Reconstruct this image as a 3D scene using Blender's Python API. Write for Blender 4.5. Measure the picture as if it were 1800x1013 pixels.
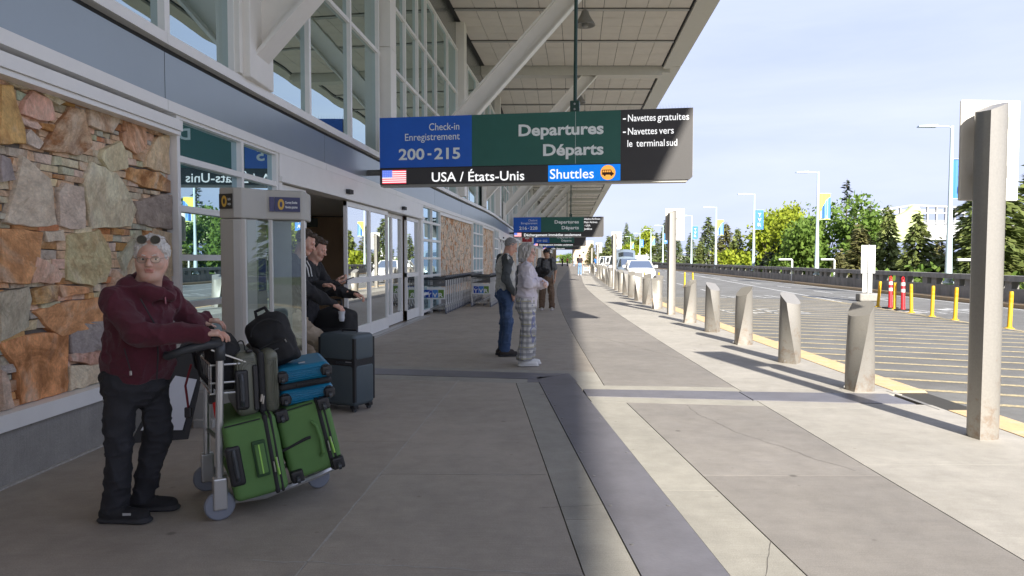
import bpy, bmesh, math, random
import numpy as np
from mathutils import Vector, Matrix, Euler, noise as mnoise

for _o in list(bpy.data.objects):
    bpy.data.objects.remove(_o, do_unlink=True)
SC = bpy.context.scene
COL = SC.collection
R = math.radians

# ---------------------------------------------------------------- camera
CAM_H, FOC, PITCH = 1.45, 1250.0, math.atan(51.5 / 1250.0)
cam = bpy.data.cameras.new('camera')
cam.sensor_width = 36.0
cam.lens = 36.0 * FOC / 1800.0
cam.clip_start, cam.clip_end = 0.05, 3000
cam_o = bpy.data.objects.new('camera', cam)
COL.objects.link(cam_o)
cam_o.location = (0, 0, CAM_H)
cam_o.rotation_euler = (math.pi / 2 - PITCH, 0, 0)
SC.camera = cam_o

# ---------------------------------------------------------------- sky, sun, exposure
SUN_ELEV, SUN_AZ = R(28.0), R(170.0)       # light travels towards +Y and a little to -X
sunvec = Vector((0.172, -0.985, 0)).normalized() * math.cos(SUN_ELEV) + Vector((0, 0, math.sin(SUN_ELEV)))
world = bpy.data.worlds.new('World')
SC.world = world
world.use_nodes = True
wt = world.node_tree
for n in list(wt.nodes):
    wt.nodes.remove(n)
wo = wt.nodes.new('ShaderNodeOutputWorld')
bg = wt.nodes.new('ShaderNodeBackground')
sky = wt.nodes.new('ShaderNodeTexSky')
sky.sky_type = 'NISHITA'
sky.sun_disc = False
sky.sun_elevation = SUN_ELEV
sky.sun_rotation = math.atan2(sunvec.x, sunvec.y)
sky.air_density = 1.0
sky.dust_density = 2.0
sky.ozone_density = 3.0
tc = wt.nodes.new('ShaderNodeTexCoord')
mp = wt.nodes.new('ShaderNodeMapping')
mp.inputs['Scale'].default_value = (0.9, 0.9, 5.5)
nz = wt.nodes.new('ShaderNodeTexNoise')
nz.inputs['Scale'].default_value = 1.7
nz.inputs['Detail'].default_value = 7
nz.inputs['Roughness'].default_value = 0.55
nz.inputs['Distortion'].default_value = 0.3
cr = wt.nodes.new('ShaderNodeValToRGB')
cr.color_ramp.elements[0].position = 0.36
cr.color_ramp.elements[0].color = (0, 0, 0, 1)
cr.color_ramp.elements[1].position = 0.72
cr.color_ramp.elements[1].color = (1, 1, 1, 1)
mxs = wt.nodes.new('ShaderNodeMix')
mxs.data_type = 'RGBA'
cl = wt.nodes.new('ShaderNodeMix')                 # thin high cloud: bluish veil and paler streaks
cl.data_type = 'RGBA'
cl.inputs[6].default_value = (1.16, 1.33, 1.95, 1)
cl.inputs[7].default_value = (1.46, 1.59, 2.0, 1)
mxs.inputs[0].default_value = 0.992
wt.links.new(tc.outputs['Generated'], mp.inputs['Vector'])
wt.links.new(mp.outputs['Vector'], nz.inputs['Vector'])
wt.links.new(nz.outputs['Fac'], cr.inputs['Fac'])
wt.links.new(cr.outputs['Color'], cl.inputs[0])
wt.links.new(cl.outputs[2], mxs.inputs[7])
wt.links.new(sky.outputs['Color'], mxs.inputs[6])
wt.links.new(mxs.outputs[2], bg.inputs['Color'])
bg.inputs['Strength'].default_value = 0.15
wt.links.new(bg.outputs['Background'], wo.inputs['Surface'])

sun = bpy.data.lights.new('sun', 'SUN')
sun.energy = 2.95
sun.angle = R(0.9)
sun.color = (1.0, 0.945, 0.85)
sun_o = bpy.data.objects.new('sun', sun)
COL.objects.link(sun_o)
sun_o.rotation_euler = (-sunvec).to_track_quat('-Z', 'Y').to_euler()
sun_o.location = (10, -20, 30)

SC.view_settings.view_transform = 'Standard'
SC.view_settings.look = 'None'
SC.view_settings.gamma = 1.0
SC.view_settings.exposure = 1.96
SC.render.engine = 'CYCLES'
SC.cycles.max_bounces = 12
SC.cycles.diffuse_bounces = 8

# ---------------------------------------------------------------- ground-plan curves of the place
_fy = np.array([-40, -10, 0, 4.5, 6.8, 9.2, 13.2, 17.6, 23, 30, 39, 50, 100, 200.])
_fx = np.array([-3.62, -3.42, -3.36, -3.28, -3.20, -3.04, -2.70, -2.34, -1.82, -1.08, -0.50, 0.15, 3.9, 11.6])

def _pchip(xs, ys):
    h = np.diff(xs); d = np.diff(ys) / h
    m = np.zeros_like(ys)
    m[1:-1] = (h[1:] * d[:-1] + h[:-1] * d[1:]) / (h[:-1] + h[1:])
    m[0], m[-1] = d[0], d[-1]
    def f(x):
        x = min(max(x, xs[0]), xs[-1])
        i = int(min(max(np.searchsorted(xs, x) - 1, 0), len(xs) - 2))
        t = (x - xs[i]) / h[i]
        return float((2*t**3-3*t**2+1)*ys[i] + (t**3-2*t**2+t)*h[i]*m[i] + (-2*t**3+3*t**2)*ys[i+1] + (t**3-t**2)*h[i]*m[i+1])
    return f
F = _pchip(_fy, _fx)                       # x of the facade face at distance y

def K(y):                                  # sideways bend of pavement and kerb
    if y < 0: return 0.0
    return 0.001 * y * y if y < 45 else 2.025 + 0.09 * (y - 45)

def PAR(y):                                # x of the parapet on the far road side
    return 16.75 + 0.076 * (y - 22)

# ---------------------------------------------------------------- materials
MATS = {}
def _nodes(name):
    m = bpy.data.materials.new(name)
    m.use_nodes = True
    nt = m.node_tree
    b = nt.nodes['Principled BSDF']
    return m, nt, b

def mat(name, col, rough=0.6, metal=0.0, var=0.0, vscale=6.0, bump=0.0, bscale=40.0, spec=0.5,
        col2=None, c2scale=3.0, c2lo=0.45, c2hi=0.62, stretch=(1, 1, 1), emit=None, estr=0.0, objcol=False, coat=0.0, sheen=0.0):
    if name in MATS: return MATS[name]
    m, nt, b = _nodes(name)
    L = nt.links.new
    b.inputs['Roughness'].default_value = rough
    b.inputs['Metallic'].default_value = metal
    b.inputs['Specular IOR Level'].default_value = spec
    b.inputs['Coat Weight'].default_value = coat
    b.inputs['Sheen Weight'].default_value = sheen
    b.inputs['Base Color'].default_value = (*col, 1)
    src = None
    if var or col2 or bump or objcol:
        t = nt.nodes.new('ShaderNodeTexCoord')
        mpn = nt.nodes.new('ShaderNodeMapping')
        mpn.inputs['Scale'].default_value = stretch
        L(t.outputs['Object'], mpn.inputs['Vector'])
        vec = mpn.outputs['Vector']
    if objcol:
        oi = nt.nodes.new('ShaderNodeObjectInfo')
        src = oi.outputs['Color']
    if col2:
        n2 = nt.nodes.new('ShaderNodeTexNoise')
        n2.inputs['Scale'].default_value = c2scale
        n2.inputs['Detail'].default_value = 6
        n2.inputs['Roughness'].default_value = 0.65
        L(vec, n2.inputs['Vector'])
        rp = nt.nodes.new('ShaderNodeMapRange')
        rp.inputs[1].default_value = c2lo; rp.inputs[2].default_value = c2hi
        L(n2.outputs['Fac'], rp.inputs[0])
        mx = nt.nodes.new('ShaderNodeMix'); mx.data_type = 'RGBA'
        L(rp.outputs[0], mx.inputs[0])
        if src: L(src, mx.inputs[6])
        else: mx.inputs[6].default_value = (*col, 1)
        mx.inputs[7].default_value = (*col2, 1)
        src = mx.outputs[2]
    if var:
        n1 = nt.nodes.new('ShaderNodeTexNoise')
        n1.inputs['Scale'].default_value = vscale
        n1.inputs['Detail'].default_value = 8
        n1.inputs['Roughness'].default_value = 0.7
        L(vec, n1.inputs['Vector'])
        r1 = nt.nodes.new('ShaderNodeMapRange')
        r1.inputs[1].default_value = 0.25; r1.inputs[2].default_value = 0.75
        r1.inputs[3].default_value = 1 - var; r1.inputs[4].default_value = 1 + var
        L(n1.outputs['Fac'], r1.inputs[0])
        mm = nt.nodes.new('ShaderNodeMix'); mm.data_type = 'RGBA'; mm.blend_type = 'MULTIPLY'
        mm.inputs[0].default_value = 1.0
        if src: L(src, mm.inputs[6])
        else: mm.inputs[6].default_value = (*col, 1)
        L(r1.outputs[0], mm.inputs[7])
        src = mm.outputs[2]
    if src: L(src, b.inputs['Base Color'])
    if bump:
        n3 = nt.nodes.new('ShaderNodeTexNoise')
        n3.inputs['Scale'].default_value = bscale
        n3.inputs['Detail'].default_value = 5
        L(vec, n3.inputs['Vector'])
        bp = nt.nodes.new('ShaderNodeBump')
        bp.inputs['Strength'].default_value = bump
        bp.inputs['Distance'].default_value = 0.02
        L(n3.outputs['Fac'], bp.inputs['Height'])
        L(bp.outputs['Normal'], b.inputs['Normal'])
    if emit:
        b.inputs['Emission Color'].default_value = (*emit, 1)
        b.inputs['Emission Strength'].default_value = estr
    MATS[name] = m
    return m

def glass_mat(name, tint, refl, face=0.12, rough=0.0, clear=0.0, wav=0.0, edge=1.0):
    """architectural pane: see-through tint (or dark backing) under a mirror coat"""
    if name in MATS: return MATS[name]
    m, nt, b = _nodes(name)
    nt.nodes.remove(b)
    L = nt.links.new
    out = nt.nodes['Material Output']
    gl = nt.nodes.new('ShaderNodeBsdfGlossy'); gl.inputs['Roughness'].default_value = rough
    gl.inputs['Color'].default_value = (*refl, 1)
    df = nt.nodes.new('ShaderNodeBsdfDiffuse'); df.inputs['Color'].default_value = (*tint, 1)
    base = df.outputs[0]
    if clear > 0:
        tr = nt.nodes.new('ShaderNodeBsdfTransparent'); tr.inputs['Color'].default_value = (0.86, 0.92, 0.9, 1)
        ms = nt.nodes.new('ShaderNodeMixShader'); ms.inputs[0].default_value = clear
        L(df.outputs[0], ms.inputs[1]); L(tr.outputs[0], ms.inputs[2])
        base = ms.outputs[0]
    lw = nt.nodes.new('ShaderNodeLayerWeight'); lw.inputs['Blend'].default_value = 0.5
    mr = nt.nodes.new('ShaderNodeMapRange')
    mr.inputs[3].default_value = face; mr.inputs[4].default_value = edge
    L(lw.outputs['Facing'], mr.inputs[0])
    mx = nt.nodes.new('ShaderNodeMixShader')
    L(mr.outputs[0], mx.inputs[0]); L(base, mx.inputs[1]); L(gl.outputs[0], mx.inputs[2])
    if wav:
        t = nt.nodes.new('ShaderNodeTexCoord')
        nn = nt.nodes.new('ShaderNodeTexNoise'); nn.inputs['Scale'].default_value = 0.9; nn.inputs['Detail'].default_value = 1
        L(t.outputs['Object'], nn.inputs['Vector'])
        bp = nt.nodes.new('ShaderNodeBump'); bp.inputs['Strength'].default_value = wav; bp.inputs['Distance'].default_value = 0.05
        L(nn.outputs['Fac'], bp.inputs['Height']); L(bp.outputs['Normal'], gl.inputs['Normal'])
    L(mx.outputs[0], out.inputs['Surface'])
    MATS[name] = m
    return m

# ---------------------------------------------------------------- mesh helpers
class MB:
    def __init__(s): s.v = []; s.f = []; s.m = []
    def add(s, vs, fs, m=0):
        o = len(s.v); s.v += [tuple(q) for q in vs]; s.f += [tuple(i + o for i in q) for q in fs]; s.m += [m] * len(fs)
        return s
    def box(s, x0, x1, y0, y1, z0, z1, m=0):
        return s.add([(x0,y0,z0),(x1,y0,z0),(x1,y1,z0),(x0,y1,z0),(x0,y0,z1),(x1,y0,z1),(x1,y1,z1),(x0,y1,z1)],
                     [(0,3,2,1),(4,5,6,7),(0,1,5,4),(1,2,6,5),(2,3,7,6),(3,0,4,7)], m)
    def hexa(s, p8, m=0):
        return s.add(p8, [(0,3,2,1),(4,5,6,7),(0,1,5,4),(1,2,6,5),(2,3,7,6),(3,0,4,7)], m)
    def loft(s, rings, m=0, cap=True, closed=True):
        n = len(rings[0]); vs = [q for r in rings for q in r]; fs = []
        for i in range(len(rings) - 1):
            for j in range(n if closed else n - 1):
                k = (j + 1) % n
                fs.append((i*n+j, i*n+k, (i+1)*n+k, (i+1)*n+j))
        if cap:
            fs.append(tuple(range(n))[::-1]); fs.append(tuple((len(rings)-1)*n + j for j in range(n)))
        return s.add(vs, fs, m)
    def tube(s, pts, r, n=8, m=0, cap=True, flat=1.0):
        pts = [Vector(q) for q in pts]; rings = []
        rr = r if isinstance(r, (list, tuple)) else [r] * len(pts)
        up = Vector((0, 0, 1)); prev = None
        for i, q in enumerate(pts):
            d = (pts[min(i+1, len(pts)-1)] - pts[max(i-1, 0)]).normalized()
            if prev is None:
                a = up if abs(d.z) < 0.95 else Vector((1, 0, 0))
                u = d.cross(a).normalized()
            else:
                u = (prev - d * prev.dot(d)).normalized()
            prev = u; w = d.cross(u)
            rings.append([q + (u * math.cos(2*math.pi*j/n) + w * math.sin(2*math.pi*j/n) * flat) * rr[i] for j in range(n)])
        return s.loft(rings, m, cap)
    def cyl(s, c, r, z0, z1, n=16, m=0, r2=None):
        r2 = r if r2 is None else r2
        return s.loft([[(c[0]+r*math.cos(2*math.pi*j/n), c[1]+r*math.sin(2*math.pi*j/n), z0) for j in range(n)],
                       [(c[0]+r2*math.cos(2*math.pi*j/n), c[1]+r2*math.sin(2*math.pi*j/n), z1) for j in range(n)]], m)
    def lathe(s, prof, n=16, m=0, axis='z', c=(0,0,0), cap=True):
        rings = []
        for (r, z) in prof:
            ring = []
            for j in range(n):
                a = 2*math.pi*j/n; p = (r*math.cos(a), r*math.sin(a), z)
                if axis == 'x': p = (p[2], p[0], p[1])
                elif axis == 'y': p = (p[1], p[2], p[0])
                ring.append((p[0]+c[0], p[1]+c[1], p[2]+c[2]))
            rings.append(ring)
        return s.loft(rings, m, cap)
    def prism(s, poly, z0, z1, m=0, plane='xy'):
        def q(a, b, c):
            return (a, b, c) if plane == 'xy' else ((a, c, b) if plane == 'xz' else (c, a, b))
        n = len(poly)
        vs = [q(a, b, z0) for a, b in poly] + [q(a, b, z1) for a, b in poly]
        fs = [tuple(range(n))[::-1], tuple(range(n, 2*n))] + [(i, (i+1) % n, n+(i+1) % n, n+i) for i in range(n)]
        return s.add(vs, fs, m)
    def rbox(s, x0, x1, y0, y1, z0, z1, r=0.02, seg=3, m=0):
        """box with rounded edges"""
        cx, cy, cz = (x0+x1)/2, (y0+y1)/2, (z0+z1)/2
        hx, hy, hz = (x1-x0)/2, (y1-y0)/2, (z1-z0)/2
        r = min(r, hx*.98, hy*.98, hz*.98)
        prof = []
        for k in range(seg + 1):
            a = math.pi/2 * k/seg
            prof.append((r*(1-math.cos(math.pi/2 - a)), -hz + r*(1-math.sin(a) ) if False else 0))
        rings = []
        lv = [(-hz + r*(1-math.cos(math.pi/2*k/seg)), r*(1-math.sin(math.pi/2*k/seg))) for k in range(seg+1)]
        lv = lv + [(-z, i) for z, i in lv[::-1]]
        for z, ins in lv:
            ring = []
            rr = max(r - ins, 0.0)
            for (sx, sy, a0) in ((1,1,0),(-1,1,math.pi/2),(-1,-1,math.pi),(1,-1,1.5*math.pi)):
                for k in range(seg + 1):
                    a = a0 + math.pi/2*k/seg
                    ring.append((cx + sx*(hx-r) + rr*math.cos(a), cy + sy*(hy-r) + rr*math.sin(a), cz + z))
            rings.append(ring)
        return s.loft(rings, m)
    def xf(s, M, start=0):
        s.v = s.v[:start] + [tuple(M @ Vector(q)) for q in s.v[start:]]
        return s
    def build(s, name, mats, parent=None, smooth=False, loc=None, rot=None, fixn=False):
        me = bpy.data.meshes.new(name)
        me.from_pydata(s.v, [], s.f)
        if not isinstance(mats, (list, tuple)): mats = [mats]
        for q in mats: me.materials.append(q)
        if len(mats) > 1: me.polygons.foreach_set('material_index', s.m)
        if smooth: me.polygons.foreach_set('use_smooth', [True] * len(me.polygons))
        me.update()
        if fixn:
            b = bmesh.new(); b.from_mesh(me); bmesh.ops.recalc_face_normals(b, faces=b.faces); b.to_mesh(me); b.free()
        return obj(name, me, parent, loc, rot)

def obj(name, me, parent=None, loc=None, rot=None):
    o = bpy.data.objects.new(name, me)
    COL.objects.link(o)
    if parent: o.parent = parent
    if loc is not None: o.location = loc
    if rot is not None: o.rotation_euler = rot
    return o

def autosmooth(o, ang=35):
    me = o.data
    me.polygons.foreach_set('use_smooth', [True] * len(me.polygons))
    me.set_sharp_from_angle(angle=R(ang))
    return o

def bevel(o, w, seg=2, ang=30):
    b = o.modifiers.new('bevel', 'BEVEL'); b.width = w; b.segments = seg; b.limit_method = 'ANGLE'; b.angle_limit = R(ang)
    return o

def thing(name, label, cat, loc=(0,0,0), rz=0.0, group=None):
    o = bpy.data.objects.new(name, None)
    COL.objects.link(o)
    o.empty_display_size = 0.2
    o.location = loc; o.rotation_euler = (0, 0, rz)
    return tag(o, label, cat, group)

def tag(o, label=None, cat=None, group=None, kind=None):
    if label: o['label'] = label
    if cat: o['category'] = cat
    if group: o['group'] = group
    if kind: o['kind'] = kind
    return o

def copy_tree(o, parent=None):
    c = o.copy(); COL.objects.link(c); c.parent = parent
    for ch in list(o.children):
        copy_tree(ch, c)
    return c

_txtcache = {}
def text_mesh(s, size, bold=0.0, align='LEFT', shear=0.0, sx=1.0, track=1.0):
    """flat lettering as a mesh in the local XZ plane (text up = +Z), facing -Y"""
    key = (s, size, bold, align, sx, track)
    if key in _txtcache: return _txtcache[key]
    cu = bpy.data.curves.new('text', 'FONT')
    cu.body = s; cu.size = size; cu.align_x = align; cu.offset = bold; cu.space_character = track
    cu.resolution_u = 3
    to = bpy.data.objects.new('text', cu); COL.objects.link(to)
    dg = bpy.context.evaluated_depsgraph_get(); dg.update()
    me = bpy.data.meshes.new_from_object(to.evaluated_get(dg))
    bpy.data.objects.remove(to, do_unlink=True)
    for v in me.vertices:
        x, y, z = v.co
        v.co = (x * sx, 0, y)
    me.materials.clear()
    _txtcache[key] = me
    return me

def text(name, s, size, m, parent, loc, bold=0.0, align='LEFT', sx=1.0, track=1.0, rot=None):
    me = text_mesh(s, size, bold, align, 0, sx, track).copy()
    me.materials.append(m)
    return obj(name, me, parent, loc, rot)

rnd = random.Random(7)
# ================================================================= setting: ground, pavement, road
def concrete(name, base, dark, seedoff=0.0, rough=0.82):
    m, nt, b = _nodes(name)
    L = nt.links.new
    t = nt.nodes.new('ShaderNodeTexCoord')
    mpn = nt.nodes.new('ShaderNodeMapping'); mpn.inputs['Location'].default_value = (seedoff, seedoff*.7, 0)
    L(t.outputs['Object'], mpn.inputs['Vector'])
    v = mpn.outputs['Vector']
    def noise(sc, det=6, ro=.6, vec=None):
        n = nt.nodes.new('ShaderNodeTexNoise'); n.inputs['Scale'].default_value = sc
        n.inputs['Detail'].default_value = det; n.inputs['Roughness'].default_value = ro
        L(vec or v, n.inputs['Vector']); return n.outputs['Fac']
    def mr(s, a, c, lo=0., hi=1.):
        r = nt.nodes.new('ShaderNodeMapRange'); r.inputs[1].default_value = a; r.inputs[2].default_value = c
        r.inputs[3].default_value = lo; r.inputs[4].default_value = hi; L(s, r.inputs[0]); return r.outputs[0]
    def mix(fac, a, c, mode='MIX'):
        x = nt.nodes.new('ShaderNodeMix'); x.data_type = 'RGBA'; x.blend_type = mode
        for i, q in ((0, fac), (6, a), (7, c)):
            if hasattr(q, 'links'): L(q, x.inputs[i])
            elif i == 0: x.inputs[0].default_value = q
            else: x.inputs[i].default_value = (*q, 1)
        return x.outputs[2]
    oi = nt.nodes.new('ShaderNodeObjectInfo')
    c = mix(mr(noise(.55, 7, .62), .38, .68), base, dark)
    c = mix(1.0, c, mr(oi.outputs['Random'], 0, 1, .93, 1.06), 'MULTIPLY')
    c = mix(1.0, c, mr(noise(5, 8, .7), .3, .7, .87, 1.11), 'MULTIPLY')
    # broom finish streaks
    sm = nt.nodes.new('ShaderNodeMapping'); sm.inputs['Scale'].default_value = (2.5, 70, 1); L(v, sm.inputs['Vector'])
    c = mix(1.0, c, mr(noise(1.6, 4, .6, sm.outputs['Vector']), .3, .7, .93, 1.05), 'MULTIPLY')
    c = mix(1.0, c, mr(noise(160, 2, .5), .3, .7, .86, 1.12), 'MULTIPLY')
    # gum spots and drips
    vo = nt.nodes.new('ShaderNodeTexVoronoi'); vo.inputs['Scale'].default_value = 2.3; L(v, vo.inputs['Vector'])
    spot = mr(vo.outputs['Distance'], .035, .075, 1, 0)
    vc = nt.nodes.new('ShaderNodeSeparateColor'); L(vo.outputs['Color'], vc.inputs[0])
    gt = nt.nodes.new('ShaderNodeMath'); gt.operation = 'GREATER_THAN'; gt.inputs[1].default_value = .30; L(vc.outputs[0], gt.inputs[0])
    mu = nt.nodes.new('ShaderNodeMath'); mu.operation = 'MULTIPLY'; L(gt.outputs[0], mu.inputs[0]); L(spot, mu.inputs[1])
    m3 = nt.nodes.new('ShaderNodeMath'); m3.operation = 'MULTIPLY'; m3.inputs[1].default_value = .72; L(mu.outputs[0], m3.inputs[0])
    c = mix(m3.outputs[0], c, (dark[0]*.45, dark[1]*.45, dark[2]*.45))
    v2 = nt.nodes.new('ShaderNodeTexVoronoi'); v2.inputs['Scale'].default_value = 5.5; L(v, v2.inputs['Vector'])
    s2 = nt.nodes.new('ShaderNodeSeparateColor'); L(v2.outputs['Color'], s2.inputs[0])
    g2 = nt.nodes.new('ShaderNodeMath'); g2.operation = 'GREATER_THAN'; g2.inputs[1].default_value = .62; L(s2.outputs[1], g2.inputs[0])
    m4 = nt.nodes.new('ShaderNodeMath'); m4.operation = 'MULTIPLY'; L(g2.outputs[0], m4.inputs[0]); L(mr(v2.outputs['Distance'], .04, .09, .55, 0), m4.inputs[1])
    c = mix(m4.outputs[0], c, (dark[0]*.6, dark[1]*.58, dark[2]*.55))
    L(c, b.inputs['Base Color'])
    L(mr(noise(3), .3, .7, rough-.14, rough+.08), b.inputs['Roughness'])
    b.inputs['Specular IOR Level'].default_value = .35
    bp = nt.nodes.new('ShaderNodeBump'); bp.inputs['Strength'].default_value = .22; bp.inputs['Distance'].default_value = .006
    L(noise(90, 4, .6), bp.inputs['Height']); L(bp.outputs['Normal'], b.inputs['Normal'])
    MATS[name] = m
    return m

M_conc_l = concrete('concrete_light', (.43, .405, .365), (.35, .33, .295))
M_conc_d = concrete('concrete_grey', (.265, .245, .225), (.215, .20, .185), 3.1)
M_conc_w = concrete('concrete_worn', (.41, .362, .305), (.34, .302, .256), 6.3, rough=.66)
M_conc_b = concrete('concrete_band', (.375, .355, .31), (.30, .285, .25), 9.2)
M_joint = mat('joint_filler', (.045, .043, .04), .95)
M_jointw = mat('joint_filler_pale', (.42, .40, .37), .95, var=.3, vscale=30)
M_plate = mat('cover_plate', (.175, .17, .19), .5, .15, var=.1, vscale=7, bump=.06, bscale=60, col2=(.145, .14, .155), c2scale=1.4)
M_asph = mat('asphalt', (.158, .155, .148), .9, var=.24, vscale=2.0, bump=.5, bscale=170, col2=(.205, .205, .20), c2scale=.6, c2lo=.42, c2hi=.7)
M_terr = mat('lawn', (.07, .10, .035), .95, var=.3, vscale=.3)
def worn_paint(name, col, lo, hi, sc=26, under=(.11, .11, .11)):
    return mat(name, col, .8, var=.12, vscale=9, col2=under, c2scale=sc, c2lo=lo, c2hi=hi, bump=.15, bscale=90)
M_yline = worn_paint('worn_yellow_line', (.58, .47, .26), .42, .70, 26, (.18, .18, .175))
M_wline = worn_paint('worn_white_line', (.66, .66, .64), .44, .68, 26, (.18, .18, .18))
M_ykerb = worn_paint('faded_yellow_kerb', (.64, .45, .235), .48, .75, 5, (.52, .46, .38))

terrain = MB().add([(-900, -300, -7), (1500, -300, -7), (1500, 2600, -7), (-900, 2600, -7)], [(0, 1, 2, 3)]).build('ground', M_terr)
tag(terrain, kind='structure')

# --- pavement: a dark bed with slabs laid on it
def ysamp(y0, y1, step=2.0):
    n = max(1, int(math.ceil((y1 - y0) / step)))
    return [y0 + (y1 - y0) * i / n for i in range(n + 1)]
KERB_U0, KERB_U1 = 4.12, 4.50
bed = MB(); ys = ysamp(-30, 260, 4)
bed.loft([[(F(y) - .05, y, -.4), (K(y) + KERB_U1 - .02, y, -.4), (K(y) + KERB_U1 - .02, y, -.022), (F(y) - .05, y, -.022)] for y in ys])
sidewalk = bed.build('pavement', M_joint); tag(sidewalk, kind='structure')

SLAB_N = 0
def slab(corners, m, gap=.006, z1=0.0, parent=None, name='paving_slab', th=.045):
    """corners: left side points (bottom to top) and right side points (bottom to top)"""
    Lf, Rt = corners
    poly = [(x - gap, y) for x, y in Rt] + [(x + gap, y) for x, y in Lf[::-1]]
    gy = gap * .4
    poly[0] = (poly[0][0], poly[0][1] + gy); poly[len(Rt)-1] = (poly[len(Rt)-1][0], poly[len(Rt)-1][1] - gy)
    poly[len(Rt)] = (poly[len(Rt)][0], poly[len(Rt)][1] - gy); poly[-1] = (poly[-1][0], poly[-1][1] + gy)
    b = MB(); n = len(Rt)
    top = [(x, y, z1) for x, y in poly]; bot = [(x, y, z1 - th) for x, y in poly]
    N = len(poly); vs = top + bot
    fs = []
    for i in range(n - 1):
        fs.append((i, i + 1, N - 2 - i, N - 1 - i))
    fs += [(i, i + N, (i + 1) % N + N, (i + 1) % N) for i in range(N)]
    b.add(vs, fs)
    return b.build(name, m, parent or sidewalk)

def strip_cols(bounds, mats, ycuts, zoff=0.0, gap=.004):
    for i in range(len(bounds) - 1):
        if mats[i] is None: continue
        cuts = ycuts[i] if isinstance(ycuts, dict) else ycuts
        for a, c in zip(cuts[:-1], cuts[1:]):
            ya = a if callable(a) else (lambda x, a=a: a)
            yc = c if callable(c) else (lambda x, c=c: c)
            def side(bd):
                y0 = ya(bd(5.0)); y0 = ya(bd(y0)); y1 = yc(bd(5.0)); y1 = yc(bd(y1))
                n = max(1, int(math.ceil(abs(y1 - y0) / 3.0)))
                return [(bd(y0 + (y1 - y0) * k / n), y0 + (y1 - y0) * k / n) for k in range(n + 1)]
            l, r = side(bounds[i]), side(bounds[i + 1])
            n = max(len(l), len(r))
            def rs(s):
                return s if len(s) == n else [(s[0][0] + (s[-1][0] - s[0][0]) * k / (n - 1), s[0][1] + (s[-1][1] - s[0][1]) * k / (n - 1)) for k in range(n)]
            slab((rs(l), rs(r)), mats[i], gap, zoff)

bF = lambda y: F(y) + .02
bJ = lambda y: -1.205 + .0674 * y                 # pale sealed joint
bL0 = lambda y: .51 - .056 * y                    # band, plate, band
bL1 = lambda y: .76 - .0532 * y
bL2 = lambda y: 1.16 - .0510 * y
bR1 = lambda y: 1.51 - .0500 * y
bM = lambda y: K(y) + 2.45
bK = lambda y: K(y) + KERB_U0
bU1 = lambda y: K(y) + .99
# front part, up to the crosswise cover plates
yl0 = lambda x: 8.88 - .185 * (x + 1.79) - .30    # front edge of pale band left
yl1 = lambda x: 8.88 - .185 * (x + 1.79)
yl2 = lambda x: 9.35 - .185 * (x + 1.88)
yl3 = lambda x: 9.35 - .185 * (x + 1.88) + .26
yr0 = lambda x: 7.44 - .13 * (x - .8) - .27
yr1 = lambda x: 7.44 - .13 * (x - .8)
yr2 = lambda x: 7.84 - .085 * (x - .79)
yr3 = lambda x: 7.84 - .085 * (x - .79) + .27
strip_cols([bF, bJ], [M_conc_w], [-30, -20, -10, -1.2, 3.15, 5.6, yl0])
strip_cols([bJ, bL0], [M_conc_w], [-30, -20, -10, -1.2, 3.05, 4.73, yl0])
strip_cols([bL0, bL1], [M_conc_b], [-30, -12, -3, 3.9, yl0])
strip_cols([bL2, bR1], [M_conc_b], [-30, -12, -3, 4.4, yr0])
strip_cols([bR1, bM], [M_conc_d], [-30, -12, -3, 1.0, 4.7, yr0])
strip_cols([bM, bK], [M_conc_l], [-30, -12, -3, 1.2, 4.95, yr0])
# crosswise pale bands and cover plates
strip_cols([bF, bL1], [M_conc_b], [yl0, yl1]); strip_cols([bF, lambda y: bL2(y)+.02], [M_conc_b], [yl2, yl3])
strip_cols([lambda y: bL2(y)+.012, bM], [M_conc_b], [yr0, yr1]); strip_cols([lambda y: bL2(y)+.012, bM], [M_conc_b], [yr2, yr3])
strip_cols([bM, bK], [M_conc_l], [yr0, yr1]); strip_cols([bM, bK], [M_conc_l], [yr2, yr3])
strip_cols([lambda y: bL2(y)+.012, bU1], [M_conc_b], [yr3, yl3])
# back part
strip_cols([bF, bU1], [M_conc_w], [yl3, 14.5, 21, 30, 45, 62, 90, 130, 260])
strip_cols([bU1, bM], [M_conc_d], {0: [yr3, 12.4, 17.6, 24, 33, 46, 62, 90, 130, 260]})
strip_cols([bM, bK], [M_conc_l], [yr3, 10.9, 14.6, 18.4, 24, 33, 46, 62, 90, 130, 260])
# the longitudinal and the two crosswise cover plates (sit a little proud)
def plate(corn, m=M_plate): return slab(corn, m, .002, .005, name='cover_plate', th=.012)
for a, c in [(-6, -2.2), (-2.2, 2.0), (2.0, 5.25), (5.25, 8.62)]:
    plate(([(bL1(a), a), (bL1(c), c)], [(bL2(a), a), (bL2(c), c + (.2 if c > 8 else 0))]))
plate(([(F(9.5)+.05, yl1(F(9.5))), (F(9.5)+.05, yl2(F(9.5)))], [(.30, yl1(.30)), (.68, yl2(.68))]))
plate(([(.79, yr1(.79)), (.79, yr2(.79))], [(2.46, yr1(2.46)), (2.46, yr2(2.46))]))
plate(([(2.47, yr1(2.47)), (2.47, yr2(2.47))], [(4.02, yr1(4.02)), (4.02, yr2(4.02))]))
slab(([(.18, 8.30), (.22, 8.93)], [(.77, 8.30), (.72, 8.93)]), M_plate, .0, .003, name='cover_plate', th=.01)
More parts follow.
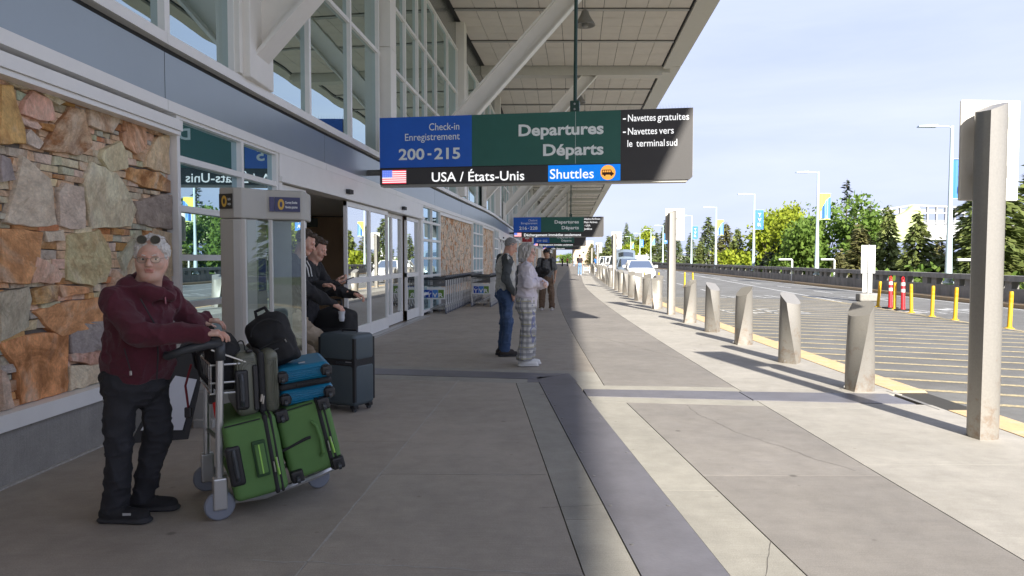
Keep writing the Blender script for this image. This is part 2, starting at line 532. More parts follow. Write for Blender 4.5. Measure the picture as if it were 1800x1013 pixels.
# plate screws
sc = MB()
for i in range(11):
    y = 2.4 + i * .57
    sc.lathe([(.011, .0055), (.011, .008), (.004, .0085)], 8, c=(bL1(y) + .035, y, 0))
    if i % 2: sc.lathe([(.011, .0055), (.011, .008), (.004, .0085)], 8, c=(bL2(y) - .035, y, 0))
sc.build('plate_screws', mat('screw_steel', (.35, .34, .33), .4, .8), sidewalk)['kind'] = 'stuff'
# sealed pale joint and cracks: thin filler strands lying in the surface
def strand(pts, w, m, name, z=.0012):
    b = MB(); l, r = [], []
    for i, (x, y) in enumerate(pts):
        x0, y0 = pts[max(i-1, 0)]; x1, y1 = pts[min(i+1, len(pts)-1)]
        d = math.hypot(x1-x0, y1-y0) or 1; nx, ny = -(y1-y0)/d, (x1-x0)/d
        ww = w * rnd.uniform(.5, 1.2) / 2
        l.append((x+nx*ww, y+ny*ww, z)); r.append((x-nx*ww, y-ny*ww, z))
    n = len(pts)
    b.add(l + r, [(i, n+i, n+i+1, i+1) for i in range(n-1)])
    return b.build(name, m, sidewalk)
strand([(bJ(y) + rnd.uniform(-.003, .003), y) for y in np.arange(-2, 8.5, .12)], .014, M_jointw, 'joint_seal')
def wander(p, q, n, amp):
    out = []
    o = 0
    for i in range(n + 1):
        t = i / n; o = o * .8 + rnd.uniform(-amp, amp)
        k = math.sin(t * math.pi) ** .3 if 0 < t < 1 else 0
        out.append((p[0] + (q[0]-p[0])*t, p[1] + (q[1]-p[1])*t + o * k))
    return out
strand(wander((-1.25, 3.37), (.33, 3.20), 60, .008), .009, M_jointw, 'crack_filler')
strand(wander((-.62, 4.74), (.23, 4.72), 30, .003), .008, M_jointw, 'crack_filler')
M_crack = mat('crack', (.12, .11, .10), .95)
cr_pts = [(1.74, 7.0), (1.73, 6.6), (1.80, 6.3), (1.86, 5.95), (2.0, 5.6), (2.12, 5.35), (2.2, 5.1), (2.38, 4.75)]
cp = []
for a, c in zip(cr_pts[:-1], cr_pts[1:]):
    for k in range(6):
        t = k / 6; cp.append((a[0]+(c[0]-a[0])*t + rnd.uniform(-.012, .012), a[1]+(c[1]-a[1])*t + rnd.uniform(-.012, .012)))
strand(cp, .005, M_crack, 'crack')
strand([(1.5 + t*1.0 + rnd.uniform(-.01, .01), 13.5 - t*3.4 + rnd.uniform(-.04, .04)) for t in np.linspace(0, 1, 30)], .007, M_crack, 'crack')
strand(wander((.16, 4.08), (.55, 4.14), 24, .004), .004, M_crack, 'crack')
strand(wander((1.1, 3.05), (1.33, 3.6), 20, .006), .004, M_crack, 'crack')

# --- kerb stones with faded yellow paint
kerb = MB().loft([[(K(y)+KERB_U1-.02, y, -.5), (K(y)+KERB_U1-.015, y, -.5), (K(y)+KERB_U1-.015, y, -.16), (K(y)+KERB_U1-.02, y, -.16)] for y in ys]).build('kerb', M_joint)
tag(kerb, kind='structure')
kc = [-30, -20, -12, -8, -5, -2, 1.0, 4.0, 6.75]
kc2 = [7.75, 10.6, 13.6, 16.6, 19.6, 23, 27, 32, 38, 46, 56, 70, 90, 120, 180, 260]
for cuts in (kc, kc2):
    for a, c in zip(cuts[:-1], cuts[1:]):
        yy = ysamp(a + .004, c - .004, 3)
        kb = MB(); kb.loft([[(K(y)+KERB_U0+.004, y, -.3), (K(y)+KERB_U1, y, -.3), (K(y)+KERB_U1, y, -.02), (K(y)+KERB_U1-.03, y, .004), (K(y)+KERB_U0+.004, y, .004)] for y in yy])
        kb.build('kerb_stone', M_ykerb, kerb)
rp = MB(); rp.hexa([(4.10, 6.77, -.13), (4.62, 6.60, -.15), (4.62, 7.62, -.15), (4.10, 7.74, -.13), (4.10, 6.77, .003), (4.72, 6.58, -.125), (4.72, 7.60, -.125), (4.10, 7.74, .003)])
rp.build('ramp_plate', mat('ramp_concrete', (.2, .195, .19), .8, var=.15), kerb)

# --- road
RZ = -.15
road = MB(); ryy = ysamp(-60, 400, 5)
road.loft([[(K(y)+KERB_U1-.03, y, RZ), (PAR(y)+.6, y, RZ)] for y in ryy], cap=False, closed=False)
road_o = road.build('road', M_asph); tag(road_o, kind='structure')
deck = MB().loft([[(F(y)-4, y, -7), (PAR(y)+.55, y, -7), (PAR(y)+.55, y, RZ-.01), (F(y)-4, y, -.45)] for y in ryy])
dk = deck.build('viaduct', mat('viaduct_concrete', (.3, .29, .27), .9, var=.2)); tag(dk, kind='structure')

def mark(poly, m, name='road_line', z=RZ+.004, parent=None):
    return MB().add([(x, y, z) for x, y in poly], [tuple(range(len(poly)))]).build(name, m, parent or road_o)
def rline(p, q, w, m, name='road_line', z=RZ+.004):
    d = Vector((q[0]-p[0], q[1]-p[1])).normalized(); nn = Vector((-d.y, d.x)) * w / 2
    return mark([(p[0]+nn.x, p[1]+nn.y), (q[0]+nn.x, q[1]+nn.y), (q[0]-nn.x, q[1]-nn.y), (p[0]-nn.x, p[1]-nn.y)][::-1], m, name, z)
XO = lambda y: 11.45 - .0 + .085 * (y - 17)       # outer edge of the hatched area
for i in range(27):
    yl = 7.9 + i * .84                             # at the kerb
    x0 = K(yl) + KERB_U1 + .12
    if i == 0: x0 = 4.85
    k = .42
    x1 = (XO(yl) - .085*k*0 ) - .15
    y1 = yl - k * (x1 - x0)
    if y1 < 6.2:                                   # cut where the area starts
        x1 = x0 + (yl - 6.2) / k + (1.2 if i > 0 else .5); y1 = yl - k * (x1 - x0)
    rline((x0, yl), (x1, y1), .13, M_yline, 'hatch_line')
rline((XO(9.5), 9.5), (XO(30)-.3, 30), .13, M_yline, 'hatch_edge_line', RZ+.008)
def dashes(xf, y0, y1, ln, gp, w=.12):
    y = y0
    while y < y1:
        e = min(y + ln, y1)
        rline((xf(y), y), (xf(e), e), w, M_wline, 'lane_line')
        y = e + gp
dashes(lambda y: 12.2 + .128 * (y - 26.3), 26.3, 110, 90, 1)
dashes(lambda y: 13.6 + .082 * (y - 18), 8, 120, 2.6, 3.6)
dashes(lambda y: 9.4 + .09 * (y - 32), 34, 120, 3, 6)
dashes(lambda y: 15.9 + .078 * (y - 22), 5, 160, 150, 1)
# worn lettering and arrows on the road, too scuffed to read
def scuff(cx, cy, n, w, h, seed):
    rr = random.Random(seed)
    for i in range(n):
        x = cx + (i - (n-1)/2) * w * 1.25
        for j in range(3):
            a, c = rr.uniform(-.4, .4)*w, rr.uniform(-.5, .5)*h
            if j == 0: mark([(x-w*.4, cy-h/2), (x-w*.25, cy-h/2), (x-w*.25, cy+h/2), (x-w*.4, cy+h/2)], M_wline, 'worn_marking')
            else: mark([(x-w*.4, cy+c), (x+w*.4, cy+c+a*.2), (x+w*.4, cy+c+.22), (x-w*.4, cy+c+.2)], M_wline, 'worn_marking', RZ+.008)
scuff(11.3, 19.0, 5, .55, 2.0, 1) if False else None
scuff(7.6, 21.5, 4, .5, 1.7, 2); scuff(9.9, 30, 5, .5, 2.0, 3); scuff(13.2, 21.5, 4, .6, 1.8, 4); scuff(14.5, 29, 4, .6, 2.2, 5)
# drain grating by the kerb
g = MB()
for k in range(7): g.box(6.05+k*.09, 6.09+k*.09, 5.62, 6.3, RZ, RZ+.012)
g.box(6.0, 6.72, 5.58, 5.64, RZ, RZ+.014); g.box(6.0, 6.72, 6.28, 6.34, RZ, RZ+.014)
g.build('drain_grate', mat('cast_iron', (.09, .085, .08), .7, .6), road_o)
mark([(5.6, 5.3), (7.4, 5.2), (7.4, 6.75), (5.6, 6.75)], mat('asphalt_patch', (.075, .075, .075), .9, var=.3, bump=.5, bscale=150), 'asphalt_patch', RZ+.002)

# --- parapet on the far side: kerb, wall, openings with posts, rail
M_par = mat('parapet_concrete', (.27, .26, .245), .9, var=.25, vscale=1.5, bump=.3, bscale=25, col2=(.18, .175, .165), c2scale=2, stretch=(1, 1, .35))
M_park = worn_paint('faded_yellow_footing', (.42, .30, .17), .48, .75, 4, (.33, .29, .23))
par = thing('parapet', 'long grey concrete parapet with slotted rail along the far side of the road', 'parapet', (PAR(22), 22, RZ))
def pw(name, x0, x1, z0, z1, m, y0=-20, y1=330):
    MB().loft([[(PAR(y)+x0-PAR(22), y-22, z0), (PAR(y)+x1-PAR(22), y-22, z0), (PAR(y)+x1-PAR(22), y-22, z1), (PAR(y)+x0-PAR(22), y-22, z1)] for y in (y0, y1)]).build(name, m, par)
pw('footing', -.55, -.002, .0, .13, M_park)
pw('wall', 0, .28, 0, .57, M_par)
pw('rail', -.05, .33, .83, 1.02, M_par)
y = 12.0
pm = MB().box(0, .26, -.17, .17, .57, .83).build('post', M_par, par)
first = True
while y < 150:
    for dy in ((0, .75) if int(y) % 2 else (0, .75)):
        o = pm if first else pm.copy()
        if not first: COL.objects.link(o)
        first = False
        o.location = (PAR(y+dy)-PAR(22)+.01, y+dy-22, 0)
    y += 2.45
# ================================================================= terminal building
M_alu = mat('white_aluminium', (.82, .81, .78), .42, .0, var=.04, vscale=4)
M_aluD = mat('grey_aluminium', (.42, .42, .41), .38, .35, var=.05)
M_band = mat('blue_grey_panel', (.31, .355, .375), .32, .35, var=.03, vscale=2)
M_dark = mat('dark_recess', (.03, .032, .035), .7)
M_steel = mat('painted_steel', (.80, .775, .72), .45, .0, var=.04, vscale=3)
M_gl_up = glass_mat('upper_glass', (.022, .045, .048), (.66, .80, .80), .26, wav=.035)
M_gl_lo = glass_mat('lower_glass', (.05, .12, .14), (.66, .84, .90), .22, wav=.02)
M_gl_dr = glass_mat('door_glass', (.03, .035, .035), (.93, .96, .95), .36, clear=.8, wav=.006)
M_gl_cl = glass_mat('clear_glass', (.06, .07, .07), (.9, .95, .95), .05, clear=.95, edge=.45)

bld = thing('terminal_building', 'long airport terminal front with stone panels, sliding doors and tall mirrored windows', 'building', (0, 0, 0))
def bx(b, s0, s1, n0, n1, h0, h1, m=0, step=2.5):
    b.loft([[(F(s)+n0, s, h0), (F(s)+n1, s, h0), (F(s)+n1, s, h1), (F(s)+n0, s, h1)] for s in ysamp(s0, s1, step)], m)
    return b
def part(name, m, *boxes, parent=None, bev=0):
    b = MB()
    for q in boxes: bx(b, *q)
    o = b.build(name, m, parent or bld, fixn=True)
    if bev: bevel(o, bev)
    return o
def pane(s0, s1, n, h0, h1, m, parent, name='pane'):
    return part(name, m, (s0, s1, n-.012, n, h0, h1, 0, 30), parent=parent)

# --- stone wall beside the camera: traced slabs of rock, small flat stones packed between
PL_S0, PL_S1 = -9.0, 6.72
part('plinth', concrete('plinth_concrete', (.33, .315, .29), (.25, .24, .22), 4.4), (PL_S0, PL_S1, -.30, .06, -.02, .36))
part('plinth_cap', M_alu, *[(a, min(a+2.12, PL_S1), -.28, .10, .362, .47) for a in np.arange(PL_S0, PL_S1-.3, 2.13)])
part('ground_seal', M_jointw, (PL_S0, PL_S1, .058, .09, -.01, .012))
part('wall_flange', M_alu, (PL_S0, 6.70, -.05, .13, 2.64, 2.735))
part('wall_flange_lip', M_alu, (PL_S0, 6.70, .0, .11, 2.60, 2.637))
stone_wall = part('stone_wall', mat('mortar', (.16, .145, .125), .95, var=.3, vscale=20), (PL_S0, PL_S1, -.32, -.045, .36, 2.64))

def stone_material():
    m, nt, b = _nodes('quarry_stone'); L = nt.links.new
    t = nt.nodes.new('ShaderNodeTexCoord'); oi = nt.nodes.new('ShaderNodeObjectInfo')
    ad = nt.nodes.new('ShaderNodeVectorMath'); ad.operation = 'ADD'
    ml = nt.nodes.new('ShaderNodeVectorMath'); ml.operation = 'SCALE'; ml.inputs['Scale'].default_value = 37.0
    cb = nt.nodes.new('ShaderNodeCombineXYZ'); L(oi.outputs['Random'], cb.inputs[0]); L(oi.outputs['Random'], cb.inputs[1]); L(oi.outputs['Random'], cb.inputs[2])
    L(cb.outputs[0], ml.inputs[0]); L(t.outputs['Object'], ad.inputs[0]); L(ml.outputs[0], ad.inputs[1])
    # every stone has its own bedding direction
    mp_ = nt.nodes.new('ShaderNodeMapping'); mp_.vector_type = 'POINT'
    L(ad.outputs[0], mp_.inputs['Vector'])
    rm = nt.nodes.new('ShaderNodeMath'); rm.operation = 'MULTIPLY'; rm.inputs[1].default_value = 2.6; L(oi.outputs['Random'], rm.inputs[0])
    rc = nt.nodes.new('ShaderNodeCombineXYZ'); L(rm.outputs[0], rc.inputs[0]); L(rc.outputs[0], mp_.inputs['Rotation'])
    mp2 = nt.nodes.new('ShaderNodeMapping'); mp2.inputs['Scale'].default_value = (1, .85, 1.4); L(mp_.outputs['Vector'], mp2.inputs['Vector'])
    v = mp2.outputs['Vector']
    def noise(sc, det=7, ro=.65, di=0.0, vec=None):
        n = nt.nodes.new('ShaderNodeTexNoise'); n.inputs['Scale'].default_value = sc; n.inputs['Detail'].default_value = det
        n.inputs['Roughness'].default_value = ro; n.inputs['Distortion'].default_value = di; L(vec or v, n.inputs['Vector']); return n.outputs['Fac']
    def mr(s, a, c, lo=0., hi=1.):
        r = nt.nodes.new('ShaderNodeMapRange'); r.inputs[1].default_value = a; r.inputs[2].default_value = c; r.inputs[3].default_value = lo; r.inputs[4].default_value = hi
        L(s, r.inputs[0]); return r.outputs[0]
    def mix(fac, a, c, mode='MIX'):
        x = nt.nodes.new('ShaderNodeMix'); x.data_type = 'RGBA'; x.blend_type = mode
        for i, q in ((0, fac), (6, a), (7, c)):
            if hasattr(q, 'links'): L(q, x.inputs[i])
            elif i == 0: x.inputs[0].default_value = q
            else: x.inputs[i].default_value = (*q, 1)
        return x.outputs[2]
    al = nt.nodes.new('ShaderNodeMath'); al.operation = 'MULTIPLY'; L(oi.outputs['Alpha'], al.inputs[0]); L(mr(noise(2.6, 8, .66, 1.6), .40, .58), al.inputs[1])
    c = mix(al.outputs[0], oi.outputs['Color'], (.33, .135, .045))                   # rust veining, amount from the alpha of each stone
    al2 = nt.nodes.new('ShaderNodeMath'); al2.operation = 'MULTIPLY'; al2.inputs[1].default_value = .6; L(mr(noise(3.4, 6, .6, .6), .52, .74), al2.inputs[0])
    c = mix(al2.outputs[0], c, (.70, .62, .50))                                      # pale mineral bloom
    c = mix(1.0, c, mr(noise(9, 9, .72, .4), .3, .72, .72, 1.30), 'MULTIPLY')
    c = mix(1.0, c, mr(noise(45, 4, .6), .3, .7, .86, 1.1), 'MULTIPLY')
    L(c, b.inputs['Base Color']); b.inputs['Roughness'].default_value = .85; b.inputs['Specular IOR Level'].default_value = .3
    bp = nt.nodes.new('ShaderNodeBump'); bp.inputs['Strength'].default_value = 1.0; bp.inputs['Distance'].default_value = .035
    L(noise(7, 9, .7, .8), bp.inputs['Height']); L(bp.outputs['Normal'], b.inputs['Normal'])
    return m
M_stone = stone_material()
TAN, ORG, GRY, GRN, BRN, BUF, DGR, PNK = (.80, .57, .37), (.82, .45, .20), (.66, .56, .43), (.56, .53, .42), (.60, .30, .13), (.84, .67, .48), (.40, .36, .30), (.84, .62, .43)
# outlines in photograph-like sketch coordinates of the wall panel (0..853 x 0..1013), colour, rust amount
big = [
 ([(0,128),(60,95),(150,118),(194,200),(110,205),(30,170)], GRY, .15), ([(0,85),(35,95),(0,128)], TAN, .3),
 ([(160,128),(240,158),(228,185),(195,192)], PNK, .3), ([(0,182),(50,186),(95,330),(122,462),(0,462)], ORG, .5),
 ([(150,212),(240,255),(262,350),(180,350),(92,320),(110,260)], TAN, .2), ([(240,175),(302,265),(270,280),(195,225)], GRY, .1),
 ([(300,188),(428,222),(434,262),(395,290),(330,270),(290,215)], TAN, .6), ([(95,335),(170,360),(192,385),(175,395),(100,365)], PNK, .2),
 ([(190,362),(256,372),(240,405),(195,390)], BRN, .7), ([(330,285),(395,300),(440,470),(380,515),(185,490),(230,425)], TAN, .9),
 ([(510,252),(556,285),(552,360),(520,410),(415,375),(420,300)], TAN, .6), ([(140,392),(200,455),(180,488),(125,460),(120,415)], GRY, .05),
 ([(585,352),(685,350),(690,480),(640,512),(575,468),(568,410),(590,400)], TAN, .7), ([(705,322),(770,350),(775,410),(730,412),(688,370)], TAN, .4),
 ([(800,390),(815,395),(820,610),(680,570),(690,520),(740,430)], PNK, .35), ([(560,448),(590,510),(596,575),(510,592),(468,530),(480,490)], BUF, .25),
 ([(610,572),(740,592),(820,640),(820,695),(690,668),(600,628)], ORG, .9), ([(105,515),(150,548),(240,625),(275,840),(180,852),(28,830),(75,640)], BUF, .2),
 ([(0,512),(40,530),(60,630),(0,640)], DGR, .0), ([(300,642),(388,662),(402,855),(330,862),(278,845),(270,690)], GRY, .05),
 ([(430,545),(540,595),(590,665),(640,770),(610,850),(430,862),(392,650)], BUF, .3), ([(760,695),(822,705),(825,865),(720,855),(652,838),(632,730)], DGR, .05),
 ([(0,858),(110,862),(196,875),(180,1010),(130,1120),(0,1110)], ORG, .5), ([(322,890),(470,862),(520,960),(525,1030),(500,1110),(440,1130),(320,1100),(315,1000)], TAN, .5),
 ([(200,870),(290,865),(296,915),(220,922)], GRY, .1), ([(165,990),(250,1035),(290,1070),(270,1110),(140,1115)], TAN, .4),
 ([(725,858),(828,880),(828,1080),(690,1130),(600,1100),(620,1000),(700,930)], TAN, .3), ([(560,1000),(640,880),(660,905),(620,985),(585,1060)], GRN, .1),
 ([(200,1130),(270,1120),(262,1195),(160,1215),(150,1150)], ORG, .8), ([(275,1120),(420,1135),(415,1160),(290,1180)], ORG, .3),
 ([(340,1195),(480,1180),(510,1260),(480,1310),(290,1365),(245,1340),(160,1250)], ORG, .45), ([(0,1160),(140,1130),(150,1190),(130,1320),(0,1390)], GRY, .2),
 ([(400,1300),(510,1290),(510,1405),(340,1470),(330,1340)], DGR, .0), ([(0,1400),(110,1360),(330,1330),(325,1430),(320,1640),(150,1705),(100,1690),(85,1520),(30,1450)], ORG, .75),
 ([(320,1450),(470,1430),(500,1480),(420,1500),(330,1480)], TAN, .5), ([(330,1500),(470,1490),(475,1610),(330,1650)], BUF, .2),
 ([(0,1520),(20,1530),(60,1700),(20,1735),(0,1740)], GRY, .15),
 ([(540,1050),(600,1110),(690,1140),(700,1230),(560,1260),(500,1180)], TAN, .5), ([(710,1090),(828,1085),(828,1250),(720,1240)], BUF, .2),
 ([(530,1270),(700,1245),(720,1400),(610,1440),(530,1400)], ORG, .5), ([(735,1255),(828,1260),(828,1440),(740,1430)], GRY, .1),
 ([(490,1430),(600,1450),(590,1580),(490,1600)], TAN, .4), ([(610,1450),(730,1425),(828,1450),(828,1540),(620,1570)], TAN, .6),
]
def wall_pt(px, py):
    """the sketch panel -> place on the wall face (distance along, height)"""
    X, Y = px / 2.666, 80 + py / 2.666
    a = (X - 900) / FOC; bb = (506.5 - Y) / FOC
    dy = math.cos(PITCH) + bb * math.sin(PITCH); dz = -math.sin(PITCH) + bb * math.cos(PITCH)
    k = a / dy; s = 4.0
    for _ in range(8): s = F(s) / k
    return s, CAM_H + dz / dy * s
big_polys = []
sr = random.Random(3)
def stone_obj(poly, th, col, rust, name='stone', rough_edge=True):
    cs = sum(p[0] for p in poly) / len(poly); ch = sum(p[1] for p in poly) / len(poly)
    b = MB(); out, inn = [], []
    pts = []
    n = len(poly)
    for i in range(n):
        p, q = poly[i], poly[(i+1) % n]
        pts.append(p)
        dl = math.hypot(q[0]-p[0], q[1]-p[1])
        if rough_edge:
            k = int(dl / .075)
            for j in range(1, k):
                t = j / k
                pts.append((p[0]+(q[0]-p[0])*t + sr.uniform(-.009, .009), p[1]+(q[1]-p[1])*t + sr.uniform(-.009, .009)))
    def V(p, nn): return (F(p[0]) + nn - F(cs), p[0] - cs, p[1] - ch)
    N = len(pts)
    tilt = sr.uniform(-.02, .02), sr.uniform(-.02, .02)
    def tn(p): return th + (p[0]-cs)*tilt[0] + (p[1]-ch)*tilt[1]
    ring0 = [V(p, -.06) for p in pts]; ring1 = [V(p, tn(p)-.012) for p in pts]
    sh = .982 if rough_edge else .95
    def shr(p, k): return (cs+(p[0]-cs)*k, ch+(p[1]-ch)*k)
    ring2 = [V(shr(p, sh), tn(p) + sr.uniform(-.005, .004)) for p in pts]
    vs = ring0 + ring1 + ring2; fs = []
    if rough_edge:
        ring3 = [V(shr(p, .6), tn(p) + sr.uniform(-.004, .006)) for p in pts]
        vs += ring3 + [V((cs, ch), th + sr.uniform(-.002, .008))]
    rn = 4 if rough_edge else 3
    for r_ in range(rn - 1):
        for i in range(N):
            j = (i+1) % N
            fs.append((r_*N+i, r_*N+j, (r_+1)*N+j, (r_+1)*N+i))
    if rough_edge: fs += [((rn-1)*N+i, (rn-1)*N+(i+1) % N, rn*N) for i in range(N)]
    else: fs.append(tuple((rn-1)*N+i for i in range(N)))
    b.add(vs, fs)
    o = b.build(name, M_stone, stone_wall, loc=(F(cs), cs, ch), fixn=True)
    o.color = (*[max(.02, c_*sr.uniform(.88, 1.12)) for c_ in col], rust)
    return o
for poly, col, rust in big:
    w = [wall_pt(*p) for p in poly]
    w = [(s, min(max(h, .475), 2.61)) for s, h in w]
    w = [(min(s, 6.70), h) for s, h in w]
    big_polys.append(w)
    stone_obj(w, sr.uniform(.0, .018), col, rust)
# unseen stretch behind the frame's left edge
for i in range(9):
    s0 = -2.2 + .66 * i
    if s0 > 3.6: break
    for h0 in (.5, 1.22, 1.95):
        w = [(s0+sr.uniform(0, .08), h0+sr.uniform(0, .08)), (s0+.6, h0+sr.uniform(0, .06)), (s0+.62, h0+.6), (s0+.3, h0+.66), (s0+.02, h0+.58)]
        big_polys.append(w); stone_obj(w, .0, sr.choice([TAN, ORG, GRY, BUF]), sr.uniform(.1, .7))
def inside(p, poly):
    c = False; n = len(poly)
    for i in range(n):
        a, b_ = poly[i], poly[i-1]
        if (a[1] > p[1]) != (b_[1] > p[1]) and p[0] < (b_[0]-a[0])*(p[1]-a[1])/(b_[1]-a[1]) + a[0]: c = not c
    return c
smalls = []
h = .476
while h < 2.60:
    hh = min(sr.uniform(.035, .07), 2.612 - h)
    s = 4.1 + sr.uniform(0, .1)
    while s < 6.66:
        ln = min(sr.uniform(.07, .24), 6.70 - s)
        pts = [(s+ln*.12, h+hh*.5), (s+ln*.5, h+hh*.5), (s+ln*.88, h+hh*.5)]
        nin = sum(any(inside(p, q) for q in big_polys) for p in pts)
        if nin < 3 and ln > .03: smalls.append((s, h, ln, hh, nin))
        s += ln + .006
    h += hh + .006
smalls.sort(key=lambda q: q[4])
for (s, h, ln, hh, nin) in smalls[:255]:
    j = lambda: sr.uniform(-.007, .007)
    col = sr.choice([TAN, ORG, GRY, GRN, BUF, PNK, BRN, GRN, GRY])
    stone_obj([(s+j(), h+j()), (s+ln+j(), h+j()), (s+ln+j(), h+hh+j()), (s+j(), h+hh+j())], sr.uniform(-.035, -.005), col, sr.uniform(0, .6), rough_edge=False)
if len(smalls) > 255:
    rest = MB()
    for (s, h, ln, hh, nin) in smalls[255:]: bx(rest, s, s+ln, -.06, -.02, h, h+hh, 0, 3)
    o = rest.build('small_stones', M_stone, stone_wall); o['kind'] = 'stuff'; o.color = (*TAN, .3)

# --- far stone panels: too fine to pick apart, rubble relief in the material
def far_stone_mat():
    m, nt, b = _nodes('far_rubble'); L = nt.links.new
    t = nt.nodes.new('ShaderNodeTexCoord')
    mp_ = nt.nodes.new('ShaderNodeMapping'); mp_.inputs['Scale'].default_value = (1, 1, 1.25); L(t.outputs['Object'], mp_.inputs['Vector'])
    nn = nt.nodes.new('ShaderNodeTexNoise'); nn.inputs['Scale'].default_value = 2.0; L(mp_.outputs[0], nn.inputs['Vector'])
    vm = nt.nodes.new('ShaderNodeVectorMath'); vm.operation = 'MULTIPLY_ADD'; vm.inputs[1].default_value = (.35, .35, .35)
    L(nn.outputs['Color'], vm.inputs[0]); L(mp_.outputs[0], vm.inputs[2])
    vo = nt.nodes.new('ShaderNodeTexVoronoi'); vo.inputs['Scale'].default_value = 5.2; L(vm.outputs[0], vo.inputs['Vector'])
    ve = nt.nodes.new('ShaderNodeTexVoronoi'); ve.feature = 'DISTANCE_TO_EDGE'; ve.inputs['Scale'].default_value = 5.2; L(vm.outputs[0], ve.inputs['Vector'])
    sp = nt.nodes.new('ShaderNodeSeparateColor'); L(vo.outputs['Color'], sp.inputs[0])
    rp_ = nt.nodes.new('ShaderNodeValToRGB'); cr_ = rp_.color_ramp
    cr_.interpolation = 'CONSTANT'
    cols = [BUF, PNK, TAN, GRY, BUF, PNK, GRY, BRN]
    cr_.elements[0].color = (*cols[0], 1); cr_.elements[1].position = 1/8; cr_.elements[1].color = (*cols[1], 1)
    for i in range(2, 8):
        e = cr_.elements.new(i/8); e.color = (*cols[i], 1)
    L(sp.outputs[0], rp_.inputs[0])
    n2 = nt.nodes.new('ShaderNodeTexNoise'); n2.inputs['Scale'].default_value = 14; n2.inputs['Detail'].default_value = 6; L(t.outputs['Object'], n2.inputs['Vector'])
    mr_ = nt.nodes.new('ShaderNodeMapRange'); mr_.inputs[1].default_value = .3; mr_.inputs[2].default_value = .7; mr_.inputs[3].default_value = .7; mr_.inputs[4].default_value = 1.2; L(n2.outputs['Fac'], mr_.inputs[0])
    mr2 = nt.nodes.new('ShaderNodeMapRange'); mr2.inputs[1].default_value = .0; mr2.inputs[2].default_value = .05; mr2.inputs[3].default_value = .35; mr2.inputs[4].default_value = 1; L(ve.outputs['Distance'], mr2.inputs[0])
    a = nt.nodes.new('ShaderNodeMix'); a.data_type = 'RGBA'; a.blend_type = 'MULTIPLY'; a.inputs[0].default_value = 1; L(rp_.outputs[0], a.inputs[6]); L(mr_.outputs[0], a.inputs[7])
    c = nt.nodes.new('ShaderNodeMix'); c.data_type = 'RGBA'; c.blend_type = 'MULTIPLY'; c.inputs[0].default_value = 1; L(a.outputs[2], c.inputs[6]); L(mr2.outputs[0], c.inputs[7])
    L(c.outputs[2], b.inputs['Base Color']); b.inputs['Roughness'].default_value = .85
    bp = nt.nodes.new('ShaderNodeBump'); bp.inputs['Strength'].default_value = .8; bp.inputs['Distance'].default_value = .03; L(mr2.outputs[0], bp.inputs['Height']); L(bp.outputs['Normal'], b.inputs['Normal'])
    return m
M_rub = far_stone_mat()

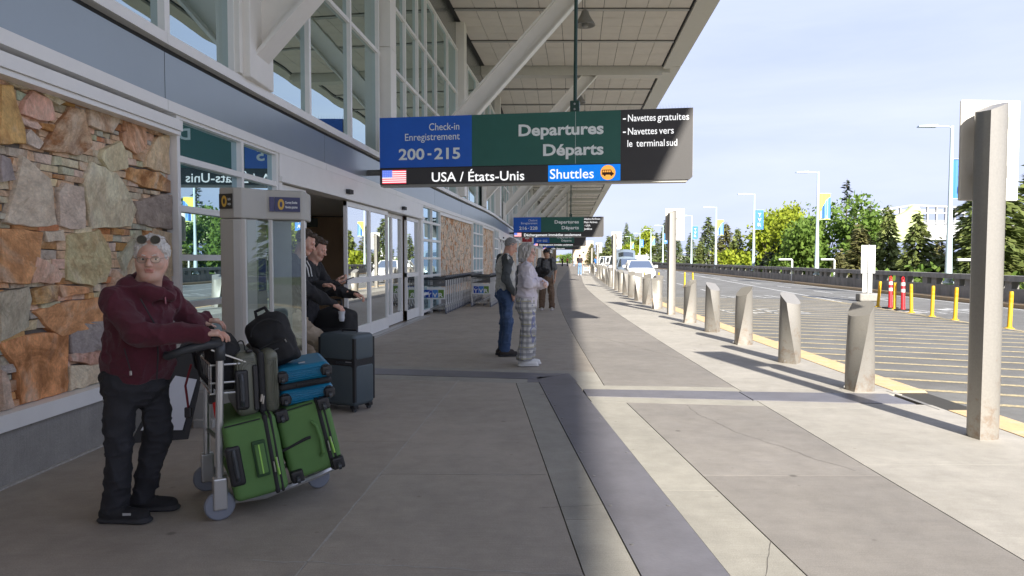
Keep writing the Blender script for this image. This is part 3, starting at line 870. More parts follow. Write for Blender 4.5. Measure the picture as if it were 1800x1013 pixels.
# --- lower storey units
def win_unit(s0, s1, cols, rows=(0.10, .54, 1.0, 1.46, 1.93, 2.40, 2.80), mw=.055):
    w = MB()
    edges = [s0 + (s1-s0)*c for c in cols]
    for e in edges: bx(w, e-mw/2, e+mw/2, -.08, .055, 0, 2.80)
    for r_ in rows: bx(w, s0, s1, -.075, .05, r_-.03, r_+.03)
    wo_ = w.build('window', M_alu, bld)
    for a, c in zip(edges[:-1], edges[1:]):
        for r0, r1 in zip(rows[:-1], rows[1:]):
            pane(a+mw/2, c-mw/2, -.005, r0+.03, r1-.03, M_gl_lo, wo_)
    return wo_
win_unit(6.76, 9.12, (0, .585, 1))
M_vest = mat('vestibule_wall', (.62, .44, .29), .8, var=.12, vscale=1.5)
def door_set(s0, s1, near):
    """sliding doors: header housing, fixed and sliding leaves, floor track"""
    d = MB()
    bx(d, s0, s1, -.14, .07, 2.50, 2.80); bx(d, s0, s1, -.16, .10, 2.44, 2.505)
    bx(d, s1-.26, s1, -.2, .07, 0, 2.44); bx(d, s0, s0+.10, -.1, .06, 0, 2.44)
    fr = d.build('door_frame', M_alu, bld)
    part('door_track', M_aluD, (s0, s1, .02, .16, -.01, .012), (s0, s1, .20, .23, -.01, .010))
    L_ = s1 - s0
    lf = [(s0+.10, s0+.115*L_, 0), (s0+.32*L_, s0+.475*L_, 0), (s0+.475*L_, s0+.625*L_, .0), (s0+.625*L_, s0+.705*L_, -.10), (s0+.705*L_, s0+.815*L_, -.10), (s0+.825*L_, s1-.27, -.02)]
    if not near: lf = [(s0+.1+i*(L_-.4)/8, s0+.1+(i+1)*(L_-.4)/8, -.06*(i % 2)) for i in range(8)]
    for a, c, off in lf:
        l = MB(); t = .045
        for (x0, x1, z0, z1) in ((a, a+t, .02, 2.42), (c-t, c, .02, 2.42), (a, c, .02, .24), (a, c, 2.34, 2.42), (a, c, 1.02, 1.12)):
            bx(l, x0, x1, off-.03, off+.03 - (.004 if z1-z0 < 1 else 0), z0, z1)
        lo = l.build('sliding_leaf', M_alu, bld)
        pane(a+t, c-t, off, .24, 1.02, M_gl_dr, lo); pane(a+t, c-t, off, 1.12, 2.34, M_gl_dr, lo)
    # sensors above
    for q in (s0+.30*L_, s0+.74*L_):
        part('door_sensor', M_dark, (q, q+.2, .075, .14, 2.53, 2.60))
    # vestibule behind
    part('vestibule_back_wall', M_vest, (s0-.2, s1+.2, -3.3, -3.2, 0, 2.9))
    part('vestibule_rail', M_dark, (s0-.2, s1+.2, -3.2, -3.17, 1.10, 1.14), (s0-.2, s1+.2, -3.2, -3.17, 1.92, 1.95))
    part('vestibule_beam', mat('vestibule_beam', (.16, .20, .19), .7), (s0, s1, -2.9, -2.6, 2.25, 2.46))
    part('vestibule_floor', M_conc_w, (s0, s1, -3.2, .02, -.06, -.004))
    part('vestibule_ceiling', M_alu, (s0, s1, -3.2, -.14, 2.52, 2.6))
    part('vestibule_side', M_vest, (s0-.1, s0, -3.2, -.2, 0, 2.5)); part('vestibule_side', M_vest, (s1, s1+.1, -3.2, -.2, 0, 2.5))
    if near:
        hb = part('heater', M_aluD, (s0+.52*L_, s0+.80*L_, -3.17, -2.85, 0, .95), bev=.01)
        part('heater_grille', M_dark, *[(s0+.60*L_+k*.09, s0+.60*L_+k*.09+.05, -2.852, -2.84, .70, .84) for k in range(7)], parent=hb)
door_set(9.16, 18.0, True)
win_unit(18.02, 20.3, (0, .5, 1), rows=(.10, .54, 1.0, 1.46, 1.93, 2.40, 2.80))
def stone_panel(a, c): part('stone_panel', M_rub, (a, c, -.2, -.03, .36, 2.70)); part('panel_plinth', MATS['plinth_concrete'], (a, c, -.2, .02, -.02, .36)); part('panel_head', M_alu, (a, c, -.1, .04, 2.70, 2.80))
stone_panel(20.32, 26.2); win_unit(26.22, 28.6, (0, .34, .67, 1)); stone_panel(28.62, 32.9)
for base in (33.0, 64.0, 95.0, 126.0):
    win_unit(base, base+2.2, (0, .5, 1)) if base < 70 else None
    if base < 70: door_set(base+2.3, base+11.2, False)
    else: part('door_frame', M_alu, (base, base+11.2, -.1, .0, 0, 2.8))
    if base < 70: win_unit(base+11.3, base+13.5, (0, .5, 1)); stone_panel(base+13.6, base+19.4); win_unit(base+19.4, base+21.8, (0, .5, 1)); stone_panel(base+21.8, base+30.9)
    else: stone_panel(base+11.3, base+30.9)
# --- band of blue-grey panels, rails and sill
cuts = [-9, -3, 1.2, 6.55, 10.9, 15.2, 19.5, 23.8, 28.1, 32.4, 38, 44, 50, 58, 66, 80, 100, 130, 160, 195]
for a, c in zip(cuts[:-1], cuts[1:]):
    part('lower_rail', M_alu, (a+.004, c-.004, -.1, .075, 2.80, 2.90))
    part('band_panel', M_band, (a+.006, c-.006, -.1, .05, 2.905, 3.33))
    part('upper_sill', M_alu, (a+.004, c-.004, -.1, .085, 3.40, 3.50))
part('band_groove', M_dark, (-9, 195, -.12, -.01, 2.9, 3.40))
# --- upper glazing
ucols = [-8.7, -6.6, -4.5, -2.4, -.3, 1.8, 4.5, 6.62, 8.02, 10.35, 12.25, 14.0, 16.3, 17.6, 18.6, 19.9, 21.6, 23.2]
s = 25.2
while s < 62: ucols.append(s); s += 2.06
rowsH = [3.50, 5.47, 6.80, 8.20]
bays = [0, 7, 11, 14, 17, 22, 27, 32, len(ucols)-1]
for i0, i1 in zip(bays[:-1], bays[1:]):
    w = MB()
    for i in range(i0 if i0 == 0 else i0+1, i1+1):
        s = ucols[i]; mw = .075 if i not in (7,) else .09
        bx(w, s-mw/2, s+mw/2, -.10, .045, 3.5, 8.2)
    for hh_ in rowsH[1:]: bx(w, ucols[i0]+.04, ucols[i1]-.04, -.095, .035, hh_-.035, hh_+.035)
    if i0 == 7: bx(w, 8.06, 9.2, -.09, .03, 4.50, 4.58)
    wo_ = w.build('window', M_alu, bld)
    for i in range(i0, i1):
        for r0, r1 in zip(rowsH[:-1], rowsH[1:]):
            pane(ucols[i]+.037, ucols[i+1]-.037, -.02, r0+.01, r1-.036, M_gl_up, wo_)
part('upper_glass_far', M_gl_up, (ucols[-1], 195, -.1, -.02, 3.5, 8.2))
part('upper_mullion_far', M_alu, *[(q, q+.1, -.1, .06, 3.5, 8.2) for q in np.arange(ucols[-1]+2, 190, 2.6)])
part('head_panel', mat('head_panel', (.30, .315, .31), .25, .6, var=.05), (-9, 195, -.2, -.03, 8.236, 9.1))
for q in (14.15, 23.35, 33.9, 44.3, 54.6, 64.8, 75.0, 85.3):
    part('column', M_steel, (q-.02, q+.44, -.1, .24, 3.50, 5.60), (q-.02, q+.44, -.1, .238, 5.61, 9.1))
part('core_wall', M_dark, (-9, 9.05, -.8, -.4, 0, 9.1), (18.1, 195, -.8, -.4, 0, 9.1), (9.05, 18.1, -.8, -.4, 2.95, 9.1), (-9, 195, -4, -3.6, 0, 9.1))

# --- far end: pale gateway wall across the pavement
M_tan = mat('tan_render', (.52, .43, .32), .85, var=.08)
gate = thing('gateway_building', 'pale tan building with an open gateway at the far end of the walkway', 'building', (13.5, 190, 0))
def gbox(name, x0, x1, y0, y1, z0, z1, m=M_tan): return MB().box(x0, x1, y0, y1, z0, z1).build(name, m, gate)
gbox('left_pier', -12, -1.75, 0, 4, 0, 4.4); gbox('right_pier', 2.9, 8.2, 0, 4, 0, 4.4); gbox('lintel', -12, 8.2, -.1, 4, 4.4, 6.2)
gbox('gateway_frame', -1.95, -1.7, -.3, .1, 0, 4.3, mat('gate_trim', (.55, .42, .26), .7)); gbox('gateway_frame', 2.75, 3.0, -.3, .1, 0, 4.3, MATS['gate_trim'])
gbox('wall_lamp', 5.4, 5.8, -.2, .0, 3.0, 3.3, M_dark)
# ================================================================= canopy over the pavement
CH = 9.10
def CE(y):                    # outer edge of the canopy, measured from the facade
    return 4.52 + .0785 * y - F(y)
M_tile = mat('ceiling_tile', (.66, .62, .56), .8, var=.08, vscale=1.2)
M_cbeam = mat('canopy_steel', (.56, .54, .48), .5, var=.05)
can = thing('canopy', 'high overhanging entrance canopy with tiled ceiling carried on white diagonal struts', 'canopy', (0, 0, 0))
def cx(b, s0, s1, n0, n1, h0, h1, m=0, step=4):
    """like bx, but n is a fraction-free distance from the facade and 'E' offsets from the edge"""
    fa = (lambda s: n0) if not callable(n0) else n0
    fb = (lambda s: n1) if not callable(n1) else n1
    b.loft([[(F(s)+fa(s), s, h0), (F(s)+fb(s), s, h0), (F(s)+fb(s), s, h1), (F(s)+fa(s), s, h1)] for s in ysamp(s0, s1, step)], m)
def cpart(name, m, *bs):
    b = MB()
    for q in bs: cx(b, *q)
    return b.build(name, m, can, fixn=True)
cpart('roof_deck', M_cbeam, (-40, 195, -4, lambda s: CE(s)-.02, CH+.12, CH+.5))
cpart('ceiling_void', M_dark, (-40, 195, -.1, lambda s: CE(s)-.75, CH+.045, CH+.11))
frames = [-22.3, -12.0, -1.8, 8.5, 18.6, 28.9, 39.2, 49.5, 59.8, 70.1, 80.4, 90.7, 101, 111.3, 121.6, 132, 142, 152, 163, 173, 183]
# fascia in lengths with a notch at every frame
for a, c in zip(frames[:-1], frames[1:]):
    cpart('fascia', M_cbeam, (a+.30, c-.30, lambda s: CE(s)-.76, lambda s: CE(s)-.40, CH-.10, CH+.12), (a+.02, c-.02, lambda s: CE(s)-.395, lambda s: CE(s), CH+.06, CH+.62))
    cpart('fascia_trim', M_dark, (a+.3, c-.3, lambda s: CE(s)-.80, lambda s: CE(s)-.765, CH-.02, CH+.04))
# ceiling tiles: one by one where they can be told apart
NC = 11
def tile_row(s0, s1, single):
    made = []
    for k in range(NC):
        f0, f1 = k / NC, (k+1) / NC
        b = MB()
        w = lambda s: CE(s) - .82 - .12
        cx(b, s0+.008, s1-.008, lambda s: .12 + w(s)*f0 + .008, lambda s: .12 + w(s)*f1 - .008, CH, CH+.03)
        if single: b.build('ceiling_tile', M_tile, can)
        else: made.append(b)
    return made
rest = []
s = 18.95
rows_ = []
for a, c in zip(frames[:-1], frames[1:]):
    a2, c2 = a+.35, c-.35
    n = 12
    for i in range(n):
        r0, r1 = a2 + (c2-a2)*i/n, a2 + (c2-a2)*(i+1)/n
        if i % 4 == 0 and i: r0 += .10
        if i % 4 == 3 and i < n-1: r1 -= .10
        rows_.append((r0, r1))
for r0, r1 in rows_:
    sg = r0 > 19.5 and r1 < 40.5
    for b in tile_row(r0, r1, sg): rest.append(b)
big_ = MB()
for b in rest: big_.add(b.v, b.f)
big_.build('ceiling_tiles', M_tile, can)['kind'] = 'stuff'
# slot lines between tile bays: dark slot and a pale tube
for a, c in zip(frames[:-1], frames[1:]):
    a2, c2 = a+.35, c-.35
    for t in (1/3, 2/3):
        q = a2 + (c2-a2)*t
        b = MB(); cx(b, q-.085, q+.085, .12, lambda s: CE(s)-.82, CH-.03, CH+.04); b.build('slot_channel', M_dark, can)
        MB().tube([(F(q)+.15, q-.10, CH-.05), (F(q)+CE(q)-.85, q-.10, CH-.05)], .035, 6).build('slot_tube', M_aluD, can)
# cross frames, struts and brackets
for k, q in enumerate(frames):
    if q > 160: break
    cpart('cross_beam', M_cbeam, (q-.26, q+.26, -.02, lambda s: CE(s)-.80, CH-.34, CH+.02))
    st = MB()
    bx0, bz0 = F(q)-.08, 3.90
    tx0, tz0 = F(q)+4.28, CH-.33
    d = Vector((tx0-bx0, 0, tz0-bz0)).normalized(); nn = Vector((-d.z, 0, d.x))
    def pr(y0, y1, e0, e1):
        P0, P1 = Vector((bx0, 0, bz0)) - d*.15, Vector((tx0, 0, tz0)) + d*.5
        st.hexa([tuple(P0+nn*e0+Vector((0, q+y0, 0))), tuple(P1+nn*e0+Vector((0, q+y0, 0))), tuple(P1+nn*e0+Vector((0, q+y1, 0))), tuple(P0+nn*e0+Vector((0, q+y1, 0))),
                 tuple(P0+nn*e1+Vector((0, q+y0, 0))), tuple(P1+nn*e1+Vector((0, q+y0, 0))), tuple(P1+nn*e1+Vector((0, q+y1, 0))), tuple(P0+nn*e1+Vector((0, q+y1, 0)))])
    pr(-.21, .21, -.24, -.205); pr(-.21, .21, .205, .24); pr(-.03, .03, -.205, .205)      # I-section
    so = st.build('strut', M_steel, can, fixn=True)
    bk = MB(); bk.rbox(F(q)-.02, F(q)+.15, q-.40, q+.38, 3.50, 4.50, .015); bk.rbox(F(q)-.02, F(q)+.07, q-.50, q-.40, 3.52, 4.55, .01)
    bk.build('strut_bracket', M_steel, can)
# pendant loudspeakers
M_lamp = mat('pendant_grey', (.24, .235, .215), .55)
def pendant(x, y, z, lab):
    t = thing('pendant_speaker', lab, 'loudspeaker', (x, y, z), 0, 'loudspeakers hanging under the canopy')
    MB().lathe([(.035, .46), (.10, .40), (.11, .36), (.13, .30), (.20, .17), (.29, .04), (.30, .0), (.27, .0), (.10, .12)], 20).build('horn', M_lamp, t, smooth=False)
    MB().lathe([(.012, .46), (.012, CH-z)], 8).build('hanger', M_lamp, t)
    MB().lathe([(.05, -.06), (.09, -.03), (.09, .06)], 12).build('driver', M_lamp, t)
    autosmooth(t.children[0])
# ================================================================= signs
M_sblue = mat('sign_blue', (.02, .13, .60), .4, var=.08, vscale=2)
M_sgreen = mat('sign_green', (.03, .135, .105), .4, var=.08, vscale=2)
M_sdark = mat('sign_led_off', (.055, .052, .052), .6, var=.1, vscale=80)
M_scase = mat('sign_case', (.36, .35, .32), .45, .2)
M_letter = mat('sign_letter', (.88, .92, .90), .5, emit=(.62, .68, .66), estr=.0)
M_ledw = mat('led_white', (.6, .6, .6), .6, emit=(1, 1, 1), estr=.25)
M_ledb = mat('led_blue', (.0, .15, .5), .6, emit=(.0, .20, .80), estr=.22)
M_ledo = mat('led_orange', (.8, .4, .1), .6, emit=(1., .40, .06), estr=.25)
M_ledr = mat('led_red', (.7, .05, .1), .6, emit=(1., .03, .07), estr=.22)
M_ledn = mat('led_navy', (.1, .15, .6), .6, emit=(.12, .22, .85), estr=.22)
M_bus = mat('led_brown', (.10, .03, .01), .6)
M_black = mat('black_paint', (.02, .02, .02), .5)
M_rodg = mat('dark_green_rod', (.02, .06, .045), .5)
_dim = {}
def fit_text(name, s, m, parent, u0, z0, width, cap, y=-.002, bold=.0, right=False):
    key = (s, bold)
    if key not in _dim:
        me = text_mesh(s, 1.0, bold); xs = [v.co.x for v in me.vertices]
        hm = text_mesh('H', 1.0, bold); zs = [v.co.z for v in hm.vertices]
        _dim[key] = (min(xs), max(xs), max(zs) - min(zs), min(zs))
    a, b_, ch, zb = _dim[key]
    me = text_mesh(s, 1.0, bold).copy()
    sx, sz = width / (b_ - a), cap / ch
    for v in me.vertices:
        v.co = ((v.co.x - a) * sx, 0, (v.co.z - zb) * sz)
    me.materials.append(m)
    return obj(name, me, parent, (u0, y, z0))
def quad_panel(name, m, parent, u0, u1, z0, z1, y0=-.02, y1=.10):
    return MB().box(u0, u1, y0, y1, z0, z1).build(name, m, parent)

def big_sign(loc, rz, label, nums, led, side, shuttle, tagcase=True, detail=True):
    t = thing('departures_sign', label, 'sign', loc, rz, 'hanging departures signs')
    W, Hh = 5.52, 1.235
    c = MB(); c.prism([(0, .0), (W-.10, .0), (W, .10), (W, Hh), (0, Hh)], .0, .22, plane='xz'); cs = c.build('case', M_scase, t, fixn=True)
    quad_panel('blue_panel', M_sblue, t, 0, 1.706, .335, Hh, -.03, -.001)
    quad_panel('green_panel', M_sgreen, t, 1.707, 4.312, .335, Hh, -.03, -.001)
    MB().prism([(4.313, .035), (W-.05, .035), (W-.005, .08), (W-.005, Hh), (4.313, Hh)], -.03, -.001, plane='xz').build('message_screen', M_sdark, t, fixn=True)
    quad_panel('message_strip', M_sdark, t, 0, 4.312, .035, .318, -.03, -.001)
    MB().box(3.538, 3.542, -.0315, -.030, .34, Hh).build('panel_seam', M_letter, t)
    quad_panel('divider', M_black, t, 0, 4.312, .319, .334, -.028, -.001)
    yl = -.034
    if detail:
        fit_text('lettering', 'Check-in', M_letter, t, .925, .985, .555, .125, yl, .004)
        fit_text('lettering', 'Enregistrement', M_letter, t, .478, .812, 1.01, .125, yl, .004)
    fit_text('lettering', nums[0], M_letter, t, .358, .47, .48 if nums[1] else 1.13, .20, yl, .025)
    if nums[1]:
        fit_text('lettering', nums[1], M_letter, t, 1.02, .47, .475, .20, yl, .025)
        MB().box(.895, .965, yl-.001, yl+.002, .545, .58).build('lettering', M_letter, t)
    fit_text('lettering', 'Departures', M_letter, t, 2.544, .835, 1.478, .205, yl, .03)
    fit_text('lettering', 'Départs', M_letter, t, 2.977, .483, 1.046, .205, yl, .03)
    # flag
    f = MB(); x0, x1, z0, z1 = .045, .495, .05, .292
    for k in range(13):
        f.add([(x0, yl, z0+(z1-z0)*k/13), (x1, yl, z0+(z1-z0)*k/13), (x1, yl, z0+(z1-z0)*(k+1)/13), (x0, yl, z0+(z1-z0)*(k+1)/13)], [(0, 1, 2, 3)], 0 if k % 2 == 0 else 1)
    f.add([(x0, yl-.002, z0+(z1-z0)*.46), (x0+.19, yl-.002, z0+(z1-z0)*.46), (x0+.19, yl-.002, z1), (x0, yl-.002, z1)], [(0, 1, 2, 3)], 2)
    if detail:
        for i in range(5):
            for j in range(4):
                cx_, cz_ = x0+.02+i*.0375, z0+(z1-z0)*.52+j*.031
                f.add([(cx_-.005, yl-.003, cz_), (cx_, yl-.003, cz_-.005), (cx_+.005, yl-.003, cz_), (cx_, yl-.003, cz_+.005)], [(0, 1, 2, 3)], 1)
    f.build('flag', [M_ledr, M_ledw, M_ledn], t)
    fit_text('led_text', led[0], M_ledw, t, led[1], .072, led[2], .165, yl, .008)
    if shuttle:
        quad_panel('shuttle_screen', M_ledb, t, 3.067, 4.312, .036, .318, -.033, -.0305)
        fit_text('led_text', 'Shuttles', M_ledw, t, 3.098, .085, .76, .165, yl-.003, .006)
        disc = MB(); disc.add([(4.10+.128*math.cos(a), yl-.003, .177+.128*math.sin(a)) for a in np.linspace(0, 2*math.pi, 29)[:-1]], [tuple(range(28))])
        disc.build('bus_emblem', M_ledo, t)
        bs = MB(); yb = yl-.006
        def rq(a, b_, c_, d_, m=0, y=yb): bs.add([(4.10+a, y, .177+c_), (4.10+b_, y, .177+c_), (4.10+b_, y, .177+d_), (4.10+a, y, .177+d_)], [(0, 1, 2, 3)], m)
        rq(-.10, .055, -.04, .048); bs.add([(4.155, yb, .137), (4.20, yb, .137), (4.20, yb, .165), (4.17, yb, .182), (4.155, yb, .222)], [(0, 1, 2, 3, 4)])
        for k in range(4): rq(-.088+k*.036, -.062+k*.036, .004, .034, 1, yb-.002)
        for cx_ in (-.055, .06): bs.add([(4.10+cx_+.02*math.cos(a), yb-.002, .177-.042+.02*math.sin(a)) for a in np.linspace(0, 2*math.pi, 13)[:-1]], [tuple(range(12))])
        bs.build('bus_pictogram', [M_bus, M_ledo], t)
    for (s_, u_, z_, w_) in side:
        if s_.startswith('- '):
            MB().box(u_, u_+.05, yl-.001, yl+.002, z_+.035, z_+.055).build('led_dash', M_ledw, t); s_ = s_[2:]; u_ += .085; w_ -= .085
        for q_, wd in enumerate(s_.split(' ')):
            tot = sum(len(x) for x in s_.split(' ')) + .5*s_.count(' '); off = sum(len(x)+.5 for x in s_.split(' ')[:q_])
            fit_text('led_text', wd, M_ledw, t, u_ + w_*off/tot, z_, w_*len(wd)/tot*(.7 if wd == 'le' else 1), .115, yl, .004)
    # hanger rod and arm to the wall
    MB().tube([(3.52, .10, Hh-.02), (3.55, .10, CH-loc[2]-.3)], .032, 10).build('hanger_rod', M_rodg, t)
    hk = MB().rbox(3.44, 3.60, .02, .18, Hh, Hh+.20, .01).build('hanger_clamp', M_rodg, t)
    for k in range(2): MB().lathe([(.018, .0), (.018, .012)], 8, axis='y', c=(3.52, .005, Hh+.05+k*.09)).build('bolt', M_aluD, hk)
    MB().tube([(-.42, .11, .27), (.02, .11, .27)], .055, 12).build('wall_arm', mat('arm_grey', (.12, .12, .115), .5), t)
    MB().box(-.44, -.38, -.04, .24, .10, .42).build('wall_bracket', MATS['arm_grey'], t)
    # bird spikes along the top
    sp = MB()
    for k in range(110 if detail else 0):
        u_ = .03 + k * .05
        for dx, dy in ((-.02, -.03), (.015, .03)):
            sp.add([(u_-.0012, .1, Hh), (u_+.0012, .1, Hh), (u_+dx, .1+dy*1.5, Hh+.12)], [(0, 1, 2)])
    if detail: sp.build('bird_spikes', M_aluD, t)['kind'] = 'stuff'
    return t
big_sign((-2.39, 13.0, 2.755), math.atan2(-.9, 5.44), 'nearest hanging departures sign, check-in 200-215, with an orange bus emblem', ('200', '215'), ('USA / États-Unis', .972, 1.674),
         [('- Navettes gratuites', 4.349, 1.035, 1.10), ('- Navettes vers', 4.35, .81, .85), ('le terminal sud', 4.428, .605, .83)], True)
def sign_at(y, **k):
    x = F(y) + .30
    return big_sign((x, y, 2.755), -.16, **k)
sign_at(44.0, label='second hanging departures sign down the walkway, check-in 216-228', nums=('216', '228'), led=('Déchargement immédiat seulement', .66, 3.5),
        side=[('Alaska Airlines', 4.34, 1.05, .97), ('Flair Airlines', 4.34, .85, .80), ('- USA', 4.36, .65, .36), ('JetBlue', 4.34, .45, .48)], shuttle=False)
sign_at(75.0, label='third hanging departures sign down the walkway, check-in 229-252', nums=('229', '252'), led=('Déchargement immédiat seulement', .66, 3.5), side=[('Delta Air Lines', 4.34, 1.05, .97)], shuttle=False, detail=False)
sign_at(104.0, label='farthest hanging departures sign, only its message strip in clear view', nums=('', '') if False else ('253', '260'), led=('USA / États-Unis', 1.2, 1.9), side=[], shuttle=False, detail=False) if False else \
    big_sign((F(104)+.3, 104, 2.755), -.16, 'farthest hanging departures sign, only its message strip in clear view', (' - ', ''), ('USA / États-Unis', 1.3, 1.9), [], False, detail=False)
# small red shop sign over the far door
rs = thing('projecting_sign', 'small white and red maple-leaf projecting sign on the far wall', 'sign', (F(52)+.35, 52, 2.55))
MB().rbox(0, .95, -.06, .06, 0, .95, .03).build('case', M_alu, rs)
MB().box(.12, .83, -.066, -.061, .12, .83).build('red_square', mat('sign_red', (.35, .02, .03), .5), rs)
lf = [(0,-.30),(.02,-.12),(.17,-.15),(.13,-.07),(.28,.06),(.22,.09),(.25,.19),(.14,.17),(.12,.22),(.05,.13),(.08,.27),(.04,.25),(0,.33)]
lf = lf + [(-x, z) for x, z in lf[::-1][1:-1]]
MB().add([(.475+x, -.069, .475+z) for x, z in lf], [tuple(range(len(lf)))]).build('maple_leaf', M_alu, rs)

# ================================================================= bollards and pylons along the kerb
def galv():
    m, nt, b = _nodes('rusting_galvanised_steel'); L = nt.links.new
    t = nt.nodes.new('ShaderNodeTexCoord')
    sx = nt.nodes.new('ShaderNodeSeparateXYZ'); L(t.outputs['Object'], sx.inputs[0])
    n = nt.nodes.new('ShaderNodeTexNoise'); n.inputs['Scale'].default_value = 9; n.inputs['Detail'].default_value = 9; n.inputs['Roughness'].default_value = .72
    oi = nt.nodes.new('ShaderNodeObjectInfo')
    ad = nt.nodes.new('ShaderNodeVectorMath'); ad.operation = 'ADD'; L(t.outputs['Object'], ad.inputs[0])
    cb = nt.nodes.new('ShaderNodeCombineXYZ'); L(oi.outputs['Random'], cb.inputs[0]); 
    scl = nt.nodes.new('ShaderNodeVectorMath'); scl.operation = 'SCALE'; scl.inputs['Scale'].default_value = 50; L(cb.outputs[0], scl.inputs[0]); L(scl.outputs[0], ad.inputs[1])
    L(ad.outputs[0], n.inputs['Vector'])
    mz = nt.nodes.new('ShaderNodeMapRange'); mz.inputs[1].default_value = 0; mz.inputs[2].default_value = .95; mz.inputs[3].default_value = .15; mz.inputs[4].default_value = -.06; L(sx.outputs[2], mz.inputs[0])
    a = nt.nodes.new('ShaderNodeMath'); a.operation = 'ADD'; L(n.outputs['Fac'], a.inputs[0]); L(mz.outputs[0], a.inputs[1])
    r_ = nt.nodes.new('ShaderNodeMapRange'); r_.inputs[1].default_value = .60; r_.inputs[2].default_value = .78; r_.inputs[4].default_value = .55; L(a.outputs[0], r_.inputs[0])
    mx = nt.nodes.new('ShaderNodeMix'); mx.data_type = 'RGBA'; mx.inputs[6].default_value = (.385, .365, .33, 1); mx.inputs[7].default_value = (.24, .125, .05, 1); L(r_.outputs[0], mx.inputs[0])
    n2 = nt.nodes.new('ShaderNodeTexNoise'); n2.inputs['Scale'].default_value = 60; n2.inputs['Detail'].default_value = 4; L(t.outputs['Object'], n2.inputs['Vector'])
    m2 = nt.nodes.new('ShaderNodeMapRange'); m2.inputs[1].default_value = .3; m2.inputs[2].default_value = .7; m2.inputs[3].default_value = .94; m2.inputs[4].default_value = 1.05; L(n2.outputs['Fac'], m2.inputs[0])
    mm = nt.nodes.new('ShaderNodeMix'); mm.data_type = 'RGBA'; mm.blend_type = 'MULTIPLY'; mm.inputs[0].default_value = 1; L(mx.outputs[2], mm.inputs[6]); L(m2.outputs[0], mm.inputs[7])
    L(mm.outputs[2], b.inputs['Base Color']); b.inputs['Metallic'].default_value = .55; b.inputs['Roughness'].default_value = .40
    return m
M_galv = galv()
def leaf(w, d, n=9, sharp=1.12):
    """leaf-shaped section: two arcs meeting in two creases"""
    pts = []
    for k in range(n): t = k/(n-1); x = -w/2 + w*t; pts.append((x, -d/2*math.sin(math.pi*t)**sharp))
    for k in range(1, n-1): t = k/(n-1); x = w/2 - w*t; pts.append((x, d/2*math.sin(math.pi*t)**sharp))
    return pts
def bollard_mesh(hgt, w0, d0, w1, d1, twist, slant, slant_dir, levels=7):
    b = MB(); rings = []
    A0, A1 = leaf(w0, d0), leaf(w1, d1)
    for k in range(levels+1):
        t = k/levels; a = twist*t; ring = []
        for p, q in zip(A0, A1):
            x, y = p[0]+(q[0]-p[0])*t, p[1]+(q[1]-p[1])*t
            X, Y = x*math.cos(a)-y*math.sin(a), x*math.sin(a)+y*math.cos(a)
            top = hgt + slant*(X*math.cos(slant_dir)+Y*math.sin(slant_dir))
            ring.append((X, Y, top*t))
        rings.append(ring)
    b.loft(rings)
    return b
def base_frame(pts): return pts
b0 = thing('bollard', 'bollard', 'bollard', (0, 0, 0), 0, 'twisted steel bollards along the kerb')
bo = bollard_mesh(.90, .40, .31, .37, .27, R(42), .62, R(160)).build('body', M_galv, b0, fixn=True); autosmooth(bo, 32)
fx = MB()
for a in (.3, 1.9, 3.4, 5.0): fx.lathe([(.012, 0), (.012, .006)], 8, axis='y', c=(.12*math.cos(a), -.13 if a < 3 else .125, .035))
fx.build('fixing_bolts', M_aluD, b0)['kind'] = 'stuff'
bA = b0
b1 = thing('bollard', 'bollard', 'bollard', (0, 0, 0), 0, 'twisted steel bollards along the kerb')
bo = bollard_mesh(.90, .40, .31, .37, .27, R(-42), .62, R(200)).build('body', M_galv, b1, fixn=True); autosmooth(bo, 32)
for ch in b0.children:
    if ch.name.startswith('fixing'): copy_tree(ch, b1)
ORD = ['nearest twisted steel bollard, rust streaked, right of the dark cover plate', 'second nearest twisted steel bollard along the kerb', 'third nearest twisted steel bollard along the kerb', 'fourth nearest twisted steel bollard along the kerb', 'fifth nearest twisted steel bollard, just before the second tall pylon']
ord2 = ['first', 'second', 'third', 'fourth', 'fifth', 'sixth', 'seventh', 'eighth', 'ninth', 'tenth']
spots = [(7.83, R(-130)), (9.92, R(-84)), (12.04, R(-136)), (14.12, R(-78)), (16.15, R(-140))]
blist = [(y, a, ORD[i]) for i, (y, a) in enumerate(spots)]
for i in range(7): blist.append((20.57 + 2.04*i, R(-125 + 11*i), '%s steel bollard beyond the second tall pylon' % ord2[i]))
for i in range(10): blist.append((36.95 + 2.04*i, R(-75 - 9*i), '%s steel bollard beyond the third tall pylon' % ord2[i]))
for i in range(9): blist.append((60.6 + 2.04*i, R(-120+10*i), '%s steel bollard beyond the fourth tall pylon' % ord2[i]))
for i, (y, a, lab) in enumerate(blist):
    pr_ = (b0, b1)[i % 2]
    o = pr_ if i < 2 else copy_tree(pr_)
    o.location = (3.79 + K(y), y, 0); o.rotation_euler = (0, 0, a); o['label'] = lab
def pylon(y, lab, panel):
    t = thing('pylon', lab, 'pylon', (3.80 + K(y), y, 0), 0, 'tall steel pylons along the kerb')
    p = bollard_mesh(2.66, .285, .225, .285, .225, R(6), .38, R(150), 8).build('body', M_galv, t, fixn=True, rot=(0, 0, R(-130))); autosmooth(p, 32)
    if panel:
        s = MB(); s.rbox(-.255, .255, .0, .025, 1.93, 2.76, .012, 2); so = s.build('sign_panel', mat('panel_white', (.66, .64, .60), .5, var=.03), t, loc=(.125, .19, 0), rot=(0, 0, R(3)))
        MB().box(-.05, .05, -.14, .0, 2.1, 2.2).build('panel_bracket', M_galv, so); MB().box(-.05, .05, -.14, .0, 2.5, 2.6).build('panel_bracket', M_galv, so)
pylon(5.74, 'nearest tall steel pylon with a white sign panel, at the right edge', True)
pylon(18.47, 'second tall steel pylon with a white sign panel, among the bollards', True)
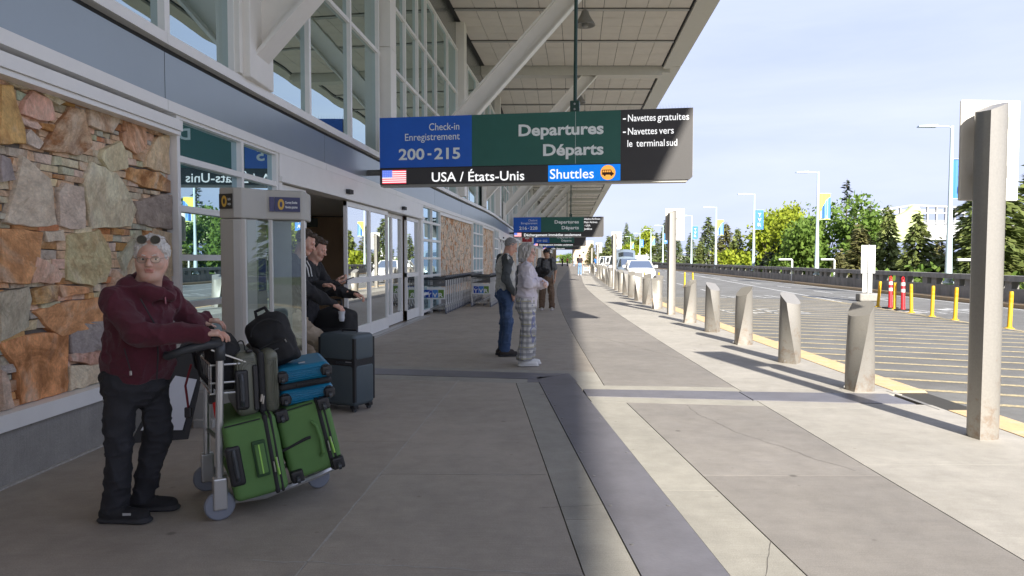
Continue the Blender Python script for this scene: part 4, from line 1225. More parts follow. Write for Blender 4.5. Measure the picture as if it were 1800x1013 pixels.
pylon(34.86, 'third tall steel pylon along the kerb, small panel at its top', True)
pylon(58.5, 'fourth tall steel pylon along the kerb, beside the open-door car', True)
pylon(80.0, 'farthest tall steel pylon before the gateway building', False)

# ================================================================= lamp posts with banners
M_pole = mat('pale_blue_pole', (.50, .61, .64), .4, var=.04)
M_bblue = mat('banner_blue', (.05, .20, .58), .6, var=.05)
M_byel = mat('banner_yellow', (.70, .68, .10), .6)
M_bwhite = mat('banner_white', (.72, .74, .74), .6)
M_blite = mat('banner_light_blue', (.22, .45, .75), .6)
def lamp_post(y, kind, lab, hgt=6.72):
    t = thing('lamp_post', lab, 'lamp post', (PAR(y) + .14, y, RZ + .62), 0, 'pale lamp posts along the parapet')
    MB().lathe([(.21, 0), (.21, .06), (.135, .10), (.13, .5), (.085, 3.2), (.06, hgt-.5)], 14).build('pole', M_pole, t, smooth=False); autosmooth(t.children[0])
    a = MB(); a.tube([(0, 0, hgt-.58), (-.15, 0, hgt-.53), (-1.0, 0, hgt-.52)], .03, 8); a.build('arm', M_pole, t)
    MB().hexa([(-1.35, -.11, hgt-.56), (-.62, -.13, hgt-.56), (-.62, .13, hgt-.56), (-1.35, .11, hgt-.56), (-1.33, -.09, hgt-.50), (-.62, -.09, hgt-.46), (-.62, .09, hgt-.46), (-1.33, .09, hgt-.50)]).build('lamp_head', M_pole, t)
    if kind:
        z0, z1 = 3.36, 4.92
        MB().tube([(.05, 0, z1), (.80, 0, z1)], .014, 6).build('banner_arm', M_pole, t); MB().tube([(.05, 0, z0), (.80, 0, z0)], .014, 6).build('banner_arm', M_pole, t)
        b = MB(); nu = 6
        b.loft([[(.10+.67*k/nu, .035*math.sin(k*1.1), z0), (.10+.67*k/nu, .035*math.sin(k*1.1+.4), z1), (.10+.67*k/nu, .012+.035*math.sin(k*1.1+.4), z1), (.10+.67*k/nu, .012+.035*math.sin(k*1.1), z0)] for k in range(nu+1)])
        bn = b.build('banner', M_bblue if kind == 'b' else M_byel, t, fixn=True)
        if kind == 'b':
            for i, ch in enumerate('YVR'): fit_text('banner_letter', ch, M_bwhite, bn, .29, 4.40-i*.40, .28, .27, -.05, .03)
        else:
            yy_ = -.045
            pl = MB()
            def q(m, *p): pl.add([(a_, yy_, c_) for a_, c_ in p], [tuple(range(len(p)))], m)
            q(1, (.24, 3.42), (.42, 3.42), (.42, 4.35), (.24, 4.05)); q(0, (.44, 3.42), (.60, 3.42), (.60, 4.62), (.44, 4.45)); q(1, (.62, 3.42), (.75, 3.42), (.75, 4.70), (.62, 4.65)); q(2, (.30, 3.42), (.34, 3.42), (.34, 4.2), (.30, 4.15)); q(2, (.50, 3.6), (.53, 3.6), (.53, 4.5), (.50, 4.47)); q(2, (.13, 3.42), (.21, 3.42), (.21, 3.9), (.13, 3.75))
            pl.build('banner_print', [M_blite, M_bblue, M_bwhite], bn)
    return t
for y, k, lab in [(28.3, 'b', 'nearest pale lamp post, blue banner half hidden by the tall pylon'), (43.2, 'y', 'pale lamp post with a yellow and blue banner, second from the right'), (57.8, 'b', 'pale lamp post with a blue banner, third from the right'),
                  (72.4, 'y', 'pale lamp post with a yellow banner, fourth from the right'), (86.5, 'b', 'pale lamp post with a small blue banner, fifth from the right'), (112, 'b', 'sixth lamp post from the right, small blue banner, in front of dark firs'),
                  (128, 'y', 'seventh lamp post from the right, tiny yellow banner'), (147, 'b', 'eighth lamp post from the right, tiny blue banner'), (168, 'y', 'farthest lamp post, tiny yellow banner')]:
    lamp_post(y, k, lab)
# low white light poles of the level below, seen over the rail
for i, (y, x, lab) in enumerate([(31, 20.3, 'low white pipe frame beyond the parapet beside the nearest lamp post'), (47, 21.3, 'low white pipe frame beyond the parapet beside the second lamp post'), (47.5, 18.7, 'low white pipe frame beyond the parapet left of the second lamp post')]):
    t = thing('pipe_frame', lab, 'pipe frame', (x, y, -2), 0, 'white pipe frames beyond the parapet')
    MB().tube([(0, 0, 0), (0, 0, 3.35), (-.05, 0, 3.4), (-.9, 0, 3.4)], .06, 8).build('pipe', M_bwhite, t)

# ================================================================= delineators, sign post
M_dy = mat('delineator_yellow', (.62, .38, .015), .5); M_dyl = mat('delineator_amber', (.68, .33, .01), .35)
M_dr = mat('delineator_red', (.62, .02, .03), .5); M_dw = mat('reflective_white', (.75, .75, .75), .4); M_rub = mat('black_rubber', (.02, .02, .02), .8)
d0 = thing('delineator_post', 'd', 'delineator', (0, 0, 0), 0, 'yellow flexible posts at the hatched area')
MB().lathe([(.10, 0), (.10, .015), (.055, .03), (.048, .09), (.046, .82), (.04, .85)], 14).build('tube', M_dy, d0); autosmooth(d0.children[0])
MB().lathe([(.0475, .60), (.0475, .66)], 14, cap=False).build('band', M_dyl, d0); MB().lathe([(.0475, .70), (.0475, .78)], 14, cap=False).build('band', M_dyl, d0)
dl = [(12.11, 23.5, .08, 'yellow flexible post leaning, leftmost of the row by the white sign'), (12.02, 22.3, .0, 'yellow flexible post between the two red posts'), (11.83, 21.02, -.03, 'yellow flexible post just right of the two red posts'),
      (11.59, 19.58, .02, 'yellow flexible post, second right of the red posts'), (11.54, 18.48, .03, 'yellow flexible post, third right of the red posts'), (11.38, 16.22, .03, 'yellow flexible post right of the nearest tall pylon'),
      (9.6, 39.5, .0, 'far yellow post behind the fifth bollard, left one'), (9.75, 38.2, -.05, 'far yellow post behind the fifth bollard, right one'), (7.95, 38.5, 0, 'far yellow post just right of the white car'), (7.35, 39.5, 0, 'far yellow post in front of the white car')]
for i, (x, y, ln, lab) in enumerate(dl):
    o = d0 if i == 0 else copy_tree(d0)
    o.location = (x, y, RZ+.004); o.rotation_euler = (0, ln, 0); o['label'] = lab
r0 = thing('channelizer_post', 'left red and white channelizer post on a black base', 'channelizer', (12.2, 22.9, RZ+.004), 0, 'red channelizer posts')
MB().prism([(.25*math.cos(a), .25*math.sin(a)) for a in np.linspace(0, 2*math.pi, 9)[:-1]], 0, .035).build('base', M_rub, r0)
MB().lathe([(.075, .03), (.06, .10), (.058, .86), (.035, .95)], 14).build('tube', M_dr, r0); autosmooth(r0.children[1])
for z in (.56, .76): MB().lathe([(.0605, z), (.0605, z+.10)], 14, cap=False).build('band', M_dw, r0)
MB().tube([(-.03, 0, .94), (-.035, 0, 1.0), (0, 0, 1.04), (.035, 0, 1.0), (.03, 0, .94)], .014, 6).build('loop', M_dr, r0)
r1 = copy_tree(r0); r1.location = (12.12, 22.0, RZ+.004); r1['label'] = 'right red and white channelizer post on a black base'; r1.rotation_euler = (0, -.02, 0)
sp_ = thing('sign_post', 'white road sign seen from behind on a steel post with concrete foot', 'sign', (13.35, 26.65, RZ+.004))
MB().rbox(-.38, .38, -.2, .2, 0, .30, .06).build('foot', MATS['plinth_concrete'], sp_)
MB().rbox(-.26, .27, .02, .035, 1.05, 2.10, .007, 2).build('sign_plate', mat('sign_back', (.74, .75, .75), .4), sp_)
MB().rbox(-.20, .17, .02, .035, .33, 1.03, .007, 2).build('lower_plate', mat('sign_back_low', (.52, .53, .52), .45), sp_)
MB().box(-.03, .03, -.035, .018, .25, 2.12).build('post', M_aluD, sp_)
pendant(F(21)+4.1, 20.6, 8.1, 'pendant loudspeaker under the canopy at the top edge, nearest')
pendant(F(30)+3.9, 30.4, 8.05, 'upper of the two pendant loudspeakers beyond the white cross beam')
pendant(F(33)+4.25, 33.5, 7.9, 'lower of the two pendant loudspeakers beyond the white cross beam')
# ================================================================= trees beyond the parapet
def leaf_mat(name, c1, c2, trans=.25):
    m, nt, b = _nodes(name); L = nt.links.new
    t = nt.nodes.new('ShaderNodeTexCoord'); n = nt.nodes.new('ShaderNodeTexNoise'); n.inputs['Scale'].default_value = 1.1; n.inputs['Detail'].default_value = 5; L(t.outputs['Object'], n.inputs['Vector'])
    r_ = nt.nodes.new('ShaderNodeMapRange'); r_.inputs[1].default_value = .32; r_.inputs[2].default_value = .68; L(n.outputs['Fac'], r_.inputs[0])
    mx = nt.nodes.new('ShaderNodeMix'); mx.data_type = 'RGBA'; mx.inputs[6].default_value = (*c1, 1); mx.inputs[7].default_value = (*c2, 1); L(r_.outputs[0], mx.inputs[0])
    L(mx.outputs[2], b.inputs['Base Color']); b.inputs['Roughness'].default_value = .65; b.inputs['Specular IOR Level'].default_value = .25
    tr = nt.nodes.new('ShaderNodeBsdfTranslucent'); L(mx.outputs[2], tr.inputs['Color'])
    ms = nt.nodes.new('ShaderNodeMixShader'); ms.inputs[0].default_value = trans
    L(b.outputs[0], ms.inputs[1]); L(tr.outputs[0], ms.inputs[2]); L(ms.outputs[0], nt.nodes['Material Output'].inputs['Surface'])
    return m
M_bark = mat('bark', (.11, .085, .065), .95, var=.3, vscale=5)
M_fir = leaf_mat('fir_needles', (.09, .13, .05), (.20, .235, .09))
M_cedar = leaf_mat('cedar_foliage', (.105, .145, .042), (.23, .26, .08))
M_cedarb = leaf_mat('bronze_cedar_foliage', (.125, .13, .05), (.22, .205, .08))
M_maple = leaf_mat('spring_leaves', (.20, .27, .02), (.34, .38, .035), .35)
M_alder = leaf_mat('green_leaves', (.10, .18, .03), (.19, .28, .055), .35)
M_darkp = leaf_mat('dark_pine', (.03, .045, .03), (.07, .085, .045))

def quads_mesh(name, C, N, U, S, S2, m):
    """many small leaf faces: centre, axis u, axis v (numpy arrays)"""
    n = len(C)
    V = np.empty((n, 4, 3), np.float32)
    a = U * S[:, None]; b = N * S2[:, None]
    V[:, 0] = C - a * .5; V[:, 1] = C - b * .5 + a * .1; V[:, 2] = C + a * .6; V[:, 3] = C + b * .5 + a * .1
    me = bpy.data.meshes.new(name)
    me.vertices.add(n*4); me.vertices.foreach_set('co', V.reshape(-1))
    me.loops.add(n*4); me.loops.foreach_set('vertex_index', np.arange(n*4, dtype=np.int32))
    me.polygons.add(n); me.polygons.foreach_set('loop_start', np.arange(0, n*4, 4, dtype=np.int32)); me.polygons.foreach_set('loop_total', np.full(n, 4, np.int32))
    me.materials.append(m); me.update(calc_edges=True)
    return me
def unit(a): return a / (np.linalg.norm(a, axis=-1, keepdims=True) + 1e-9)
def conifer(seed, H_, rad, m, dens=1.0, droop=.35, ragged=.3, top=1.0, leaf_s=.20):
    g = np.random.default_rng(seed); C = []; U = []
    br = MB()
    z = .06*H_
    while z < H_*.985:
        t = z / H_
        r_ = rad * ((1-t)**.85) * (1 if t > .12 else .8) + .08
        nb = max(3, int((4 + 5*(1-t)) ))
        a0 = g.uniform(0, 6.28)
        for k in range(nb):
            a = a0 + 6.283*k/nb + g.normal(0, .25); ln = r_ * (1 + g.normal(0, ragged*.6))
            ln = max(.15, ln)
            rise = .25 * (t - .25)
            npt = max(5, int(ln * 27 * dens))
            q = g.uniform(0.12, 1, npt)**.75
            px_ = q*ln; dz = rise*px_ - droop * (q**2) * ln * .5 
            side = g.normal(0, 1, npt) * (.14 + .34*ln*q*(1-q*.72)) * .6
            x = px_*math.cos(a) - side*math.sin(a); y = px_*math.sin(a) + side*math.cos(a)
            zz = z + dz + g.normal(0, .13, npt) - np.abs(side)*.35
            C.append(np.stack([x, y, zz], 1))
            d = np.stack([np.cos(a + side*1.2/(.3+ln)), np.sin(a + side*1.2/(.3+ln)), np.full(npt, -droop*.7) + g.normal(0, .25, npt)], 1); U.append(d)
            if ln > .5: br.tube([(0, 0, z), (ln*.5*math.cos(a), ln*.5*math.sin(a), z+rise*ln*.5-droop*.12*ln), (ln*.9*math.cos(a), ln*.9*math.sin(a), z+rise*ln*.9-droop*.4*ln)], [.035*(1-t)+.012, .02, .006], 4)
        z += (.19 + .15*(1-t)) * (H_/11)**.5 * (1.0/top)
    C = np.concatenate(C).astype(np.float32); U = unit(np.concatenate(U)).astype(np.float32)
    n = len(C)
    N = unit(np.cross(U, unit(g.normal(0, .45, (n, 3)) + np.array([0, 0, 1.])))).astype(np.float32)
    S = (leaf_s * g.uniform(.7, 1.7, n)).astype(np.float32)
    me = quads_mesh('crown', C, N, U, S*1.5, S*.62, m)
    br.tube([(0, 0, -.5), (0, 0, H_*.4), (0, 0, H_*.99)], [.20*(H_/10), .12*(H_/10), .015], 8)
    return me, br
def broadleaf(seed, H_, rad, m, n_leaf=9000, leaf_s=.22, trunk_h=.3):
    g = np.random.default_rng(seed); r2 = random.Random(seed)
    br = MB(); tips = []
    def grow(p, d, ln, r_, lev):
        q = p + d*ln
        mid = p + d*ln*.5 + Vector((r2.gauss(0, .05), r2.gauss(0, .05), 0))*ln
        br.tube([p, mid, q], [r_, r_*.85, r_*.65], 5 if lev else 8)
        if lev >= 3 or ln < .35: tips.append((q, ln)); return
        if lev >= 1: tips.append((mid, ln))
        for k in range(r2.choice((3, 3, 4))):
            nd = (d*.75 + Vector((r2.gauss(0, .6), r2.gauss(0, .6), r2.gauss(.18, .3)))).normalized()
            grow(q - d*ln*.15*k, nd, ln*r2.uniform(.55, .8), r_*.6, lev+1)
    grow(Vector((0, 0, -.3)), Vector((0.03, 0, 1)), H_*trunk_h, .16*H_/9, 0)
    sc_ = []
    T = np.array([[*t[0]] for t in tips]);
    # stretch the skeleton into the wanted crown
    zmin, zmax = H_*trunk_h*.7, T[:, 2].max()
    k_z = (H_*.93 - zmin) / (zmax - zmin); k_r = rad*.86 / np.percentile(np.hypot(T[:, 0], T[:, 1]), 95)
    T[:, 2] = zmin + (T[:, 2]-zmin)*k_z; T[:, :2] *= k_r
    br.v = [(v[0]*(1 if v[2] < zmin else k_r), v[1]*(1 if v[2] < zmin else k_r), v[2] if v[2] < zmin else zmin+(v[2]-zmin)*k_z) for v in br.v]
    idx = g.integers(0, len(T), n_leaf)
    C = T[idx] + g.normal(0, 1, (n_leaf, 3)) * np.array([.40, .40, .30]) * (rad/3)**.5
    U = unit(g.normal(0, 1, (n_leaf, 3)) + np.array([0, 0, -.25])); N = unit(np.cross(U, g.normal(0, 1, (n_leaf, 3)) + unit(C - np.array([0, 0, H_*.5]))))
    S = leaf_s * g.uniform(.6, 1.4, n_leaf)
    return quads_mesh('crown', C.astype(np.float32), N.astype(np.float32), U.astype(np.float32), S.astype(np.float32)*1.15, S.astype(np.float32)*.85, m), br
protos = {
 'fir': conifer(11, 11, 2.5, M_fir, .95, .32, .3), 'fir2': conifer(12, 11, 2.1, M_fir, .9, .4, .4),
 'cedar': conifer(13, 11, 3.0, M_cedar, 1.15, .5, .25, 1.1), 'cedar2': conifer(17, 11, 2.7, M_cedar, 1.1, .45, .35, 1.1), 'bronze': conifer(14, 11, 3.2, M_cedarb, 1.1, .35, .35, 1.1),
 'sparse': conifer(15, 12, 1.8, M_darkp, .35, .15, .6, .7, .2), 'pine': conifer(16, 10, 3.4, M_darkp, 1.3, .1, .3, 1.1),
 'maple': broadleaf(21, 11, 4.6, M_maple, 11000, .25), 'maple2': broadleaf(24, 11, 4.0, M_maple, 9000, .25), 'alder': broadleaf(22, 11, 3.6, M_alder, 10000, .23), 'alder2': broadleaf(23, 11, 3.4, M_alder, 9000, .23, .25),
}
tree_me = {}
KINDS = {'fir': 'dark fir', 'fir2': 'dark fir', 'cedar': 'green cedar', 'cedar2': 'green cedar', 'bronze': 'bronze-green cedar', 'sparse': 'thin dark spruce', 'pine': 'blackish pine', 'maple': 'bright yellow-green maple', 'maple2': 'bright yellow-green maple', 'alder': 'fresh green alder', 'alder2': 'fresh green alder'}
def px_to(px, y): return (px - 900) / FOC * y
def tree(kind, px, y, top_py, lab, wscale=1.0, rz=None, x=None):
    """px, top_py: where the trunk and the tip are seen from the pavement; y: its distance"""
    cme, br = protos[kind]
    if x is None:
        r0_ = {'maple': 4.6, 'maple2': 4.0, 'alder': 3.8, 'alder2': 3.6, 'pine': 3.4, 'bronze': 3.3}.get(kind, 2.7)
        for _ in range(40):
            if px_to(px, y) - r0_ * wscale * (CAM_H + (455 - top_py) / FOC * y + 7) / 11 > PAR(y) + .5 or px < 1080: break
            y *= 1.04
    zt = CAM_H + (455 - top_py) / FOC * y
    base = -7.0
    hh = zt - base
    H0 = {'sparse': 12, 'pine': 10}.get(kind, 11)
    s_ = hh / H0
    t = thing(KINDS[kind].replace(' ', '_').replace('-', '_') + '_tree', lab, 'tree', (px_to(px, y) if x is None else x, y, base), rnd.uniform(0, 6.28) if rz is None else rz, 'trees beyond the parapet')
    t.scale = (s_*wscale, s_*wscale, s_)
    if kind not in tree_me:
        tree_me[kind] = br.build('trunk', M_bark, t).data
    else: obj('trunk', tree_me[kind], t)
    obj('crown', cme, t)
for a in [
 ('cedar', 1740, 38, 262, 'tall green cedar behind the nearest tall pylon', 1.15), ('cedar2', 1815, 40, 285, 'green cedar cut by the right edge of the picture', 1.2),
 ('cedar2', 1720, 36, 345, 'green cedar between the nearest lamp post and the tall pylon', .95), ('cedar', 1612, 40, 372, 'pointed green cedar right of the white road sign', .95), ('bronze', 1650, 46, 420, 'low bronze-green cedar left of the nearest lamp post', .9),
 ('cedar2', 1560, 46, 362, 'green cedar behind the white road sign', .85), ('bronze', 1512, 44, 398, 'bronze-green cedar left of the white road sign', 1.2), ('fir2', 1528, 60, 355, 'slim dark fir in front of the grey frame building', .8),
 ('sparse', 1486, 58, 312, 'tall thin spruce with sparse branches standing above the others', .8), ('alder', 1468, 48, 345, 'fresh green alder right of the yellow banner', .95), ('alder2', 1442, 46, 372, 'fresh green alder behind the yellow banner', .9),
 ('bronze', 1475, 42, 440, 'low bronze-green cedar right of the second lamp post', .8), ('maple2', 1416, 60, 372, 'yellow-green maple left of the yellow banner', .85), ('pine', 1382, 52, 385, 'broad blackish pine between the second and third lamp posts', 1.0),
 ('maple', 1376, 78, 358, 'largest bright yellow-green maple, rounded crown above the black pine', .9), ('maple2', 1338, 72, 376, 'yellow-green maple right of the blue banner', .9), ('bronze', 1345, 50, 445, 'low bronze-green cedar at the foot of the third lamp post', .9),
 ('cedar', 1296, 66, 400, 'green cedar left of the third lamp post', .85), ('bronze', 1275, 72, 392, 'bronze-green cedar between third and fourth lamp posts', 1.0), ('fir', 1244, 84, 380, 'dark fir behind the fourth lamp post', 1.05),
 ('fir2', 1213, 92, 410, 'dark fir right of the second pylon, behind the fifth lamp post', 1.0), ('cedar2', 1229, 80, 425, 'low green cedar between fourth and fifth lamp posts', .9), ('fir', 1188, 100, 402, 'dark fir hidden by the second pylon', 1.0), ('fir2', 1168, 105, 388, 'tall dark fir left of the second pylon', 1.0),
 ('fir', 1153, 118, 408, 'dark fir left of the tall dark fir by the second pylon', 1.0), ('maple2', 1131, 125, 398, 'far bright green maple above the parked cars', .9), ('alder', 1118, 130, 408, 'far green alder above the parked cars', .8), ('fir2', 1101, 120, 392, 'far pointed dark fir right of the third pylon', .9),
 ('fir', 1108, 112, 410, 'far dark fir above the open car boot', 1.1), ('cedar', 1070, 140, 414, 'far green cedar left of the third pylon', 1.1), ('bronze', 1040, 170, 428, 'far bronze-green cedar beside the gateway building', 1.0), ('fir', 1057, 200, 430, 'farthest dark fir between the fourth pylon and the gateway', 1.0),
 ('maple', 983, 250, 447, 'yellow-green tree seen through the gateway, left', 1.3), ('alder2', 1003, 245, 444, 'green tree seen through the gateway, right', 1.1), ('fir', 1001, 215, 452, 'dark bushy fir inside the gateway opening', .8),
]:
    tree(*a)
# trees further right: outside the frame, they show in the mirrored doors
for i in range(6):
    y = 4 + i * 4.2
    tree(('cedar', 'fir', 'maple2', 'cedar2', 'alder')[i % 5], 0, y, 455 - (rnd.uniform(4.8, 7.0)) * FOC / y, '%s tree from the right edge, beyond the parapet outside the frame' % ord2[i], 1.0, x=PAR(y) + rnd.uniform(4.5, 8))
# low hedge mass under the trees
g = np.random.default_rng(5)
nh = 16000
yy = g.uniform(8, 170, nh); xx = 16.75 + .076*(yy-22) + 1.2 + g.uniform(0, 1, nh)**1.5 * 9
zz = -.65 + g.normal(0, .5, nh) + .7*np.sin(yy*.55) * .5 + .5*np.sin(yy*.21+1)
C = np.stack([xx, yy, zz], 1).astype(np.float32); U = unit(g.normal(0, 1, (nh, 3))).astype(np.float32); N = unit(np.cross(U, g.normal(0, 1, (nh, 3)))).astype(np.float32)
S = g.uniform(.25, .5, nh).astype(np.float32)
hd = obj('undergrowth', quads_mesh('undergrowth', C, N, U, S, S*.8, M_alder)); tag(hd, 'green undergrowth filling the gaps below the trees beyond the parapet', 'undergrowth', kind='stuff')

# ================================================================= far buildings
M_fgrey = mat('far_grey_steel', (.38, .38, .39), .6); M_flime = mat('far_lime_panel', (.50, .56, .26), .6, var=.03); M_fpale = mat('far_pale_wall', (.55, .55, .54), .7)
fb = thing('frame_building', 'grey open-frame building with a rounded lime-green panel behind the trees', 'building', (px_to(1560, 150), 150, 0))
fx0 = px_to(1560, 150)
def FZ(py): return CAM_H + (455-py)/FOC*150
def FXx(px): return px_to(px, 150) - fx0
def fbox(name, m, p0, p1, q0, q1, y0=0, y1=.5): return MB().box(FXx(p0), FXx(p1), y0, y1, FZ(q1), FZ(q0)).build(name, m, fb)
fbox('deck', M_fpale, 1560, 1815, 397, 422, -1, 14)
MB().hexa([(FXx(1495), 0, FZ(379)), (FXx(1605), 0, FZ(362)), (FXx(1605), 1, FZ(362)), (FXx(1495), 1, FZ(379)), (FXx(1495), 0, FZ(376)), (FXx(1605), 0, FZ(359.5)), (FXx(1605), 1, FZ(359.5)), (FXx(1495), 1, FZ(376))]).build('roof_beam', M_fgrey, fb)
MB().hexa([(FXx(1605), 0, FZ(363)), (FXx(1700), 0, FZ(367)), (FXx(1700), 1, FZ(367)), (FXx(1605), 1, FZ(363)), (FXx(1605), 0, FZ(360)), (FXx(1700), 0, FZ(364)), (FXx(1700), 1, FZ(364)), (FXx(1605), 1, FZ(360))]).build('roof_beam', M_fgrey, fb)
for k in range(14):
    px = 1500 + k*16; q0 = np.interp(px, [1495, 1605, 1715], [378, 361, 366])
    fbox('frame_post', M_fgrey, px, px+2.2, q0, 400, .1, .6)
fbox('frame_rail', M_fgrey, 1500, 1700, 376, 378.5, .2, .5) if False else None
fbox('frame_rail', M_fgrey, 1610, 1700, 374, 376, .15, .5); fbox('frame_rail', M_fgrey, 1500, 1700, 392, 394, .15, .5)
fbox('rear_roof', M_fpale, 1590, 1695, 365, 371, 8, 9)
pl = [(1502, 425), (1510, 400), (1535, 386), (1570, 380), (1585, 372), (1596, 362), (1606, 366), (1612, 378), (1614, 394), (1614, 425)]
MB().prism([(FXx(a), FZ(c)) for a, c in pl], -1.6, -.4, plane='xz').build('lime_panel', M_flime, fb, fixn=True)
for i in range(7): fbox('handrail', M_fpale, 1560, 1815, 388+i*1.6, 388.4+i*1.6, -1.1, -1.0)
tw = thing('low_white_building', 'low long white building with a peaked tent roof beyond the parapet', 'building', (px_to(1265, 110), 110, -1.5))
MB().box(-4, 6, 0, 5, 0, 3.2).build('wall', M_bwhite, tw)
MB().hexa([(-1.6, -.2, 3.1), (.9, -.2, 3.1), (.9, 4, 3.1), (-1.6, 4, 3.1), (-.42, 1.6, 5.0), (-.28, 1.6, 5.0), (-.28, 2.0, 5.0), (-.42, 2.0, 5.0)]).build('tent_roof', M_bwhite, tw)
pk = thing('far_parkade', 'pale grey far parking structure with railings beyond the road', 'building', (px_to(1150, 175), 175, -2))
for k in range(3): MB().box(-8, 12, 0, 6, k*1.6, k*1.6+.9).build('deck', M_fpale, pk)
for k in range(11): MB().box(-8+k*2, -7.8+k*2, .05, .4, 0, 4.8).build('post', M_fgrey, pk)
MB().hexa([(-6, -.2, 4.0), (12, -.2, 5.2), (12, 0, 5.2), (-6, 0, 4.0), (-6, -.2, 4.15), (12, -.2, 5.35), (12, 0, 5.35), (-6, 0, 4.15)]).build('ramp_rail', M_fpale, pk)

# ================================================================= vehicles
M_cwhite = mat('car_white', (.78, .78, .77), .25, coat=.6); M_csilver = mat('car_silver_blue', (.24, .30, .36), .3, .4, coat=.6); M_cdark = mat('car_dark', (.05, .055, .065), .25, coat=.6)
M_cgl = glass_mat('car_glass', (.015, .02, .025), (.75, .85, .95), .10); M_tyre = mat('tyre', (.02, .02, .02), .8); M_rim = mat('rim', (.4, .4, .42), .35, .7)
M_hl = mat('headlamp', (.75, .78, .8), .1, .2); M_grl = mat('grille_black', (.015, .015, .015), .4); M_tail = mat('tail_lamp', (.45, .01, .01), .2)
def car(label, loc, rz, paint, L_=4.7, W=1.86, Ht=1.5, hatch=False, door=False, van=False):
    """nose towards -Y in its own frame"""
    t = thing('parked_car', label, 'car', loc, rz, 'cars stopped at the kerb')
    hw = W/2
    zb = .28
    def ring(y, w, z0, z1, cr=.09):
        return [(-w+.05, y, z0), (w-.05, y, z0), (w, y, z0+.08), (w+.0, y, z1-.16), (w-cr, y, z1-.03), (w*.5, y, z1), (-w*.5, y, z1), (-w+cr, y, z1-.03), (-w, y, z1-.16), (-w, y, z0+.08)]
    hood = .98 if not van else 1.10
    prof = [(-L_/2, hw*.66, .42, .66), (-L_/2+.06, hw*.80, .34, .76), (-L_/2+.25, hw*.93, zb, hood-.14), (-L_/2+.6, hw*.985, zb, hood-.05), (-L_/2+1.25, hw, zb, hood+.04), (0, hw, zb, hood+.05), (L_/2-.9, hw, zb, hood+.07), (L_/2-.25, hw*.97, zb+.02, hood+.06), (L_/2-.04, hw*.88, .40, hood), (L_/2, hw*.8, .46, hood-.15)]
    bo_ = MB().loft([ring(*p) for p in prof]).build('body', paint, t, fixn=True); autosmooth(bo_, 40)
    # cabin
    ws = -L_/2 + (1.2 if not van else .75); we = L_/2 - (.25 if not van else .12)
    b0_, t0_ = hood+.02, Ht
    def cring(y, w, z): return [(-w, y, z), (w, y, z)]
    cab = MB()
    A = [(-hw*.90, ws, b0_), (hw*.90, ws, b0_), (hw*.90, we, b0_+.02), (-hw*.90, we, b0_+.02)]
    B = [(-hw*.70, ws+.75, t0_-.05), (hw*.70, ws+.75, t0_-.05), (hw*.70, we-.5 if not van else we-.12, t0_-.06), (-hw*.70, we-.5 if not van else we-.12, t0_-.06)]
    cab.hexa([*A, *B]); go_ = cab.build('cabin_glass', M_cgl, t, fixn=True)
    rf = MB(); B2 = [(x*1.02, y, z) for x, y, z in B]
    rf.hexa([*B2, *[(x*.86, y+(.12 if i < 2 else -.12), t0_) for i, (x, y, z) in enumerate(B2)]]); ro_ = rf.build('roof', paint, t, fixn=True); bevel(ro_, .02)
    pi = MB()
    for i in range(4):
        pi.tube([Vector(A[i])*1.004, Vector(B[i])*1.004], .045, 6)
    for sx in (-1, 1):
        for fy in (.42, .70):
            a_ = Vector((sx*hw*.90, ws+(we-ws)*fy, b0_)); c_ = Vector((sx*hw*.70, ws+.6+(we-ws-.9)*fy, t0_-.05)); pi.tube([a_, c_], .035, 6)
    pi.build('pillars', paint, t)['kind'] = 'stuff'
    for sx in (-1, 1):
        for yw in (-L_/2+.88, L_/2-.88):
            w = MB().lathe([(.20, -.10), (.31, -.11), (.335, -.07), (.335, .07), (.31, .11), (.20, .10)], 20, axis='x').build('wheel', M_tyre, t, loc=(sx*(hw-.10), yw, .335)); autosmooth(w)
            MB().lathe([(.03, .112*sx), (.21, .10*sx), (.21, .06*sx)], 14, axis='x').build('rim', M_rim, w)
        hl = MB().hexa([(sx*hw*.50, -L_/2+.055, .62), (sx*hw*.86, -L_/2+.17, .64), (sx*hw*.86, -L_/2+.20, .64), (sx*hw*.5, -L_/2+.09, .62), (sx*hw*.52, -L_/2+.05, .73), (sx*hw*.87, -L_/2+.19, .76), (sx*hw*.87, -L_/2+.22, .76), (sx*hw*.52, -L_/2+.10, .73)]).build('headlight', M_hl, t, fixn=True)
        MB().rbox(sx*hw*1.0 - .0 if sx > 0 else -hw*1.0-.22, sx*hw*1.0+.22 if sx > 0 else -hw*1.0, ws+.42, ws+.58, hood+.02, hood+.20, .05).build('mirror', paint, t)
        MB().box(sx*hw*.72-.14, sx*hw*.72+.14, L_/2-.045, L_/2+.012, .82, .95).build('tail_light', M_tail, t)
    MB().rbox(-hw*.55, hw*.55, -L_/2-.015, -L_/2+.1, .40, .54, .02).build('grille', M_grl, t)
    MB().box(-.26, .26, -L_/2-.022, -L_/2-.004, .44, .54).build('number_plate', M_bwhite, t)
    if hatch:
        h_ = MB(); pts = [(we-.55, t0_), (we-.1, t0_+.55), (we+.35, t0_+.72)]
        rings = [[(x*math.cos(0)*hw*.78, y, z-.10*abs(x)**2.2) for x in np.linspace(-1, 1, 9)] + [(x*hw*.78, y+.04, z-.06-.10*abs(x)**2.2) for x in np.linspace(1, -1, 9)] for y, z in pts]
        h_.loft(rings); ho = h_.build('tailgate', paint, t, fixn=True)
        gl_ = MB(); rings = [[(x*hw*.62, y-.02, z+.012-.07*abs(x)**2.2) for x in np.linspace(-1, 1, 7)] for y, z in [(we-.42, t0_+.16), (we-.14, t0_+.50)]]
        gl_.loft(rings, cap=False, closed=False); gl_.build('tailgate_glass', M_cgl, ho)
